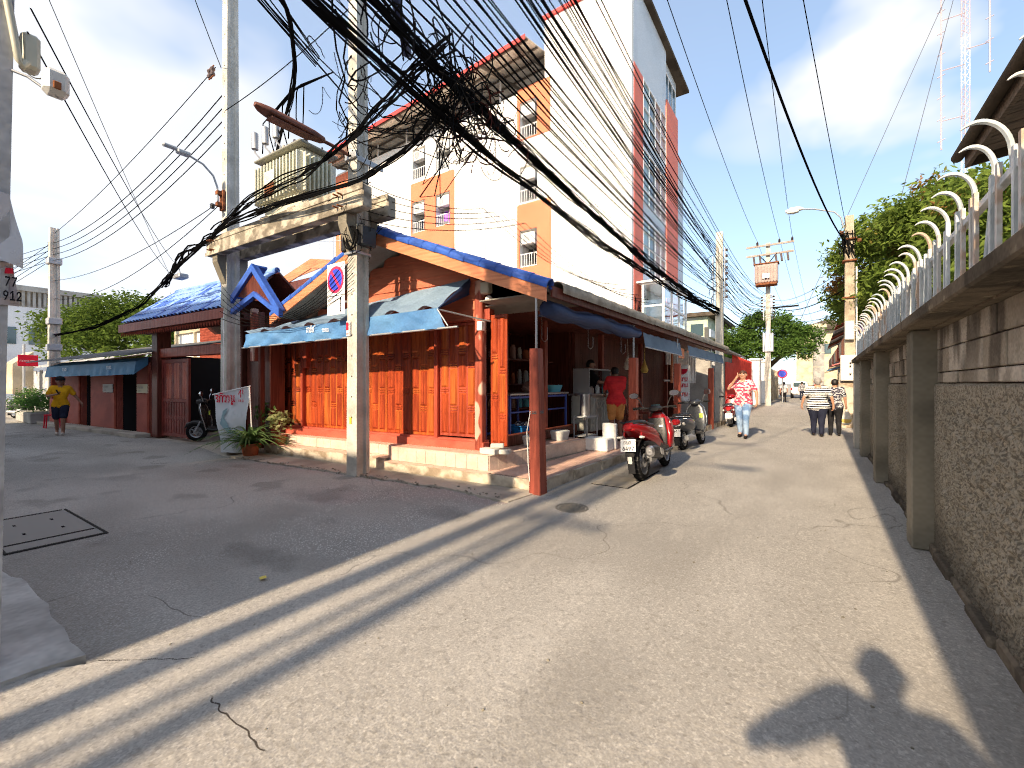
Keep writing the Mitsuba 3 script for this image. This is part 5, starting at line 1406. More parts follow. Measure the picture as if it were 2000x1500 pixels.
for k, (x_, y_, a_) in enumerate(((-7.0, 5.13, .3), (-6.88, 5.16, .9))):
    s_ = part(sl_, 'sandal', mv(ext(Polygon([(.13 * math.cos(t) * (1 if math.cos(t) > 0 else 1.05), .045 * math.sin(t) * (1 + .25 * math.cos(t))) for t in np.linspace(0, 2 * PI, 24)]), .02, .376), (x_, y_, 0), a_), 'shoe_dark')
    part(s_, 'strap', mv(tube([(.0, -.045, .39), (.04, -.02, .43), (.05, .0, .44), (.04, .02, .43), (.0, .045, .39)], .009, 5), (x_, y_, 0), a_), 'shoe_dark')
# ------------------------------------------------------------------ scooters (local: x forward, y left, z up)
def wheel(t, c, r, w, spin=0.0, M=None):
    c = np.asarray(c, float)
    prof = [(r - .085, -w * .42), (r - .05, -w * .5), (r - .015, -w * .38), (r, -w * .12), (r, w * .12), (r - .015, w * .38), (r - .05, w * .5), (r - .085, w * .42)]
    ty = frame(lathe2(prof[::-1], 36), c, (1, 0, 0), (0, 0, 1), (0, -1, 0))
    wk = part(t, 'wheel', M(ty), 'rubber', smooth=30)
    rim = [frame(lathe2([(r - .09, -w * .42), (r - .105, -w * .3), (r - .105, w * .3), (r - .09, w * .42), (r - .078, w * .42), (r - .078, -w * .42)], 32), c, (1, 0, 0), (0, 0, 1), (0, -1, 0))]
    for k in range(6):
        a = k * PI / 3 + spin
        p, q = np.array([.05 * math.cos(a), 0, .05 * math.sin(a)]), np.array([(r - .1) * math.cos(a + .12), 0, (r - .1) * math.sin(a + .12)])
        rim.append(tube([c + p, c + (p + q) / 2, c + q], [.024, .016, .02], 6))
    rim.append(frame(lathe2([(.0, -w * .4), (.055, -w * .4), (.055, w * .4), (.0, w * .4)][::-1], 16), c, (1, 0, 0), (0, 0, 1), (0, -1, 0)))
    part(wk, 'rim', M(cat(*rim)), 'galv', smooth=35)
    tr = []
    for k in range(24):
        a = k * 2 * PI / 24
        for sgn in (-1, 1):
            p = c + np.array([(r + .001) * math.cos(a), sgn * w * .10, (r + .001) * math.sin(a)])
            q = c + np.array([(r - .012) * math.cos(a + .12), sgn * w * .40, (r - .012) * math.sin(a + .12)])
            tr.append(tube([p, q], .005, 4))
    part(wk, 'tread', M(cat(*tr)), 'rubber_grey', stuff=True)
    part(wk, 'brake_disc', M(frame(lathe2([(.05, -.003), (.10, -.003), (.10, .003), (.05, .003)][::-1], 24), c + [0, -w * .45, 0], (1, 0, 0), (0, 0, 1), (0, -1, 0))), 'steel')


plain('rubber_grey', (0.05, 0.05, 0.05), .8)


def plate(t, M, c, w, h, tilt, txt):
    F_ = lambda m: M(mv(frame(m, (0, 0, 0), (0, -1, 0), (0, 0, 1), (-1, 0, 0)), c, 0, 1, 0, tilt))
    k = part(t, 'number_plate', F_(cb(-w / 2, w / 2, -h / 2, h / 2, 0, .006, .002)), 'sign_white')
    if txt:
        m = meshkit.text_mesh(txt, h * .30, .002, True)
        tw_ = m.bounds[1][0]
        part(k, 'digits', F_((np.array(m.vertices) * [min(1, w * .8 / tw_), 1, 1] + [-min(1, w * .8 / tw_) * tw_ / 2, -h * .40, .0065], np.array(m.faces))), 'ink_black')
    strokes_pl = [[(x + .8 * i, y) for x, y in pl] for i, L in enumerate((KO, NO, TO)) for pl in L]
    ms = []
    for pl in strokes_pl:
        for a, b in zip(pl[:-1], pl[1:]):
            a, b = np.array(a) * h * .26, np.array(b) * h * .26
            d = b - a; L = np.linalg.norm(d)
            if L > 1e-5:
                e = np.array([-d[1], d[0]]) / L * h * .02
                o = np.array([-h * .33, h * .08])
                ms.append(ext([tuple(a - e + o), tuple(b - e + o), tuple(b + e + o), tuple(a + e + o)], .002, .0065))
    part(k, 'letters', F_(cat(*ms)), 'ink_black')


def mirror(t, M, base, side, mat, round_=False):
    b = np.asarray(base, float); c = b + [-.02, side * .14, .20]
    part(t, 'mirror', M(cat(tube([b, b + [.0, side * .06, .12], c], .008, 6), loft([(-.02, c[1], c[2], .05, .03), (.0, c[1], c[2], .085 if not round_ else .07, .05 if not round_ else .06), (.03, c[1], c[2], .07, .04), (.045, c[1], c[2], .03, .015)], 14) if False else mv(loft([(-.012, 0, 0, .082 if not round_ else .07, .048 if not round_ else .065), (.012, 0, 0, .082 if not round_ else .07, .048 if not round_ else .065), (.035, 0, 0, .05, .03)], 14), c))), mat, smooth=40)
    part(t, 'mirror_glass', M(mv(loft([(-.0135, 0, 0, .074 if not round_ else .062, .042 if not round_ else .058), (-.0125, 0, 0, .074 if not round_ else .062, .042 if not round_ else .058)], 14), c)), 'chrome')


def maxi_scooter(label, pos, yaw, lean=-.10):
    t = thing('scooter', label, 'scooter', None)
    M = lambda m: mv(mv(m, (0, 0, 0), 0, 1, lean), pos, yaw)
    wheel(t, (0, 0, .29), .29, .145, .2, M); wheel(t, (1.34, 0, .29), .285, .115, .5, M)
    # dark chassis
    part(t, 'chassis', M(cat(loft([(.10, 0, .42, .08, .10), (.35, 0, .38, .12, .12), (.8, 0, .33, .14, .08), (1.02, 0, .40, .12, .12)], 14), loft([(.0, .10, .34, .03, .06), (.5, .10, .36, .05, .10)], 10))), 'black_plastic', smooth=40)
    part(t, 'engine', M(cat(cb(.06, .46, -.15, -.06, .24, .42, .03), cb(.30, .52, -.16, .10, .27, .46, .03), *[cb(.33, .50, -.185, -.155, .28 + i * .03, .295 + i * .03, .003) for i in range(5)])), 'galv')
    part(t, 'swing_arm', M(cat(tube([(.0, .12, .29), (.4, .12, .36)], .035, 8), tube([(.0, -.10, .29), (.42, -.10, .36)], .026, 8))), 'black_plastic', smooth=True)
    # tail and side panels, red
    part(t, 'tail', M(loft([(-.40, 0, .815, .05, .035), (-.30, 0, .80, .115, .07), (-.10, 0, .75, .165, .105), (.15, 0, .69, .18, .125), (.42, 0, .63, .175, .12), (.60, 0, .58, .155, .11), (.72, 0, .54, .12, .08)], 20, ex=2.8)), 'scooter_red', smooth=45)
    for s in (-1, 1):
        part(t, 'side_panel', M(loft([(-.22, s * .125, .70, .012, .03), (.05, s * .165, .63, .016, .06), (.40, s * .185, .52, .02, .085), (.68, s * .165, .44, .016, .06), (.80, s * .15, .40, .01, .03)], 12, ex=2.6)), 'scooter_red', smooth=45)
        part(t, 'lower_cover', M(loft([(-.12, s * .13, .55, .012, .03), (.15, s * .165, .50, .02, .075), (.5, s * .18, .42, .022, .09), (.9, s * .19, .36, .02, .06), (1.02, s * .17, .36, .01, .03)], 12, ex=2.6)), 'black_plastic', smooth=45)
        part(t, 'grab_rail', M(tube([(-.34, s * .06, .86), (-.30, s * .13, .875), (-.05, s * .165, .85), (.05, s * .15, .82)], .013, 6)), 'black_plastic', smooth=True)
        part(t, 'shock', M(cat(tube([(.02, s * .13, .36), (.16, s * .13, .66)], .012, 8), tube([(.05 + .11 * u + .012 * math.cos(u * 44), s * .13 + .024 * math.sin(u * 44), .41 + .22 * u) for u in np.linspace(0, 1, 60)], .006, 4))), 'steel', smooth=True)
        part(t, 'turn_signal', M(loft([(-.33, s * .17, .66, .04, .018), (-.28, s * .14, .66, .03, .02)], 10)), 'lens_clear', smooth=True)
        part(t, 'leg_shield', M(loft([(.32, 1.04, s * .17, .05, .03), (.42, 1.06, s * .20, .10, .04), (.58, 1.10, s * .21, .13, .045), (.74, 1.16, s * .18, .13, .045), (.86, 1.20, s * .12, .08, .03)], 14, axis='z', ex=2.6)), 'scooter_red', smooth=45)
        part(t, 'grip', M(tube([(1.04, s * .24, 1.03), (1.0, s * .36, 1.03)], .020, 8)), 'rubber', smooth=True)
        part(t, 'lever', M(tube([(1.07, s * .18, 1.02), (1.06, s * .30, 1.01), (1.03, s * .36, 1.0)], .007, 5)), 'steel')
        part(t, 'footboard', M(cb(.58, 1.04, min(s * .10, s * .24), max(s * .10, s * .24), .33, .37, .012)), 'black_plastic')
        part(t, 'fork', M(tube([(1.33, s * .085, .29), (1.20, s * .085, .62)], .026, 8)), 'galv', smooth=True)
        mirror(t, M, (1.08, s * .20, 1.05), s, 'black_plastic')
    part(t, 'nose', M(loft([(.50, 1.20, 0, .06, .12), (.62, 1.24, 0, .11, .17), (.78, 1.27, 0, .12, .16), (.90, 1.23, 0, .08, .10), (.95, 1.20, 0, .04, .06)], 18, axis='z', ex=2.6)), 'scooter_red', smooth=45)
    part(t, 'inner_shield', M(loft([(.40, .98, 0, .03, .17), (.62, 1.00, 0, .035, .18), (.85, 1.06, 0, .03, .14)], 14, axis='z', ex=3)), 'black_plastic', smooth=45)
    part(t, 'badge', M(cat(bx(.985, .999, -.125, -.055, .70, .735), bx(1.02, 1.03, -.235, -.225, .76, .79))), 'sign_white')
    part(t, 'seat', M(loft([(-.30, 0, .855, .08, .018), (-.18, 0, .86, .12, .035), (.05, 0, .84, .14, .05), (.22, 0, .795, .145, .05), (.45, 0, .765, .135, .05), (.62, 0, .76, .09, .035), (.68, 0, .74, .04, .01)], 16, ex=2.5)), 'seat_black', smooth=45)
    part(t, 'centre_tunnel', M(loft([(.62, 0, .58, .10, .10), (.82, 0, .50, .085, .10), (1.02, 0, .52, .10, .12)], 14, ex=2.5)), 'black_plastic', smooth=45)
    part(t, 'handlebar', M(cat(tube([(1.0, -.36, 1.03), (1.06, -.2, 1.03), (1.09, 0, 1.0), (1.06, .2, 1.03), (1.0, .36, 1.03)], .013, 8), loft([(1.0, 0, 1.0, .07, .03), (1.08, 0, 1.01, .12, .05), (1.16, 0, 1.0, .08, .03)], 14))), 'black_plastic', smooth=40)
    part(t, 'dashboard', M(loft([(1.12, 0, 1.03, .07, .03), (1.18, 0, 1.06, .06, .02)], 12)), 'window_dark', smooth=40)
    part(t, 'windscreen', M(grid(10, 8, lambda u, w: (1.24 - .08 * w - .25 * (u - .5) ** 2, (u - .5) * (.22 - .08 * w), .93 + .15 * w))), 'window_dark', smooth=True)
    part(t, 'taillight', M(loft([(-.375, 0, .775, .07, .018), (-.33, 0, .775, .085, .03)], 12)), 'lens_red', smooth=True)
    part(t, 'mudguard', M(cat(cb(-.40, -.20, -.055, .055, .60, .63, .01), hull([(x, y, z) for y in (-.06, .06) for x, z in ((-.42, .62), (-.44, .40), (-.40, .40), (-.34, .66))]), hull([(x, y, z) for y in (-.045, .045) for x, z in ((-.44, .42), (-.41, .16), (-.385, .16), (-.40, .42))]))), 'black_plastic')
    part(t, 'reflector', M(cb(-.445, -.438, -.03, .03, .30, .40, .003)), 'lens_clear')
    part(t, 'hugger', M(grid(12, 6, lambda u, w: (.0 - .315 * np.cos(.1 + u * 1.9), (w - .5) * .15, .29 + .315 * np.sin(.1 + u * 1.9)))), 'black_plastic', smooth=True)
    part(t, 'exhaust', M(cat(loft([(-.24, -.235, .45, .065, .08), (-.05, -.24, .43, .082, .10), (.22, -.225, .37, .074, .088), (.40, -.18, .30, .035, .035)], 14), tube([(.36, -.18, .30), (.5, -.14, .24), (.6, -.05, .26)], .022, 8))), 'black_plastic', smooth=45)
    part(t, 'exhaust_tip', M(cat(loft([(-.285, -.235, .455, .042, .055), (-.245, -.235, .45, .067, .082)], 14), frame(lathe2([(.0, -.002), (.02, -.002), (.02, .004), (0, .004)][::-1], 12), (-.288, -.235, .455), (0, 1, 0), (0, 0, 1), (-1, 0, 0)))), 'steel', smooth=40)
    part(t, 'heat_shield', M(loft([(-.02, -.325, .43, .006, .05), (.2, -.302, .385, .006, .045)], 10)), 'steel', smooth=40)
    part(t, 'front_fender', M(grid(14, 6, lambda u, w: (1.34 + .31 * np.cos(.5 + u * 2.3), (w - .5) * .14, .29 + .31 * np.sin(.5 + u * 2.3)))), 'scooter_red', smooth=True)
    part(t, 'side_stand', M(tube([(.5, .12, .28), (.45, .26, .03)], .012, 6)), 'black_plastic')
    plate(t, M, (-.455, 0, .56), .215, .175, .22, '6497')
    return t


plain('seat_black', (0.03, 0.03, 0.032), .45)
plain('lens_clear', (0.62, 0.60, 0.56), .2, coat=.8)


def retro_scooter(label, pos, yaw, paint, lean=-.10, rack=False):
    t = thing('scooter', label, 'scooter', None)
    M = lambda m: mv(mv(m, (0, 0, 0), 0, 1, lean), pos, yaw)
    wheel(t, (0, 0, .235), .235, .11, .2, M); wheel(t, (1.24, 0, .235), .235, .10, .4, M)
    part(t, 'engine', M(cat(cb(-.02, .40, .05, .16, .17, .34, .03), cb(.2, .5, -.12, .12, .26, .42, .03))), 'galv')
    part(t, 'body', M(loft([(-.30, 0, .62, .05, .06), (-.22, 0, .60, .13, .12), (-.05, 0, .56, .185, .155), (.18, 0, .53, .205, .17), (.40, 0, .52, .185, .16), (.56, 0, .50, .13, .12), (.62, 0, .47, .08, .08)], 20, ex=2.3)), paint, smooth=50)
    part(t, 'floor', M(loft([(.50, 0, .34, .15, .05), (.80, 0, .30, .17, .03), (1.0, 0, .33, .16, .05)], 14, ex=3)), 'black_plastic', smooth=40)
    part(t, 'leg_shield', M(loft([(.30, .98, 0, .025, .17), (.45, 1.0, 0, .035, .215), (.65, 1.04, 0, .045, .225), (.85, 1.09, 0, .05, .18), (.98, 1.11, 0, .04, .09)], 18, axis='z', ex=2.6)), paint, smooth=50)
    part(t, 'shield_trim', M(tube([(.96, -.18, .30), (.98, -.232, .5), (1.02, -.24, .66), (1.07, -.19, .86), (1.09, -.09, .97)], .011, 6)), 'chrome', smooth=True)
    part(t, 'shield_trim', M(tube([(.96, .18, .30), (.98, .232, .5), (1.02, .24, .66), (1.07, .19, .86), (1.09, .09, .97)], .011, 6)), 'chrome', smooth=True)
    part(t, 'seat', M(loft([(-.26, 0, .735, .09, .02), (-.1, 0, .745, .135, .045), (.15, 0, .735, .14, .05), (.4, 0, .72, .12, .045), (.52, 0, .70, .05, .02)], 16, ex=2.6)), 'seat_black', smooth=45)
    part(t, 'grab_rail', M(tube([(.10, -.17, .70), (-.18, -.17, .72), (-.33, -.09, .73), (-.33, .09, .73), (-.18, .17, .72), (.10, .17, .70)], .011, 6)), 'chrome', smooth=True)
    part(t, 'handlebar_pod', M(cat(loft([(.96, 0, .98, .06, .05), (1.04, 0, 1.0, .13, .065), (1.14, 0, .99, .12, .07), (1.19, 0, .985, .09, .06)], 16), tube([(.96, -.33, 1.0), (1.02, -.15, 1.0), (1.02, .15, 1.0), (.96, .33, 1.0)], .016, 8))), paint, smooth=50)
    part(t, 'headlight', M(loft([(1.19, 0, .985, .075, .06), (1.205, 0, .985, .05, .045)], 14)), 'lens_clear', smooth=40)
    for s in (-1, 1):
        part(t, 'grip', M(tube([(1.0, s * .22, 1.0), (.95, s * .36, 1.0)], .02, 8)), 'rubber', smooth=True)
        part(t, 'turn_signal', M(loft([(-.29, s * .15, .57, .022, .03), (-.24, s * .15, .57, .03, .04)], 10)), 'lens_clear', smooth=True)
        part(t, 'fork', M(tube([(1.24, s * .07, .235), (1.13, s * .06, .5)], .022, 8)), 'galv', smooth=True)
        mirror(t, M, (1.0, s * .18, 1.02), s, 'chrome', True)
    part(t, 'taillight', M(loft([(-.335, 0, .60, .055, .045), (-.30, 0, .61, .085, .065), (-.26, 0, .62, .09, .07)], 14)), 'lens_red', smooth=45)
    part(t, 'light_trim', M(loft([(-.285, 0, .60, .105, .085), (-.265, 0, .60, .11, .09)], 16)), 'chrome', smooth=45)
    part(t, 'mudguard', M(cat(hull([(x, y, z) for y in (-.07, .07) for x, z in ((-.30, .52), (-.36, .28), (-.33, .28), (-.18, .50))]), hull([(x, y, z) for y in (-.05, .05) for x, z in ((-.36, .30), (-.34, .12), (-.32, .12), (-.33, .30))]))), 'black_plastic')
    part(t, 'exhaust', M(loft([(-.22, -.17, .27, .045, .055), (.0, -.175, .26, .06, .07), (.25, -.16, .24, .05, .055), (.4, -.12, .24, .02, .02)], 14)), 'galv', smooth=45)
    part(t, 'front_fender', M(loft([(.98, 0, .40, .03, .03), (1.1, 0, .46, .075, .05), (1.28, 0, .48, .085, .05), (1.44, 0, .41, .06, .05), (1.50, 0, .33, .02, .02)], 14)), paint, smooth=50)
    part(t, 'sticker', M(bx(.985, .999, -.17, -.09, .63, .73)), 'sticker_green')
    part(t, 'side_stand', M(tube([(.4, .12, .25), (.36, .24, .03)], .011, 6)), 'black_plastic')
    plate(t, M, (-.375, 0, .39), .21, .165, .2, '' if rack else None)
    return t


plain('sticker_green', (0.55, 0.72, 0.12), .5)
maxi_scooter('glossy red maxi scooter with a white number plate, nearest parked at the walkway kerb', (-2.10, 6.46, 0), PI / 2 + .02)
retro_scooter('dark grey retro scooter with chrome mirrors, second one parked at the walkway', (-2.33, 9.95, 0), PI / 2 - .10, 'scooter_grey')
retro_scooter('red scooter parked beyond the walkway next to the man in the floral shirt', (-2.26, 16.1, 0), PI / 2 + .06, 'scooter_red')
retro_scooter('dark motorcycle standing in the shade inside the open gateway', (-11.9, 5.55, 0), -2.3, 'scooter_dark')
plain('scooter_dark', (0.02, 0.02, 0.022), .4)
retro_scooter('black motorcycle parked at the far left edge by the planter', (-27.4, 3.4, 0), .4, 'scooter_dark')
# ------------------------------------------------------------------ people (local: y forward, x right, z up)
plain('eye_white', (.75, .73, .70), .3)
plain('lips', (.36, .13, .11), .5)


def person(label, pos, yaw, h, J=None, skin='skin', hair='hair', top='cloth_white', bottom='cloth_navy', shoes='shoe_dark', long_trousers=True, short_sleeve=True, girth=1.0, hat=None, hair_long=0.0, name='person', head_dir=(0, 1)):
    t = thing(name, label, 'person')
    s = h / 1.70
    g = girth
    B_ = dict(pel=((0, 0, .96), .115 * g), belly=((0, .02 * g, 1.08), .115 * g), chL=((-.075 * g, .01, 1.27), .105 * g), chR=((.075 * g, .01, 1.27), .105 * g), shL=((-.165 * (1 + (g - 1) * .4), 0, 1.395), .055), shR=((.165 * (1 + (g - 1) * .4), 0, 1.395), .055),
              neck=((0, 0, 1.46), .050), hd=((0, .015, 1.585), .088), chin=((0, .055, 1.515), .042), occ=((0, -.025, 1.60), .082),
              elL=((-.235 * g, -.02, 1.13), .040), elR=((.235 * g, -.02, 1.13), .040), wrL=((-.25 * g, .05, .90), .027), wrR=((.25 * g, .05, .90), .027), paL=((-.25 * g, .075, .83), .030), paR=((.25 * g, .075, .83), .030),
              hipL=((-.085 * g, 0, .90), .098 * g), hipR=((.085 * g, 0, .90), .098 * g), knL=((-.095, .02, .50), .055 * (1 + (g - 1) * .7)), knR=((.095, .02, .50), .055 * (1 + (g - 1) * .7)), anL=((-.10, -.01, .085), .038), anR=((.10, -.01, .085), .038), toL=((-.115, .13, .035), .030), toR=((.115, .13, .035), .030))
    for k, p in (J or {}).items():
        B_[k] = (p, B_[k][1])
    B_ = {k: (np.array(p, float) * s, r * s) for k, (p, r) in B_.items()}
    bones = [('pel', 'belly'), ('belly', 'chL'), ('belly', 'chR'), ('chL', 'chR'), ('chL', 'shL'), ('chR', 'shR'), ('shL', 'shR'), ('chL', 'neck'), ('chR', 'neck'), ('neck', 'hd'), ('hd', 'chin'), ('hd', 'occ'), ('neck', 'occ'), ('neck', 'chin'),
             ('shL', 'elL'), ('elL', 'wrL'), ('wrL', 'paL'), ('shR', 'elR'), ('elR', 'wrR'), ('wrR', 'paR'), ('pel', 'hipL'), ('pel', 'hipR'), ('hipL', 'hipR'), ('hipL', 'knL'), ('knL', 'anL'), ('anL', 'toL'), ('hipR', 'knR'), ('knR', 'anR'), ('anR', 'toR')]
    for sd in 'LR':                                  # five curled fingers of different lengths
        wr, pa = B_['wr' + sd][0], B_['pa' + sd][0]
        d = pa - wr; d /= np.linalg.norm(d)
        side = np.cross(d, [0, 0, 1.]) if abs(d[2]) < .8 else np.array([0, 1., 0]); side -= d * (d @ side); side /= np.linalg.norm(side)
        cur = np.cross(side, d) * (1 if sd == 'R' else -1)
        for k, (o, L) in enumerate(((-.027, .062), (-.009, .078), (.010, .074), (.027, .058))):
            a, b, c = f'f{sd}{k}a', f'f{sd}{k}b', f'f{sd}{k}c'
            B_[a] = (pa + side * o * s, .011 * s)
            B_[b] = (B_[a][0] + (d * .85 + cur * .25) * (L * .55 + .025) * s, .0095 * s)
            B_[c] = (B_[b][0] + (d * .55 + cur * .8) * L * .5 * s, .008 * s)
            bones += [('pa' + sd, a), (a, b), (b, c)]
        B_[f't{sd}a'] = (wr * .45 + pa * .55 + (side * -.030 + cur * .008) * s, .013 * s)
        B_[f't{sd}b'] = (B_[f't{sd}a'][0] + (d * .6 - side * .45 + cur * .5) * .05 * s, .010 * s)
        bones += [('pa' + sd, f't{sd}a'), (f't{sd}a', f't{sd}b')]
    fx, fy = head_dir
    f_ = np.array([fx, fy, 0.]); f_ /= np.linalg.norm(f_); r_ = np.array([f_[1], -f_[0], 0])
    hd, ch = B_['hd'][0], B_['chin'][0]
    B_['chin'] = (np.array([hd[0], hd[1], ch[2]]) + f_ * .040 * s, B_['chin'][1]); B_['occ'] = (np.array([hd[0], hd[1], hd[2] + .015 * s]) - f_ * .035 * s, B_['occ'][1])
    face = hd + f_ * .088 * s
    for nm, p, r in (('nose', face - e3 * .012 * s + f_ * .010 * s, .013), ('brow', face + e3 * .022 * s - f_ * .012 * s, .02), ('earL', hd - r_ * .088 * s - e3 * .005, .02), ('earR', hd + r_ * .088 * s - e3 * .005, .02)):
        B_[nm] = (p, r * s); bones.append(('hd', nm))
    X_ = lambda m: mv(m, pos, yaw)
    body = blobs(B_, bones, .018 * s, 6)
    scene[t] = shape(X_(body), skin, True)

    def dress(nm, bl, grow, mat, it=6, over=None):
        Bq = {k: (p, r + grow * s) for k, (p, r) in B_.items()}
        for k, v_ in (over or {}).items():
            Bq[k] = v_
        return part(t, nm, X_(blobs(Bq, bl, .026 * s, it)), mat, smooth=True)

    mid = lambda a, b, u: B_[a][0] * (1 - u) + B_[b][0] * u
    ov = {'slL': (mid('shL', 'elL', .72 if short_sleeve else 1.0), .066 * s), 'slR': (mid('shR', 'elR', .72 if short_sleeve else 1.0), .066 * s), 'hemL': (B_['hipL'][0] + [0, 0, -.01], .120 * g * s), 'hemR': (B_['hipR'][0] + [0, 0, -.01], .120 * g * s), 'col': (B_['neck'][0] - [0, 0, .045 * s], .06 * s)}
    sb = [('pel', 'belly'), ('belly', 'chL'), ('belly', 'chR'), ('chL', 'chR'), ('chL', 'shL'), ('chR', 'shR'), ('shL', 'shR'), ('chL', 'col'), ('chR', 'col'), ('shL', 'slL'), ('shR', 'slR'), ('hemL', 'hemR'), ('belly', 'hemL'), ('belly', 'hemR')]
    if not short_sleeve:
        ov['wsL'] = (mid('elL', 'wrL', .85), .042 * s); ov['wsR'] = (mid('elR', 'wrR', .85), .042 * s); sb += [('slL', 'wsL'), ('slR', 'wsR')]
    dress('shirt', sb, .017, top, over=ov)
    if long_trousers:
        ov = {'cuL': (B_['anL'][0] + [0, 0, .02], .058 * s), 'cuR': (B_['anR'][0] + [0, 0, .02], .058 * s)}
        ov['pel'] = (B_['pel'][0] - [0, 0, .03 * s], .100 * g * s)
        dress('trousers', [('pel', 'hipL'), ('pel', 'hipR'), ('hipL', 'hipR'), ('hipL', 'knL'), ('hipR', 'knR'), ('knL', 'cuL'), ('knR', 'cuR')], .018, bottom, over=ov)
    else:
        ov = {'cuL': (mid('hipL', 'knL', .88), .092 * s), 'cuR': (mid('hipR', 'knR', .88), .092 * s)}
        ov['pel'] = (B_['pel'][0] - [0, 0, .03 * s], .100 * g * s)
        dress('shorts', [('pel', 'hipL'), ('pel', 'hipR'), ('hipL', 'hipR'), ('hipL', 'cuL'), ('hipR', 'cuR')], .018, bottom, over=ov)
    for sd in 'LR':
        dress('shoe', [('an' + sd, 'to' + sd), ('he' + sd, 'to' + sd)], .008, shoes, it=3, over={'an' + sd: (B_['an' + sd][0] - [0, 0, .03 * s], .040 * s), 'he' + sd: (B_['an' + sd][0] * [1, 1, 0] + [0, -.03 * s, B_['to' + sd][0][2]], .034 * s)})
    hb = {'a': (hd + e3 * .028 * s - f_ * .022 * s, .094 * s), 'b': (hd - e3 * .015 * s - f_ * .045 * s, .080 * s), 'c': (hd + e3 * .05 * s + f_ * .015 * s, .072 * s), 'd': (hd - f_ * .055 * s - e3 * (.03 + hair_long) * s, .062 * s)}
    part(t, 'hair', X_(blobs(hb, [('a', 'b'), ('a', 'c'), ('b', 'd')], .02 * s, 3)), hair, smooth=True)
    if hat:
        part(t, 'cap', X_(cat(mv(loft([(-.01, 0, 0, .105, .115), (.04, 0, 0, .10, .11), (.09, 0, 0, .07, .08), (.105, 0, 0, .02, .02)], 18, axis='z', ex=2), hd + e3 * .045 * s), mv(ext(Polygon([(.09 * math.cos(a), .08 + .12 * math.sin(a)) for a in np.linspace(0, PI, 14)]), .008), hd + e3 * .045 * s))), hat, smooth=40)
    for sg in (-1, 1):
        e = hd + f_ * .079 * s + r_ * sg * .033 * s + e3 * .006 * s
        part(t, 'eye', X_(cat(ball(e, .012 * s, 1))), 'eye_white', smooth=True)
        part(t, 'pupil', X_(cat(ball(e + f_ * .008 * s, .0065 * s, 1))), 'hair', smooth=True)
        part(t, 'eyebrow', X_(tube([e + e3 * .02 * s - r_ * .018 * s + f_ * .008 * s, e + e3 * .024 * s + f_ * .01 * s, e + e3 * .02 * s + r_ * .018 * s + f_ * .008 * s], .004 * s, 5)), 'hair')
    part(t, 'mouth', X_(tube([face - e3 * .048 * s - r_ * .022 * s - f_ * .014 * s, face - e3 * .047 * s - f_ * .006 * s, face - e3 * .048 * s + r_ * .022 * s - f_ * .014 * s], .0055 * s, 6)), 'lips')
    return t, B_, X_


def at_hand(B_, X_, k):
    return X_((np.array([B_[k][0]]), np.zeros((1, 3), int)))[0][0]


# man in the floral shirt, hand raised to his face, walking towards the camera
t_, B_, X_ = person('man in a red floral shirt and pale jeans, hand at his face', (-1.55, 13.05, 0), PI - .10, 1.78,
    dict(elR=(.30, .12, 1.24), wrR=(.13, .20, 1.47), paR=(.085, .19, 1.545), elL=(-.30, .0, 1.16), wrL=(-.33, .08, .93), paL=(-.335, .10, .86), knL=(-.09, .10, .50), anL=(-.09, .10, .09), toL=(-.10, .25, .04), knR=(.09, -.04, .50), anR=(.095, -.16, .12), toR=(.10, -.03, .04)),
    hair='hair_brown', top='cloth_floral', bottom='cloth_jeans', girth=1.12)
# woman in stripes, seen from behind, and her companion
person('heavy-set woman in a black and white striped top walking away down the lane', (.08, 14.55, 0), .03, 1.60,
    dict(knL=(-.09, .10, .50), anL=(-.09, .13, .10), toL=(-.10, .27, .05), knR=(.09, .0, .49), anR=(.09, -.08, .09), toR=(.10, .06, .035), elL=(-.33, -.03, 1.12), wrL=(-.38, .06, .90), paL=(-.385, .08, .83), elR=(.33, -.03, 1.12), wrR=(.37, .02, .9), paR=(.375, .04, .83)),
    top='cloth_stripe', bottom='cloth_navy', girth=1.42, hair='hair_grey', hair_long=.02)
plain('hair_grey', (.30, .28, .27), .6)
t_, B_, X_ = person('companion in a dark blouse carrying a shopping bag, right of the striped woman', (.47, 15.0, 0), .0, 1.56,
    dict(elR=(.24, -.02, 1.13), wrR=(.27, .04, .90), paR=(.275, .05, .83)), top='cloth_dot', bottom='cloth_black', girth=1.1)
pmat('cloth_dot', lambda p, n, uv: mix((.5, .5, .52), (.05, .05, .07), ss(.44, .5, F3(p, 30.0, 2))), .9)
hnd = at_hand(B_, X_, 'paR')
bgk = thing('shopping_bag', 'thin white and yellow plastic shopping bag in the companion\'s right hand', 'bag')
part(bgk, 'bag', mv(loft([(-.46, 0, 0, .06, .05), (-.40, 0, 0, .11, .07), (-.25, 0, 0, .12, .075), (-.12, 0, 0, .07, .04), (-.03, 0, 0, .02, .015)], 14, axis='z', ex=2.2), hnd), 'bag_white', smooth=True)
part(bgk, 'content', mv(loft([(-.455, 0, 0, .055, .045), (-.40, 0, 0, .105, .066), (-.30, 0, .0, .122, .077), (-.28, 0, 0, .05, .03)], 14, axis='z', ex=2.2), hnd + [0, -.004, 0]), 'bag_yellow', smooth=True)
plain('bag_white', (.78, .74, .66), .5)
plain('bag_yellow', (.78, .55, .16), .6)
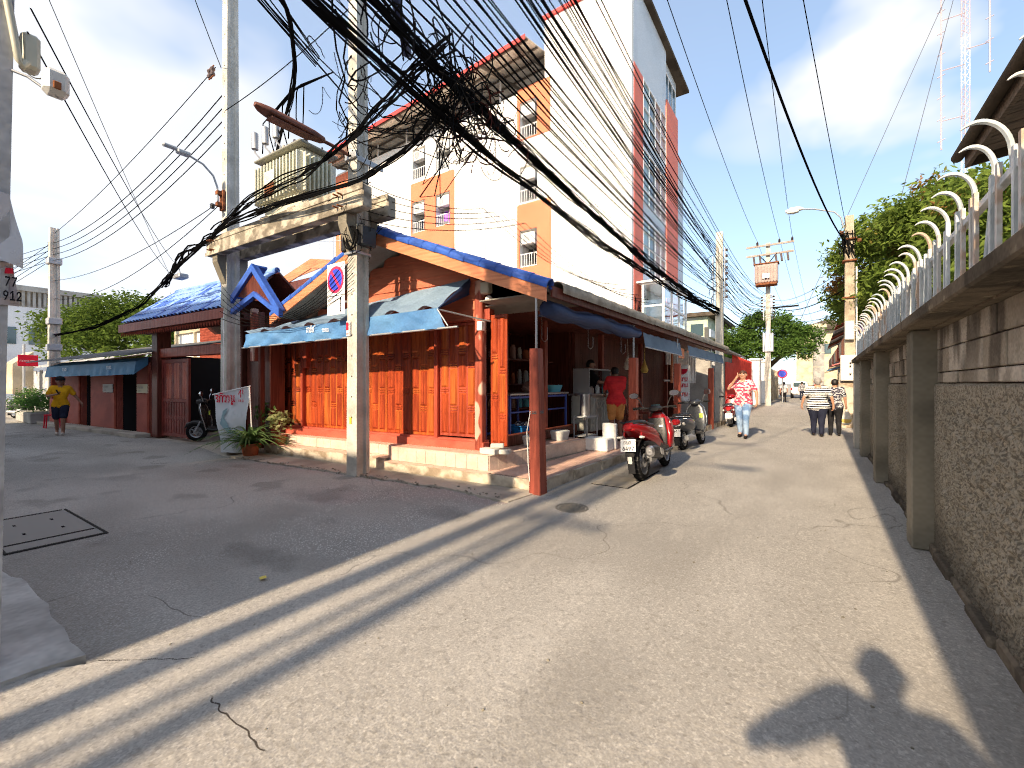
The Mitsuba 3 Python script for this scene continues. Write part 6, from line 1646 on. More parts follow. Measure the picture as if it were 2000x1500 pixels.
# man in yellow at the left, phone in hand, stepping forward
t_, B_, X_ = person('man in a mustard yellow T-shirt and dark shorts walking with a phone in hand', (-17.2, 2.98, 0), -PI / 2 - .25, 1.60,
    dict(elR=(.26, .05, 1.16), wrR=(.10, .27, 1.20), paR=(.04, .31, 1.22), elL=(-.30, -.06, 1.16), wrL=(-.42, -.02, .97), paL=(-.46, .0, .91), knL=(-.07, .14, .52), anL=(-.06, .10, .10), toL=(-.06, .24, .06), knR=(.09, -.05, .5), anR=(.09, -.22, .13), toR=(.09, -.10, .04)),
    skin='skin_dark', top='cloth_yellow', bottom='cloth_navy', shoes='shoe_pale', long_trousers=False, hat='cloth_black')
plain('shoe_pale', (.55, .48, .42), .6)
hnd = at_hand(B_, X_, 'paR')
solo('mobile_phone', mv(cb(-.038, .038, -.006, .006, -.075, .075, .004), hnd + np.array([.03, 0, .05]), .2, 1, .4), 'ink_black', 'dark phone held in the yellow-shirted man\'s hand', 'phone')
# the cook at the counter
person('cook in a red T-shirt and tan shorts standing at the food counter', (-3.62, 9.35, .15), .75, 1.68,
    dict(elL=(-.22, .14, 1.13), wrL=(-.12, .36, 1.06), paL=(-.10, .43, 1.04), elR=(.22, .14, 1.13), wrR=(.14, .36, 1.06), paR=(.12, .43, 1.04), hd=(0, .09, 1.555), neck=(0, .03, 1.455)), skin='skin_dark', top='cloth_red', bottom='cloth_tan', long_trousers=False, girth=1.12)
person('cook in dark clothes bending over pans in the shade behind the counter', (-4.35, 9.6, .37), -PI / 2 + .5, 1.62, dict(elL=(-.2, .2, 1.15), wrL=(-.1, .42, 1.12), paL=(-.08, .48, 1.10), elR=(.2, .2, 1.15), wrR=(.1, .42, 1.12), paR=(.08, .48, 1.10)), skin='skin', top='cloth_black', bottom='cloth_black', girth=1.1)
# passers-by far down the lane
person('distant pedestrian in a white blouse and black skirt by the white gate posts', (-1.95, 40.5, 0), .1, 1.58, None, top='cloth_white', bottom='cloth_black', girth=1.05)
person('distant pedestrian in a grey top walking in the middle of the lane', (-.9, 47, 0), .0, 1.62, None, top='cloth_dot', bottom='cloth_navy')
person('distant pedestrian in a red top on the right of the lane', (.2, 50, 0), PI, 1.6, None, top='cloth_red', bottom='cloth_black')
# the photographer, standing just behind the lens
person('photographer in grey standing behind the viewpoint with both arms raised', (.30, -.20, 0), .05, 1.74,
    dict(elL=(-.46, .06, 1.16), wrL=(-.26, .10, 1.36), paL=(-.20, .11, 1.40), elR=(.26, .02, 1.12), wrR=(.24, .2, 1.0), paR=(.22, .26, .98), hd=(0.0, .03, 1.585)), top='cloth_dot', bottom='cloth_navy')

# ------------------------------------------------------------------ the food shop along the walkway
tb = thing('work_table', 'blue-legged steel work table in the dark shop front', 'table')
part(tb, 'top', cb(-4.95, -4.32, 6.25, 8.45, 1.215, 1.255, .008), 'steel')
for x in (-4.90, -4.37):
    for y in (6.3, 7.35, 8.4):
        part(tb, 'leg', cb(x - .02, x + .02, y - .02, y + .02, .37, 1.214, .004), 'leg_blue')
part(tb, 'rail', cat(cb(-4.39, -4.35, 6.32, 8.38, 1.16, 1.20, .004), cb(-4.39, -4.35, 6.32, 8.38, .90, .93, .004), cb(-4.92, -4.88, 6.32, 8.38, .5, .53, .004)), 'leg_blue')
plain('leg_blue', (.05, .09, .35), .4)
bk = thing('blue_basin', 'bright blue plastic bucket under the work table', 'bucket')
part(bk, 'bucket', lathe2([(.0, .372), (.15, .372), (.21, .64), (.225, .65), (.225, .63), (.20, .62), (.15, .40), (0, .40)][::-1], 20, (-4.55, 6.95, 0)), 'bucket_blue', smooth=40)
part(bk, 'contents', cat(*[mv(ball((0, 0, 0), (.09, .08, .06), 1), (-4.55 + dx, 6.95 + dy, .66)) for dx, dy in ((.06, .05), (-.07, .02), (.0, -.08))]), 'cloth_dot')
plain('bucket_blue', (.02, .22, .62), .4)
bs = thing('vegetable_basket', 'turquoise plastic basket on the work table', 'basket')
part(bs, 'basket', mv(loft([(1.256, 0, 0, .14, .20), (1.36, 0, 0, .17, .24), (1.40, 0, 0, .175, .245)], 16, axis='z', ex=4), (-4.55, 8.1, 0)), 'bucket_blue2', smooth=40)
plain('bucket_blue2', (.12, .50, .66), .4)
sk = thing('food_sack', 'pale sack of ingredients slumped on the work table', 'sack')
part(sk, 'sack', mv(loft([(-.24, 0, 1.33, .10, .06), (-.1, 0, 1.37, .16, .11), (.12, 0, 1.37, .15, .11), (.26, 0, 1.33, .06, .05)], 14, axis='y'), (-4.62, 7.45, 0)), 'curtain_pink', smooth=True)
ct = thing('food_counter', 'pale slatted food counter at which the cook stands', 'counter')
part(ct, 'body', cb(-4.52, -4.02, 8.95, 10.3, .37, 1.16, .01), 'counter_grey')
for i in range(9):
    part(ct, 'slat', cb(-4.018, -4.0, 9.0 + i * .145, 9.11 + i * .145, .40, 1.12, .004), 'counter_grey')
part(ct, 'top', cb(-4.58, -3.96, 8.9, 10.35, 1.161, 1.20, .008), 'steel')
part(ct, 'glass_case', cat(cb(-4.5, -4.1, 9.0, 9.02, 1.2, 1.75, .002), cb(-4.5, -4.1, 10.2, 10.22, 1.2, 1.75, .002), cb(-4.5, -4.1, 9.0, 10.22, 1.74, 1.77, .004)), 'galv')
plain('counter_grey', (.42, .42, .38), .6)
for k, (x, y, r, h_, m, nm) in enumerate(((-4.2, 9.3, .07, .16, 'steel', 'tin'), (-4.15, 9.55, .05, .2, 'white_plastic', 'bottle'), (-4.3, 9.8, .09, .14, 'steel', 'tin'), (-4.2, 10.05, .05, .18, 'bucket_blue2', 'bottle'))):
    solo(f'counter_{nm}', lathe2([(.0, 1.202), (r, 1.202), (r, 1.2 + h_ * .8), (r * .6, 1.2 + h_ * .9), (r * .6, 1.2 + h_), (.0, 1.2 + h_)][::-1], 14, (x, y, 0)), m, ('steel tin at the near end of the food counter', 'white bottle on the food counter', 'squat steel tin on the middle of the food counter', 'turquoise bottle at the far end of the food counter')[k], nm, smooth=40)
sl2 = thing('metal_stool', 'grey metal stand with a steel cylinder on it, on the walkway by the counter', 'stand')
for x, y in ((-4.0, 8.05), (-3.72, 8.05), (-4.0, 8.55), (-3.72, 8.55)):
    part(sl2, 'leg', cb(x - .014, x + .014, y - .014, y + .014, .155, .74, .003), 'galv')
part(sl2, 'shelf', cat(cb(-4.02, -3.70, 8.03, 8.57, .741, .77, .004), cb(-4.0, -3.72, 8.04, 8.56, .36, .38, .004)), 'galv')
solo('steel_pot', lathe2([(.0, .772), (.10, .772), (.10, 1.22), (.0, 1.22)][::-1], 18, (-3.88, 8.3, 0)), 'steel', 'tall steel cylinder standing on the grey metal stand', 'pot', smooth=40)
fb = thing('foam_box', 'white polystyrene box lying on the walkway by the red scooter', 'box')
part(fb, 'box', cb(-3.62, -3.16, 7.72, 8.05, .157, .40, .02), 'white_plastic')
part(fb, 'lid', cb(-3.42, -3.14, 8.08, 8.20, .157, .66, .02), 'white_plastic')
for k, (x, y, w_, h_) in enumerate(((-3.98, 5.22, .14, .09), (-3.84, 5.34, .12, .07), (-3.9, 5.3, .10, .16))):
    solo('concrete_block', mv(cb(-w_, w_, -.08, .08, .377 if k < 2 else .47, .377 + h_ if k < 2 else .53, .012), (x, y, 0), .3 * k), 'foam_grey', ('whitish block under the hanging door leaf, the left one', 'whitish block under the hanging door leaf, the right one', 'whitish block stacked on the other two under the door leaf')[k], 'block')
plain('foam_grey', (.58, .57, .52), .8)
for k, (y, lab) in enumerate(((6.35, 'crumpled clear plastic crate on the platform edge behind the red post'), (7.3, 'clear plastic tub at the far end of the platform'))):
    solo('plastic_tub', mv(loft([(.378, 0, 0, .12, .16), (.54, 0, 0, .15, .19), (.55, 0, 0, .14, .18)], 14, axis='z', ex=4), (-3.92, y, 0)), 'tub_grey', lab, 'tub', smooth=40)
plain('tub_grey', (.50, .50, .49), .4)
part(H, 'wall_ledge', cb(-4.32, -4.2, 5.9, 8.6, .372, .56, .01), 'dark_wood')
for i, (y0, y1, m, z) in enumerate(((5.15, 8.6, 'awning_navy', 2.42),)):
    ra = thing('rolled_awning', 'dark navy awning rolled up under the eave of the wooden house', 'awning')
    part(ra, 'roll', tube([(-2.98 + .03 * (y - 5), y, 2.44 - .012 * (y - 5) + .02 * math.sin(3 * y)) for y in np.linspace(y0, y1, 24)], [.10 + .02 * math.sin(5 * y) for y in np.linspace(y0, y1, 24)], 10), m, smooth=True)
    part(ra, 'drop', grid(30, 5, lambda u, w: (-2.98 + .03 * (u * 3.4) + .10 - .25 * w, 5.15 + u * 3.4, 2.50 - .16 * w + .02 * np.sin(u * 25))), m, smooth=True)
for y0, y1, lab in ((8.75, 11.4, 'faded grey-blue awning strip under the middle of the eave'), (12.1, 16.6, 'faded grey awning strip under the far end of the eave')):
    ra = thing('awning_strip', lab, 'awning')
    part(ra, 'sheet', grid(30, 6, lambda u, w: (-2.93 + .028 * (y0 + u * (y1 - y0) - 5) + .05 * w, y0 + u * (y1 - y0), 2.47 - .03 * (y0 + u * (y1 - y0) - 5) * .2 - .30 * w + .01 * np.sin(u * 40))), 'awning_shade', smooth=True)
    part(ra, 'batten', cyl((-2.88 + .028 * (y0 - 5), y0, 2.16), (-2.88 + .028 * (y1 - 5), y1, 2.12), .015), 'galv')
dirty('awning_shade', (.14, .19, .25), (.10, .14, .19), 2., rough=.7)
fp = thing('kerb_post', 'red square wooden post with a steel pipe on top, at the corner of the walkway', 'post')
part(fp, 'post', hull([(x, y, z) for z, w_ in ((.0, .085), (1.88, .062)) for x in (-2.95 - w_ - (.03 if z else 0), -2.95 + w_ - (.03 if z else 0)) for y in (4.90 - w_, 4.90 + w_)]), 'post_wood')
part(fp, 'pipe', cyl((-2.98, 4.90, 1.88), (-2.98, 4.90, 2.62), .016), 'steel')
part(fp, 'rope', cat(*[tube([(-2.965 + .078 * math.cos(a), 4.9 + .078 * math.sin(a), 1.05 + .02 * k + .01 * math.sin(a)) for a in np.linspace(0, 2 * PI, 12, endpoint=False)], .007, 5, closed=True) for k in range(2)]), 'cable_grey')
part(fp, 'flex', tube([(-3.02, 4.82, 1.07), (-3.06, 4.80, .8), (-3.04, 4.80, .4), (-3.03, 4.82, .16)], .006, 5), 'white_plastic')
for k, (x, y, lab) in enumerate(((-2.85, 8.26, 'red wooden post on the kerb behind the red scooter, second along the walkway'), (-2.75, 11.14, 'red wooden post on the kerb by the grey scooter, third along the walkway'), (-2.68, 15.0, 'last red wooden post on the kerb, at the far end of the walkway'))):
    kp = thing('kerb_post', lab, 'post')
    part(kp, 'post', cb(x - .075, x + .075, y - .075, y + .075, 0, 1.92, .01), 'fascia_red')
    part(kp, 'pipe', cyl((x, y, 1.92), (x, y, 2.55), .016), 'steel')
wood('fascia_red', (0.46, 0.10, 0.055), (0.34, 0.07, 0.04), coat=.1)
SF2 = thing('white_slat_screen', 'screen of white vertical slats at the far end of the food shop', 'screen')
for i in range(15):
    y = 13.3 + i * .26
    part(SF2, 'slat', cb(-3.62, -3.56, y, y + .10, (2.0 if i < 2 else 1.45) , 2.5, .006), 'sign_white' if i not in (2,) else 'fascia_wood')
part(SF2, 'rail', cat(cb(-3.655, -3.622, 13.2, 17.2, 1.5, 1.55, .004), cb(-3.655, -3.622, 13.2, 17.2, 2.42, 2.47, .004)), 'galv')
mb = thing('menu_banner', 'white hanging menu banner with a red emblem and red lettering in the shop', 'banner')
part(mb, 'sheet', cb(-3.30, -2.86, 12.9, 12.91, .95, 1.95, .002), 'sign_white')
part(mb, 'emblem', frame(ext(Polygon([(.17 * math.cos(a), .16 * math.sin(a)) for a in np.linspace(PI, 2 * PI, 20)]), .003), (-3.08, 12.896, 1.84), (1, 0, 0), (0, 0, 1), (0, 1, 0)), 'ink_red')
for z in (1.5, 1.33, 1.08):
    strokes(mb, 'print', np.array([-3.25, 12.898, z]), np.array([1., 0, 0]), e3, .10, word([KO, AA, NO, TO, MO], .7), 'ink_red', .002, .16)
sgb = thing('brown_sign', 'small brown sign hanging under the eave between the awning strips', 'sign')
part(sgb, 'board', cb(-2.83, -2.80, 11.5, 12.05, 2.08, 2.34, .006), 'fascia_wood')
cam = thing('security_camera', 'white security camera box on the corner post under the awning brace', 'camera')
part(cam, 'box', cb(-4.27, -4.17, 5.26, 5.36, 2.24, 2.38, .01), 'white_plastic')
sp2 = thing('wall_speaker', 'cream box with a white lamp below it at the top of the corner post', 'lamp')
part(sp2, 'box', cb(-4.22, -4.06, 5.28, 5.40, 2.80, 2.98, .015), 'box_cream')
part(sp2, 'lamp', ball((-4.06, 5.3, 2.70), (.06, .06, .06), 2), 'white_plastic', smooth=True)
for k in range(3):
    solo('hanging_hook', tube([(-3.9 + .0, 6.6 + k * 1.9, 2.62), (-3.9, 6.6 + k * 1.9, 2.2), (-3.86, 6.63 + k * 1.9, 2.15), (-3.82, 6.66 + k * 1.9, 2.2), (-3.82, 6.66 + k * 1.9, 2.4)], .007, 5), 'steel', 'bent steel hook hanging from the walkway ceiling', 'hook', 'hooks hanging from the walkway ceiling')
solo('fluorescent_tube', cyl((-4.5, 6.5, 2.75), (-4.5, 7.7, 2.72), .02), 'white_plastic', 'unlit fluorescent tube in the dark shop', 'lamp')

# clutter of the dark shop
shf = thing('shop_shelf', 'dark shelf of jars and tins against the back wall of the food shop', 'shelf')
for z in (.9, 1.4, 1.9):
    part(shf, 'board', cb(-5.3, -4.95, 6.6, 8.9, z, z + .03, .004), 'dark_wood')
for s_, z in ((0, .93), (1, 1.43), (2, 1.93)):
    for k in range(9):
        y = 6.75 + k * .24; hh = rng.uniform(.12, .3); rr = rng.uniform(.04, .075)
        part(shf, 'jar', lathe2([(.0, z), (rr, z), (rr, z + hh * .8), (rr * .6, z + hh), (.0, z + hh)][::-1], 10, (-5.1, y, 0)), ('steel', 'counter_grey', 'curtain_pink', 'bucket_blue2', 'terracotta')[int(rng.integers(0, 5))], smooth=40)
for k, (y, z, m, lab) in enumerate(((10.6, 2.05, 'bag_white', 'pale plastic bag hanging under the walkway ceiling, nearer one'), (11.9, 2.0, 'bag_yellow', 'yellowish plastic bag hanging under the walkway ceiling, farther one'))):
    solo('hanging_bag', mv(loft([(-.28, 0, 0, .07, .05), (-.2, 0, 0, .11, .08), (-.06, 0, 0, .06, .05), (.08, 0, 0, .01, .01), (.5, 0, 0, .004, .004)], 12, axis='z', ex=2), (-3.8, y, z)), m, lab, 'bag', smooth=True)
gb = thing('gas_cylinder', 'dark green gas cylinder standing behind the food counter', 'gas cylinder')
part(gb, 'tank', lathe2([(.0, .372), (.15, .38), (.17, .45), (.17, .85), (.13, .95), (.0, .97)][::-1], 18, (-4.75, 10.7, 0)), 'tank_green', smooth=45)
part(gb, 'collar', lathe2([(.09, .94), (.10, .94), (.10, 1.06), (.09, 1.06)], 16, (-4.75, 10.7, 0)), 'galv')
plain('tank_green', (.05, .14, .09), .5)
for k, (y, lab) in enumerate(((11.2, 'dark wooden dining chair in the shop, nearer one'), (12.3, 'dark wooden dining chair in the shop, farther one'))):
    ch = thing('dining_chair', lab, 'chair')
    part(ch, 'seat', cb(-4.2, -3.8, y, y + .4, .58, .62, .01), 'post_wood')
    part(ch, 'backrest', cat(cb(-4.2, -4.17, y, y + .4, .85, 1.02, .01), cb(-4.2, -4.17, y, y + .04, .62, 1.02, .005), cb(-4.2, -4.17, y + .36, y + .4, .62, 1.02, .005)), 'post_wood')
    for x_ in (-4.18, -3.84):
        for y_ in (y + .02, y + .36):
            part(ch, 'leg', cb(x_, x_ + .035, y_, y_ + .035, .155, .579, .004), 'post_wood')
# ------------------------------------------------------------------ behind the camera: what throws the shade
NB = thing('corner_shophouse', 'plain two-storey shophouse on the near left corner behind the viewpoint', 'building')
part(NB, 'wall', bx(-9.2, -3.08, -6.5, -1.05, 0, 3.12), 'stucco_grey')
part(NB, 'roof_slab', bx(-9.2, -3.06, -6.5, -1.04, 3.121, 3.20), 'stucco_grey')
part(NB, 'upper_wall', bx(-24, -9.21, -9, -3.2, 0, 7.4), 'stucco_grey')
part(NB, 'door', bx(-3.079, -3.05, -4.4, -2.2, .05, 2.4), 'tin')


def street_pole(label, x, y, h, arms=(), mat='pole_concrete', rack=None, w=.24):
    t = thing('utility_pole', label, 'utility pole')
    grooved_pole(t, x, y, h, w, w + .02, .75, mat=mat, holes=False)
    for z, x0, x1 in arms:
        part(t, 'crossarm', cb(x + x0, x + x1, y - .19, y - .13, z, z + .11, .006), 'arm_wood')
    if rack:
        z0_, n, sd = rack
        part(t, 'insulator_rack', cb(x + sd * .16, x + sd * .20, y - .03, y + .03, z0_, z0_ + n * .22, .004), 'galv')
        for k in range(n):
            part(t, 'insulator', lathe2([(.0, -.04), (.045, -.04), (.05, -.02), (.03, 0), (.05, .02), (.045, .04), (.0, .04)][::-1], 8, (x + sd * .24, y, z0_ + .1 + k * .22)), 'porcelain_dark')
    return t


dirty('arm_wood', (.42, .35, .31), (.30, .25, .22), 3., rough=.8)
P0 = street_pole('concrete pole with crossarms on the lane behind the viewpoint', -2.13, -6.0, 10.5, ((5.5, -.6, .55), (9.6, -1.3, 1.3)), rack=(5.8, 5, -1), w=.19)
street_pole('second concrete pole behind the viewpoint beside the shophouse', -2.70, -4.2, 8.5, (), rack=(5.6, 5, -1), w=.23)
solo('conduit_riser', cyl((-2.35, -6.4, 0), (-2.35, -6.4, 8.2), .045, sides=8), 'galv', 'thin steel riser pipe behind the viewpoint', 'pipe')
L0 = thing('street_lamp', 'street lamp on the pole behind the viewpoint, reaching over the lane', 'street lamp')
part(L0, 'arm', tube([(-2.13, -6.15, 7.7), (-1.5, -6.3, 7.95), (-1.2, -6.35, 7.98)], .03, 8), 'galv', smooth=True)
part(L0, 'head', loft([(-1.25, -6.35, 7.98, .05, .04), (-1.1, -6.35, 7.97, .12, .07), (-.75, -6.35, 7.96, .13, .07), (-.6, -6.35, 7.96, .06, .04)], 14), 'lamp_shell', smooth=40)

# ------------------------------------------------------------------ poles down the lane
P2 = street_pole('pale concrete pole at the far end of the wooden house eave', -2.95, 18.2, 7.15, (), 'pale_pole', rack=(4.6, 9, 1), w=.30)
dirty('pale_pole', (.62, .585, .52), (.50, .465, .41), 3., rough=.85)
part(P2, 'insulator_rack', cb(-3.2, -3.16, 18.17, 18.23, 4.3, 6.3, .004), 'galv')
for k in range(6):
    part(P2, 'loop', tube([(-3.1 + (.12 + .08 * (k % 3)) * math.cos(a) * (1 if k % 2 else -1), 18.1, 4.6 + .3 * k + .22 * math.sin(a)) for a in np.linspace(-1.4, 3.6, 14)], .012, 4), 'cable_black', smooth=True)
P3 = thing('utility_pole', 'far pole with a pinkish transformer hung under two crossarms', 'utility pole')
grooved_pole(P3, -2.5, 33.5, 10.7, .34, .34, .72, holes=False)
for z in (9.85, 10.45):
    part(P3, 'crossarm', cb(-3.75, -1.05, 33.2, 33.28, z, z + .12, .006), 'arm_wood')
for x in (-3.1, -1.85, -1.15):
    part(P3, 'insulator', lathe2(shed(.06, 10.58, 4), 10, (x, 33.24, 0)), 'porcelain_dark', smooth=50)
for x in (-3.3, -2.95, -2.05, -1.75, -1.4):
    part(P3, 'fuse_cutout', cyl((x, 33.15, 9.8), (x + .06, 33.0, 9.3), .06, sides=8), 'porcelain_dark')
part(P3, 'brace', cat(cyl((-3.0, 33.2, 9.9), (-2.55, 33.3, 9.35), .03, sides=6), cyl((-2.0, 33.2, 9.9), (-2.45, 33.3, 9.35), .03, sides=6)), 'rubber')
TK = part(P3, 'transformer_tank', cb(-3.2, -1.9, 32.55, 33.25, 7.95, 9.15, .04), 'tank_pink')
plain('tank_pink', (.34, .26, .245), .5)
part(P3, 'tank_lid', cb(-3.26, -1.84, 32.5, 33.3, 9.151, 9.22, .01), 'rust')
part(P3, 'tank_base', cb(-3.15, -1.95, 32.5, 33.3, 7.80, 7.949, .02), 'rust')
for i in range(8):
    part(P3, 'tank_fin', cb(-3.17 + i * .17, -3.13 + i * .17, 32.42, 32.549, 8.0, 9.0, .006), 'tank_pink')
part(P3, 'tank_label', bx(-2.75, -2.35, 32.40, 32.415, 8.2, 8.5), 'sign_white')
part(P3, 'insulator_rack', cat(*[cb(-2.5 + sd * .24 - .03, -2.5 + sd * .24 + .03, 33.3, 33.4, 5.6, 7.3, .004) for sd in (-1, 1)]), 'galv')
for k in range(8):
    for sd in (-1, 1):
        part(P3, 'insulator', cb(-2.5 + sd * .34 - .06, -2.5 + sd * .34 + .06, 33.3, 33.4, 5.7 + k * .2, 5.78 + k * .2, .02), 'porcelain_dark')
part(P3, 'white_band', cb(-2.78, -2.20, 33.2, 33.78, 3.55, 4.75, .01), 'sign_white')
part(P3, 'stripe_arm', cb(-2.3, -.8, 33.3, 33.36, 6.35, 6.45, .004), 'rubber')
PR = thing('utility_pole', 'weathered pole on the right with meter boxes and a concrete foot', 'utility pole')
grooved_pole(PR, .95, 18.1, 6.9, .30, .30, .72, holes=False, mat='tan_pole')
dirty('tan_pole', (.46, .39, .30), (.30, .25, .19), 4., rough=.9)
part(PR, 'foot', cb(.66, 1.14, 17.85, 18.3, -.02, 1.5, .03), 'rough_kerb')
part(PR, 'meter_box', cb(.70, 1.10, 17.7, 17.849, 1.52, 2.35, .02), 'box_white')
part(PR, 'meter_box', cb(.82, 1.06, 17.78, 17.93, 2.85, 3.45, .02), 'box_white')
plain('box_white', (.70, .68, .63), .6)
part(PR, 'meter_dial', cat(*[cb(.93, .98, 17.692, 17.699, z, z + .06, .002) for z in (1.7, 1.95, 2.05)]), 'ink_black')
part(PR, 'conduit', cyl((1.13, 17.95, 0), (1.13, 17.95, 5.2), .025), 'box_white')
part(PR, 'clamp', cat(*[cb(.76, 1.14, 17.9, 18.3, z, z + .05, .01) for z in (4.2, 5.4, 6.1)], cb(.70, .80, 17.9, 18.0, 6.3, 6.4, .01), cb(1.15, 1.26, 18, 18.1, 6.0, 6.12, .02)), 'rust')
part(PR, 'hardware', cat(*[tube([(.9 + rng.uniform(-.25, .2), 17.9 + rng.uniform(-.15, .1), 5.9 + rng.uniform(-.4, .5)) for _ in range(4)], .014, 4) for _ in range(12)]), 'cable_black', stuff=True)
LR = thing('street_lamp', 'white-hooded street lamp on a thin arm from the weathered right-hand pole', 'street lamp')
part(LR, 'arm', tube([(.80, 17.95, 6.5), (.72, 17.9, 6.85), (.55, 17.85, 7.05), (.0, 17.7, 7.22), (-.35, 17.6, 7.26)], .022, 8), 'galv', smooth=True)
part(LR, 'hood', loft([(-.30, 17.6, 7.27, .05, .04), (-.42, 17.58, 7.28, .10, .07), (-.62, 17.55, 7.27, .12, .09), (-.80, 17.52, 7.24, .06, .04)][::-1], 14), 'sign_white', smooth=40)
part(LR, 'lens', loft([(-.76, 17.53, 7.19, .05, .03), (-.58, 17.55, 7.18, .10, .045), (-.42, 17.58, 7.2, .08, .03)], 12), 'lamp_shell', smooth=40)

# ------------------------------------------------------------------ overhead cables
def cable(p, q, s=.25, r=.009, label=None, group='overhead wires along the lane', mat='cable_black', n=16, jit=0.0, cat_='cable', ex=()):
    pts = sag(p, q, s, n, jit)
    for e in ex:
        pts = np.vstack([pts, e])
    return solo('overhead_cable', tube(pts, r, 5, cap=False), mat, label or 'thin black overhead wire running along the lane to the pale far pole', cat_, group, smooth=True)


rc = np.random.default_rng(17)
ends2 = []
# low-voltage and phone wires from the poles behind the viewpoint to the pale pole and on to the far one
for k in range(34):
    x0, z0_ = rc.uniform(-3.05, -1.9), rc.uniform(4.75, 7.3)
    zz = 4.6 + (z0_ - 4.75) / 2.55 * 2.0
    A_ = (x0, -6 + rc.uniform(0, 1.5), z0_ + rc.uniform(-.05, .25)); B2 = (-2.95 + rc.uniform(-.26, .3), 18.15, zz)
    cable(A_, B2, rc.uniform(.15, .75), rc.choice([.006, .008, .010]), 'thin dark wire overhead, one of the fan between the viewpoint and the pale far pole')
    cable(B2, (-2.5 + rc.choice([-.34, .34]), 33.3, 5.6 + (zz - 4.6) * .8), rc.uniform(.3, .9), .008, 'thin dark wire beyond the pale pole, running on to the transformer pole', 'overhead wires beyond the pale pole')
for k, (x, xe) in enumerate(((-2.9, -3.1), (-1.7, -1.85), (-.95, -1.15))):
    cable((x * .75, -6, 10.0), (xe, 33.24, 10.85), .9, .010, 'bare high-voltage wire to the crossarm of the transformer pole', 'high-voltage wires', n=28)
    cable((xe, 33.24, 10.85), (xe + 1.2, 70, 9.0), .8, .010, 'bare high-voltage wire beyond the transformer pole', 'high-voltage wires beyond the transformer pole')
cable((-1.9, -6, 7.4), (.85, 18.0, 6.05), 1.25, .018, 'thick black cable sagging across the lane to the right-hand pole', None, n=30)
cable((-1.6, -6, 9.3), (.86, 18.0, 6.55), .25, .008, 'thin wire across the sky to the top of the right-hand pole', None, n=24)
for k in range(5):
    cable((.8, 18, 5.2 - .35 * k), (-2.2, 33.2, 6.9 - .25 * k), .4, .010 if k != 2 else .02, 'wire crossing from the right-hand pole to the transformer pole', 'wires crossing from the right-hand pole')
cable((-2.95, 18.3, 4.2), (-2.6, 33.2, 5.5), .55, .03, 'thick dark cable drooping from the pale pole to the transformer pole', None)


def bundle(name, label, pts, R, n, r, seed, twist=3.0, wobble=.35, mat='cable_black'):
    """many strands lashed along one line"""
    rr = np.random.default_rng(seed)
    t = thing(name, label, 'cable bundle')
    p = np.asarray(pts, float)
    L = np.r_[0, np.cumsum(np.linalg.norm(np.diff(p, axis=0), axis=1))]
    m = int(L[-1] / .22) + 8
    s = np.linspace(0, L[-1], m)
    c = np.stack([np.interp(s, L, p[:, i]) for i in range(3)], 1)
    for _ in range(3):
        c[1:-1] = (c[:-2] + 2 * c[1:-1] + c[2:]) / 4
    d = np.gradient(c, axis=0); d /= np.linalg.norm(d, axis=1, keepdims=True)
    a = np.cross(d, [0, 0, 1.]); a /= np.linalg.norm(a, axis=1, keepdims=True) + 1e-9; b = np.cross(a, d)
    for k in range(n):
        ph, rad = rr.uniform(0, 2 * PI), R * math.sqrt(rr.random())
        f = ph + twist * s / L[-1] * 2 * PI * rr.uniform(.4, 1) + rr.normal(0, .3)
        w = rad * (1 + wobble * np.sin(s * rr.uniform(1.2, 3.5) + ph) + wobble * .6 * np.sin(s * rr.uniform(4, 8)))
        dr_ = -rr.random() * wobble * .25 * np.abs(np.sin(s * rr.uniform(.4, .9) + ph))
        q_ = c + a * (w * np.cos(f))[:, None] + b * (w * np.sin(f))[:, None] + np.array([0, 0, 1.])[None] * dr_[:, None]
        part(t, 'strand', tube(q_, r * rr.uniform(.6, 1.5), 4, cap=False), mat)
    return t


KN = np.array([-2.98, 3.25, 4.32])
bundle('cable_bundle', 'thick tangled black cable bundle along the lane, upper of the two', [(-2.55, -5.5, 5.6), (-2.75, -1, 5.0), (-2.9, 1.5, 4.62), KN + [0, 0, .12], (-3.0, 6, 4.28), (-3.02, 10, 4.12), (-2.98, 14, 4.05), (-2.95, 18.2, 4.25)], .058, 20, .0095, 3)
bundle('cable_bundle', 'lower black cable bundle along the lane, sagging towards the pale pole', [(-2.6, -5.5, 5.1), (-2.85, -1, 4.55), (-2.95, 1.5, 4.22), (-3.0, 3.6, 4.02), (-3.02, 7, 3.88), (-3.0, 12, 3.86), (-2.98, 18.2, 4.1)], .050, 14, .010, 5)
bundle('cable_bundle', 'black cable bundle crossing in front of the transformer beam to the far left pole', [KN + [-.05, 0, -.1], (-3.9, 3.55, 4.18), (-5.2, 3.85, 4.28), (-7, 3.75, 4.36), (-9.3, 3.85, 4.48), (-11.5, 3.85, 4.05), (-14, 3.9, 3.45), (-18, 3.95, 3.2), (-24, 4.0, 3.3)], .038, 10, .010, 7)
bundle('cable_bundle', 'black cable strands rising from the left pole to the tangle over the lane', [(-9.8, 3.85, 4.5), (-8.0, 3.8, 4.75), (-6.3, 3.95, 4.9), (-5.0, 3.8, 5.0), (-3.8, 3.5, 5.0), KN + [0, 0, .55]], .05, 9, .010, 9, wobble=.6)
bundle('cable_bundle', 'cable strands coming down from over the camera to the transformer', [(-2.6, -3.5, 6.3), (-3.6, .4, 5.95), (-4.9, 2.7, 5.72), (-5.9, 3.3, 5.8), (-6.9, 3.8, 5.95), (-7.6, 4.0, 5.75), (-7.9, 4.1, 5.45)], .03, 5, .011, 11, wobble=.4)
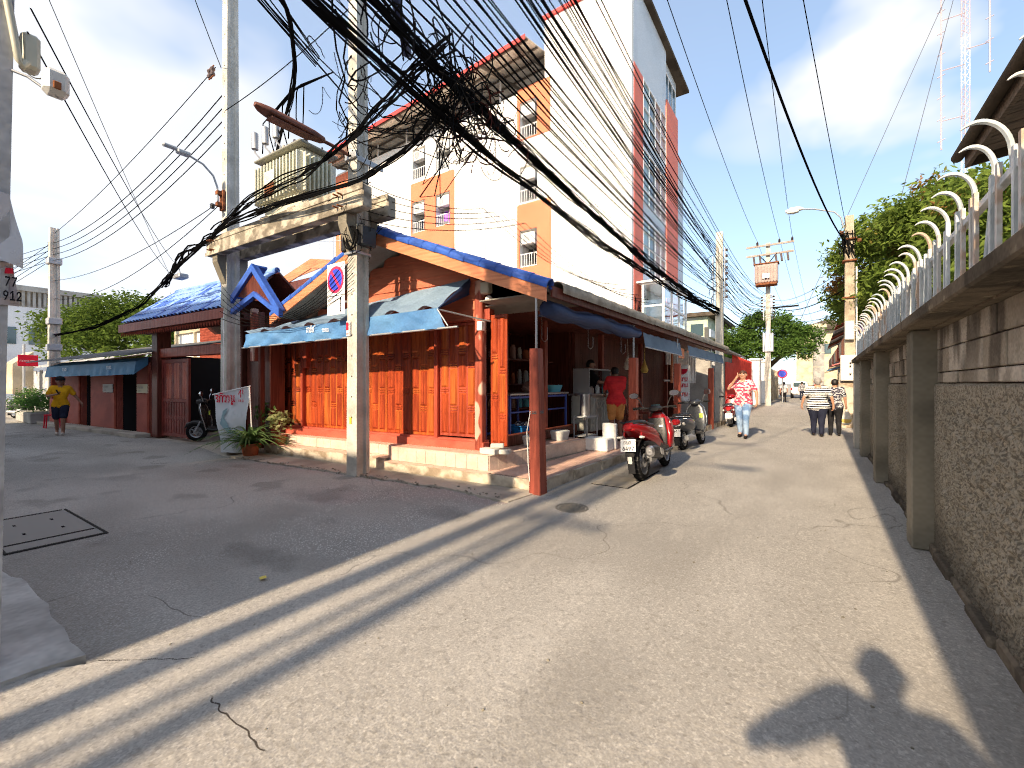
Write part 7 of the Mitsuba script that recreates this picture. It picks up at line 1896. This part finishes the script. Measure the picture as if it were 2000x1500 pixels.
bundle('cable_bundle', 'thick black cable bundle dropping down behind the far left roofs', [(-9.9, 3.9, 4.4), (-11.3, 3.9, 4.33), (-11.7, 3.9, 4.2), (-12.6, 3.9, 3.75)], .05, 8, .014, 13, wobble=.5)
# tangle of loops
rt = np.random.default_rng(23)
TG = thing('cable_tangle', 'dense tangle of black cable loops hanging over the lane in front of the white building', 'cable tangle')


def loops(n, c, spread, rad, seed, r=.0065):
    q = np.random.default_rng(seed); out = []
    for k in range(n):
        o = np.asarray(c) + q.normal(0, 1, 3) * spread
        R_ = q.uniform(*rad) * np.linspace(1, q.uniform(.5, 1.6), 22)[:, None]; a0 = q.uniform(0, 2 * PI); m = 22
        a = np.linspace(a0, a0 + q.uniform(2.5, 7), m)
        u = q.normal(0, 1, 3); u[2] *= .4; u /= np.linalg.norm(u); w = np.array([0, 0, 1.]) * q.uniform(.6, 1.3) + q.normal(0, .25, 3)
        pts = o + R_ * (np.cos(a)[:, None] * u + np.sin(a)[:, None] * w) + np.linspace(0, 1, 22)[:, None] * q.normal(0, .18, 3) + q.normal(0, .003, (m, 3))
        out.append(tube(pts, r * q.uniform(.6, 1.5), 4, cap=False))
    return out


k = part(TG, 'loops', cat(*loops(34, KN + [.0, .1, .05], np.array([.08, .40, .16]), (.08, .26), 31)), 'cable_black', stuff=True)
part(TG, 'loops', cat(*loops(20, KN + [-.25, -.3, .35], np.array([.22, .45, .22]), (.10, .34), 33, .006)), 'cable_black', stuff=True)
part(TG, 'loops', cat(*loops(26, KN + [-.1, .6, -.1], np.array([.15, .3, .12]), (.06, .2), 35)), 'cable_rust', stuff=True)
plain('cable_rust', (.05, .018, .016), .6)
part(TG, 'drooping_ends', cat(*[tube([KN + rt.normal(0, .15, 3), KN + rt.normal(0, .2, 3) - [0, 0, .35], KN + rt.normal(0, .25, 3) - [0, 0, .55 + .2 * rt.random()], KN + rt.normal(0, .3, 3) - [0, 0, .3]], .006, 4) for _ in range(12)]), 'cable_black', stuff=True)
TG2 = thing('cable_tangle', 'tangle of loose cables round the top half of the right concrete pole', 'cable tangle')
part(TG2, 'loops', cat(*loops(16, (-5.8, 4.2, 5.7), np.array([.2, .2, .5]), (.08, .28), 41)), 'cable_black', stuff=True)
part(TG2, 'loops', cat(*loops(16, (-5.85, 4.3, 3.75), np.array([.12, .12, .2]), (.08, .2), 43)), 'cable_black', stuff=True)
for a_, b_ in (((-4.3, 3.9, 5.65), (-3.85, 3.3, 5.75)), ((-4.05, 2.9, 5.55), (-4.0, 2.4, 5.6))):
    part(TG2, 'splice_case', cyl(a_, b_, .055), 'awning_navy', smooth=True)
for k in range(14):
    p_ = (-5.85 + rt.normal(0, .06), 4.25 + rt.normal(0, .06), rt.uniform(4.9, 6.7))
    q_ = KN + rt.normal(0, 1, 3) * [.1, .7, .25] + [0, 0, .15]
    cable(p_, q_, rt.uniform(.02, .45), .008, 'slack wire between the right concrete pole and the tangle over the lane', 'slack wires at the right pole', n=12, jit=.02)
for k in range(12):
    cable((-2.6 + rt.normal(0, .15), -3, rt.uniform(5.6, 7.2)), (-5.85 + rt.normal(0, .05), 4.25, rt.uniform(5.5, 7.6)), rt.uniform(.1, .7), rt.choice([.008, .011, .015]), 'dark wire overhead from behind the viewpoint to the right concrete pole', 'wires to the right pole', n=18)
for k in range(6):
    cable((-3.2 + .12 * k, -3, 6.6 + .28 * k), (-6.2 + .02 * k, 3.8, 6.21 + .02 * k), rt.uniform(.1, .4), .009, 'dark wire overhead from behind the viewpoint to the leads above the transformer', 'wires to the transformer leads', n=18)
for k in range(7):
    x_ = -8.3 + .22 * k
    solo('overhead_cable', tube(np.array([(x_, 4.05 + .1 * (k % 2), 5.62), (x_ + .02, 4.05, 5.9), (x_ + .12, 4.0, 6.1 + .03 * k), (-7.0 + .05 * k, 3.85, 6.15), (-6.2, 4.1, 6.3)]), .010, 5), 'cable_black', 'curved black lead dropping to a transformer bushing', 'cable', 'leads on the transformer', smooth=True)
for k in range(4):
    cable((-24.1 - .36, 3.95, 6.2 + .22 * k), (-10.05, 4.1, 6.55 + .27 * k), .55, .010, 'parallel wire between the far left pole and the left concrete pole', 'parallel wires to the far left pole')
    cable((-24.46, 3.95, 6.2 + .22 * k), (-60, 2.5, 6.4 + .2 * k), .4, .010, 'parallel wire leaving the far left pole to the left', 'parallel wires left of the far pole')
    cable((-24.46, 3.95, 6.2 + .2 * k), (-40, -1.2 - k * .4, 4.6), .2, .010, 'slanting wire below the far left pole', 'slanting wires at the far left pole')
for k, (p_, q_, s_) in enumerate((((-24.1, 4, 7.2), (-10.1, 4.0, 7.9), .2), ((-24.1, 4, 5.4), (-10.1, 4.1, 5.2), .35), ((-24.1, 4, 4.7), (-10.1, 4.1, 5.15), .6), ((-10.1, 4.1, 7.95), (-4.2, .2, 7.9), .1), ((-12.3, 3.9, 4.0), (-3.6, -.5, 6.5), .1), ((-12.2, 3.9, 3.95), (-3.28, .45, 3.2), .12), ((-12.0, 3.9, 4.2), (-3.27, .46, 3.32), .1), ((-9.9, 4.1, 7.0), (-5.9, 4.3, 7.4), .1))):
    cable(p_, q_, s_, .008 if k not in (4, 5, 6) else .004, ('upper thin wire to the far left pole', 'lower thin wire to the far left pole', 'sagging thin wire to the far left pole', 'wire from the left concrete pole to the upper edge of the view', 'long straight wire slanting down to the left cable bundle', 'lower of two wires from the left corner post', 'upper of two wires from the left corner post', 'short wire between the two concrete poles')[k], None)
IB = thing('insulator_bracket', 'small two-spool insulator bracket on the left concrete pole', 'insulator')
part(IB, 'bracket', cat(cb(-10.32, -10.08, 3.95, 3.97, 7.70, 7.72, .003), cb(-10.32, -10.08, 3.95, 3.97, 7.90, 7.92, .003)), 'rust')
for x_ in (-10.28, -10.14):
    part(IB, 'spool', lathe2([(.0, 7.72), (.04, 7.73), (.05, 7.76), (.03, 7.81), (.05, 7.86), (.04, 7.89), (0, 7.90)][::-1], 10, (x_, 3.96, 0)), 'porcelain_dark')
HL = thing('hanging_lamp', 'small grey lamp box hanging from the cable bundle left of the left pole', 'lamp')
part(HL, 'box', cb(-12.0, -11.65, 3.88, 4.08, 3.80, 3.90, .02), 'galv')
part(HL, 'hanger', tube([(-11.83, 3.98, 3.9), (-11.9, 3.95, 4.15)], .008, 5), 'galv')
for k in range(5):                                       # loose drops over the building front
    a_ = np.array([(-5.85, 4.3, 4.6 - .15 * k), (-4.4 + .2 * k, 5.6, 4.25 - .1 * k), (-3.05, 8.0 + .6 * k, 3.3)])
    solo('overhead_cable', tube(np.vstack([sag(a_[0], a_[1], .15, 8), sag(a_[1], a_[2], .3, 8)[1:]]), .006, 4), 'cable_black', 'thin drop wire from the right pole towards the eave of the wooden house', 'cable', 'drop wires to the eave', smooth=True)
for k in range(6):
    z_ = 3.3 + .1 * k
    solo('overhead_cable', tube(sag((-5.86, 4.22, 2.9 + .12 * k), (-9.9, 4.0, 2.75 + .14 * k), .35 + .1 * k, 14), .006, 4), 'cable_black', 'slack wire looping between the two concrete poles in front of the awning', 'cable', 'slack wires in front of the awning', smooth=True)

# ------------------------------------------------------------------ far end of the lane
RG = thing('red_gate', 'bright red corrugated sheet gate beyond the wooden house', 'gate')
for i in range(34):
    y = 22.6 + i * .30
    z = 2.45 + (.42 if i > 6 else 0) + .02 * (i % 2)
    part(RG, 'sheet', hull([(-3.42 + dx, y + dy, zz) for dx, dy in ((0, 0), (.06, .15), (0, .295)) for zz in (.05, z)]), 'gate_bright_red')
GP = thing('gate_pillars', 'white-painted gate pillars past the red gate', 'gate post')
for i, y in enumerate((33.6, 37.0)):
    part(GP, 'pillar', cb(-3.5, -2.95, y, y + .6, 0, 3.0, .03), 'white_paint')
    part(GP, 'cap', cb(-3.6, -2.85, y - .08, y + .68, 3.0, 3.15, .03), 'white_paint')
CW = thing('block_wall', 'cream and grey block wall past the white pillars', 'wall')
for i in range(12):
    y = 38.2 + i * 1.2
    part(CW, 'panel', cb(-3.3, -3.1, y, y + 1.17, 0, 2.5 + .25 * (i % 3 == 1), .02), 'stucco_cream' if i % 2 else 'stucco_grey')
    part(CW, 'pilaster', cb(-3.1, -2.95, y, y + .25, 0, 2.7, .02), 'stucco_cream')
SHK = thing('shack', 'low shack with a pale curved tin roof beyond the pale pole', 'building')
part(SHK, 'wall', bx(-5.2, -3.45, 19.5, 26, 0, 2.7), 'stucco_grey')
part(SHK, 'roof', slab((-5.4, 19.2, 3.55), (-3.0, 19.2, 2.9), (-3.0, 26.3, 2.85), (-5.4, 26.3, 3.5), .06), 'tin')
part(SHK, 'meter', cat(cb(-3.3, -3.0, 18.6, 18.9, 1.9, 2.5, .02), cb(-3.35, -2.98, 18.9, 19.3, 1.3, 1.8, .02)), 'galv')
GBD = thing('green_building', 'pale green flat-roofed building beyond the white one', 'building')
part(GBD, 'wall', bx(-18, -8.8, 47.5, 60, 0, 8.2), 'stucco_green')
part(GBD, 'roof', bx(-18.5, -8.0, 46.9, 60.5, 8.201, 8.6), 'dark_roof')
part(GBD, 'band', cat(bx(-18, -8.78, 47.45, 60, 5.9, 6.15), bx(-8.9, -8.5, 47.45, 60, 6.15, 6.9)), 'white_paint')
for i in range(4):
    part(GBD, 'window', bx(-17 + i * 2.2, -15.8 + i * 2.2, 47.44, 47.5, 6.3, 7.5), 'window_dark')
BK = thing('brick_outbuilding', 'small brick outbuilding with a grilled window beyond the glass porch', 'building')
part(BK, 'wall', bx(-10.4, -7.5, 36.5, 40, 0, 5.2), 'fascia_wood')
part(BK, 'window', bx(-7.49, -7.44, 37.1, 38.8, 3.4, 5.0), 'window_dark')
for i in range(5):
    part(BK, 'grille_bar', bx(-7.44, -7.40, 37.2 + i * .38, 37.26 + i * .38, 3.4, 5.0), 'galv')
part(BK, 'column', cb(-7.6, -7.3, 39.6, 40.0, 0, 6.2, .02), 'stucco_cream')
CT = thing('lift_shaft_tower', 'bare grey concrete column-like tower far down the lane', 'building')
part(CT, 'shaft', cb(-.1, 1.15, 72.5, 74, 0, 9.6, .06), 'stucco_grey')
part(CT, 'cornice', cb(-.3, 1.4, 72.3, 74.2, 9.0, 9.5, .06), 'stucco_cream')
for z in range(4):
    part(CT, 'joint', bx(-.12, 1.17, 72.48, 74.02, 1.8 + z * 1.9, 1.86 + z * 1.9), 'stucco_cream')
FB = thing('far_house', 'cream house with stacked roofs behind the concrete tower', 'building')
part(FB, 'wall', bx(-2.2, 5.5, 78, 86, 0, 9.2), 'stucco_cream')
part(FB, 'roof', hull([(x, y, z) for x, y, z in ((-3, 77, 9.2), (6, 77, 9.2), (-3, 87, 9.2), (6, 87, 9.2), (1.5, 80, 11), (1.5, 84, 11))]), 'dark_roof')
for i in range(3):
    part(FB, 'window', bx(-1.6 + i * 2.3, -.3 + i * 2.3, 77.9, 78, 5.8, 7.2), 'window_dark')
BS = thing('balcony_shophouse', 'brown wooden-balconied shophouse on the right beyond the meter-box pole', 'building')
part(BS, 'wall', bx(2.2, 6, 30, 62, 0, 6.2), 'stucco_grey')
for i in range(10):
    y = 30.2 + i * 3.1
    part(BS, 'balcony', cat(cb(1.35, 2.2, y, y + 2.9, 3.1, 3.25, .02), cb(1.35, 1.41, y, y + 2.9, 3.25, 4.0, .01)), ('fascia_wood', 'stucco_cream', 'brick_red')[i % 3])
    part(BS, 'upper_window', bx(2.16, 2.19, y + .4, y + 2.4, 3.5, 5.3), 'window_dark' if i % 2 else 'curtain_purple')
    part(BS, 'roof_slope', slab((2.3, y, 5.9), (1.2, y, 5.3), (1.2, y + 2.95, 5.3), (2.3, y + 2.95, 5.9), -.05), ('tin', 'dark_roof', 'brick_red')[i % 3])
    part(BS, 'shop_front', bx(2.14, 2.18, y + .2, y + 2.7, .1, 2.6), ('room_dark', 'shop_red', 'window_dark')[i % 3])
plain('curtain_purple', (.20, .10, .30), .7)
for i, (y, m, lab) in enumerate(((31, 'awn_red', 'red and white awning nearest on the right side of the far lane'), (36, 'stucco_cream', 'cream awning on the right side of the far lane'), (42, 'awning_blue', 'blue awning on the right side of the far lane'), (49, 'stucco_cream', 'farthest pale awning on the right of the lane'))):
    solo('far_awning', slab((2.2, y, 2.9), (.85, y, 2.45), (.85, y + 3.2, 2.45), (2.2, y + 3.2, 2.9), .06), m, lab, 'awning')
plain('awn_red', (.60, .22, .20), .8)
solo('blue_sheet', grid(12, 8, lambda u, w: (1.15 + .05 * np.sin(u * 12), 24 + u * 1.2, .9 + w * 1.35)), 'bucket_blue2', 'bright blue sheet hung beside the meter-box pole', 'sheet', smooth=True)
RW = thing('right_frontage', 'pale wall and gate frame between the boundary wall and the meter-box pole', 'wall')
part(RW, 'wall', cat(bx(1.25, 1.6, 12.75, 17.5, 0, 2.4), bx(1.3, 1.6, 18.5, 30, 0, 2.6)), 'stucco_cream')
part(RW, 'post', cb(1.02, 1.2, 13.2, 13.4, 0, 2.9, .02), 'pole_concrete')
for i, (y, x, sd) in enumerate(((43, -2.2, 41), (52, 1.0, 43), (58, -.2, 45))):
    sc = thing('parked_motorbike', ('motorbike parked on the left in the far lane', 'motorbike parked on the right in the far lane', 'farthest motorbike in the lane')[i], 'motorbike', None)
    part(sc, 'body', mv(loft([(-.5, 0, .7, .1, .1), (0, 0, .65, .2, .2), (.6, 0, .6, .2, .25), (.8, 0, .9, .25, .15)], 10), (x, y, 0), PI / 2), ('scooter_red', 'scooter_grey', 'scooter_dark')[i], smooth=True)
    part(sc, 'wheel', mv(frame(lathe2([(.2, -.06), (.3, -.05), (.3, .05), (.2, .06)][::-1], 16), (-.4, 0, .3), (1, 0, 0), (0, 0, 1), (0, -1, 0)), (x, y, 0), PI / 2), 'rubber')
    part(sc, 'wheel', mv(frame(lathe2([(.2, -.06), (.3, -.05), (.3, .05), (.2, .06)][::-1], 16), (.8, 0, .3), (1, 0, 0), (0, 0, 1), (0, -1, 0)), (x, y, 0), PI / 2), 'rubber')
    part(sc, 'handlebar', mv(tube([(.7, -.35, 1.05), (.8, 0, 1.0), (.7, .35, 1.05)], .03, 6), (x, y, 0), PI / 2), 'black_plastic')
VN = thing('delivery_van', 'small white van parked far down the lane', 'van')
part(VN, 'body', loft([(-1.0, -1.25, .9, .70, .55), (0, -1.25, 1.0, .75, .68), (1.6, -1.25, 1.0, .75, .68), (2.4, -1.25, .75, .7, .4)], 16, axis='x') if False else mv(loft([(-.05, 0, 1.0, .70, .62), (.05, 0, 1.02, .76, .70), (2.2, 0, 1.02, .76, .70), (2.6, 0, .8, .72, .45), (3.0, 0, .7, .68, .35)], 16, axis='x', ex=4), (-1.2, 52, 0), PI / 2), 'sign_white', smooth=40)
part(VN, 'rear_window', bx(-1.7, -.7, 51.92, 51.96, 1.15, 1.55), 'window_dark')
part(VN, 'tail_light', cat(bx(-1.9, -1.8, 51.92, 51.97, .8, 1.05), bx(-.6, -.5, 51.92, 51.97, .8, 1.05)), 'lens_red')
part(VN, 'wheel', cat(*[frame(lathe2([(.0, -.1), (.3, -.1), (.3, .1), (0, .1)][::-1], 16), (x, y, .3), (0, 1, 0), (0, 0, 1), (1, 0, 0)) for x in (-1.85, -.55) for y in (52.5, 54.4)]), 'rubber')
NP = thing('round_no_parking_sign', 'far blue round traffic sign on a post by the cream wall', 'sign')
part(NP, 'post', cyl((-2.0, 39.5, 0), (-2.0, 39.5, 2.3), .05), 'galv')
part(NP, 'disc', frame(lathe2([(.0, 0), (.34, 0), (.34, .03), (.0, .03)][::-1], 20), (-2.0, 39.4, 2.2), (1, 0, 0), (0, 0, 1), (0, 1, 0)), 'sign_red')
part(NP, 'face', frame(lathe2([(.0, -.01), (.25, -.01), (.25, 0), (.0, 0)][::-1], 20), (-2.0, 39.395, 2.2), (1, 0, 0), (0, 0, 1), (0, 1, 0)), 'ink_blue')

# ------------------------------------------------------------------ trees
tree('large round-crowned tree across the far end of the lane', (-4.0, 54, 0), 3.4, [((-6.9, 52.5, 5.6), (2.3, 2.3, 2.0)), ((-3.9, 52, 6.9), (2.5, 2.3, 2.1)), ((-1.4, 53.5, 6.1), (2.1, 2.2, 1.9)), ((-4.6, 51, 4.6), (3.0, 2.0, 1.5)), ((-2.0, 52, 4.6), (2.1, 2.0, 1.5)), ((-8.3, 53, 4.6), (1.6, 1.8, 1.5))], 'leaf_far', .34, 680, 34, .34, 201, .35)
tree('sunlit leafy tree leaning over the spiked fence beside the right-hand pole', (3.2, 20.5, 0), 3.6, [((2.2, 20.0, 5.9), (1.6, 2.2, 1.5)), ((3.0, 17.2, 5.9), (1.4, 1.8, 1.3)), ((3.5, 14.5, 5.2), (1.3, 1.7, 1.1)), ((1.75, 22.0, 4.9), (1.25, 1.6, 1.3)), ((2.7, 18.5, 4.5), (1.5, 2.2, 1.2)), ((3.4, 14.8, 4.2), (1.2, 2.2, 1.0)), ((1.9, 24.5, 4.6), (1.2, 1.5, 1.1))], 'leaf_light', .21, 1500, 36, .22, 211, .22, droop=.6, aspect=.34)
# ------------------------------------------------------------------ guyed radio mast
RM = thing('radio_mast', 'tall red and white lattice radio mast with side antennas behind the fence', 'mast')
mc = np.array([17.0, 84.4, 0])
legs_ = [mc + .45 * np.array([math.cos(a), math.sin(a), 0]) for a in (.3, .3 + 2 * PI / 3, .3 + 4 * PI / 3)]
for sgm in range(10):
    m_ = 'mast_red' if sgm % 2 else 'mast_white'
    z0_, z1_ = sgm * 7.0, sgm * 7.0 + 7
    part(RM, 'section', cat(*[cyl(l + [0, 0, z0_], l + [0, 0, z1_], .07, sides=5) for l in legs_], *[cyl(legs_[i] + [0, 0, z0_ + k * 1.0], legs_[(i + 1) % 3] + [0, 0, z0_ + k * 1.0 + 1.0], .025, sides=4) for i in range(3) for k in range(7)]), m_)
plain('mast_red', (.56, .42, .46), .6)
plain('mast_white', (.75, .74, .76), .6)
for dx, z0_, n in ((-2.4, 34, 8), (2.3, 43, 7)):
    part(RM, 'antenna', cat(cyl(mc + [dx, 0, z0_], mc + [dx, 0, z0_ + 24], .10, sides=5), *[cyl(mc + [dx - .45, -.3, z0_ + 1 + k * 3.0], mc + [dx + .45, .3, z0_ + 1.6 + k * 3.0], .06, sides=4) for k in range(n)], *[cyl(mc + [0, 0, z0_ + 4 + k * 7.0], mc + [dx, 0, z0_ + 4 + k * 7.0], .07, sides=4) for k in range(3)]), 'mast_pink')
plain('mast_pink', (.50, .42, .46), .6)
for a_ in ((-9, -10), (-16, -6)):
    solo('guy_wire', cyl(mc + [0, 0, 60], mc + [a_[0] * 1.25, a_[1] * .6, 8.0], .035, sides=4), 'cable_grey', 'thin guy wire slanting down from the radio mast', 'guy wire', 'guy wires of the radio mast')
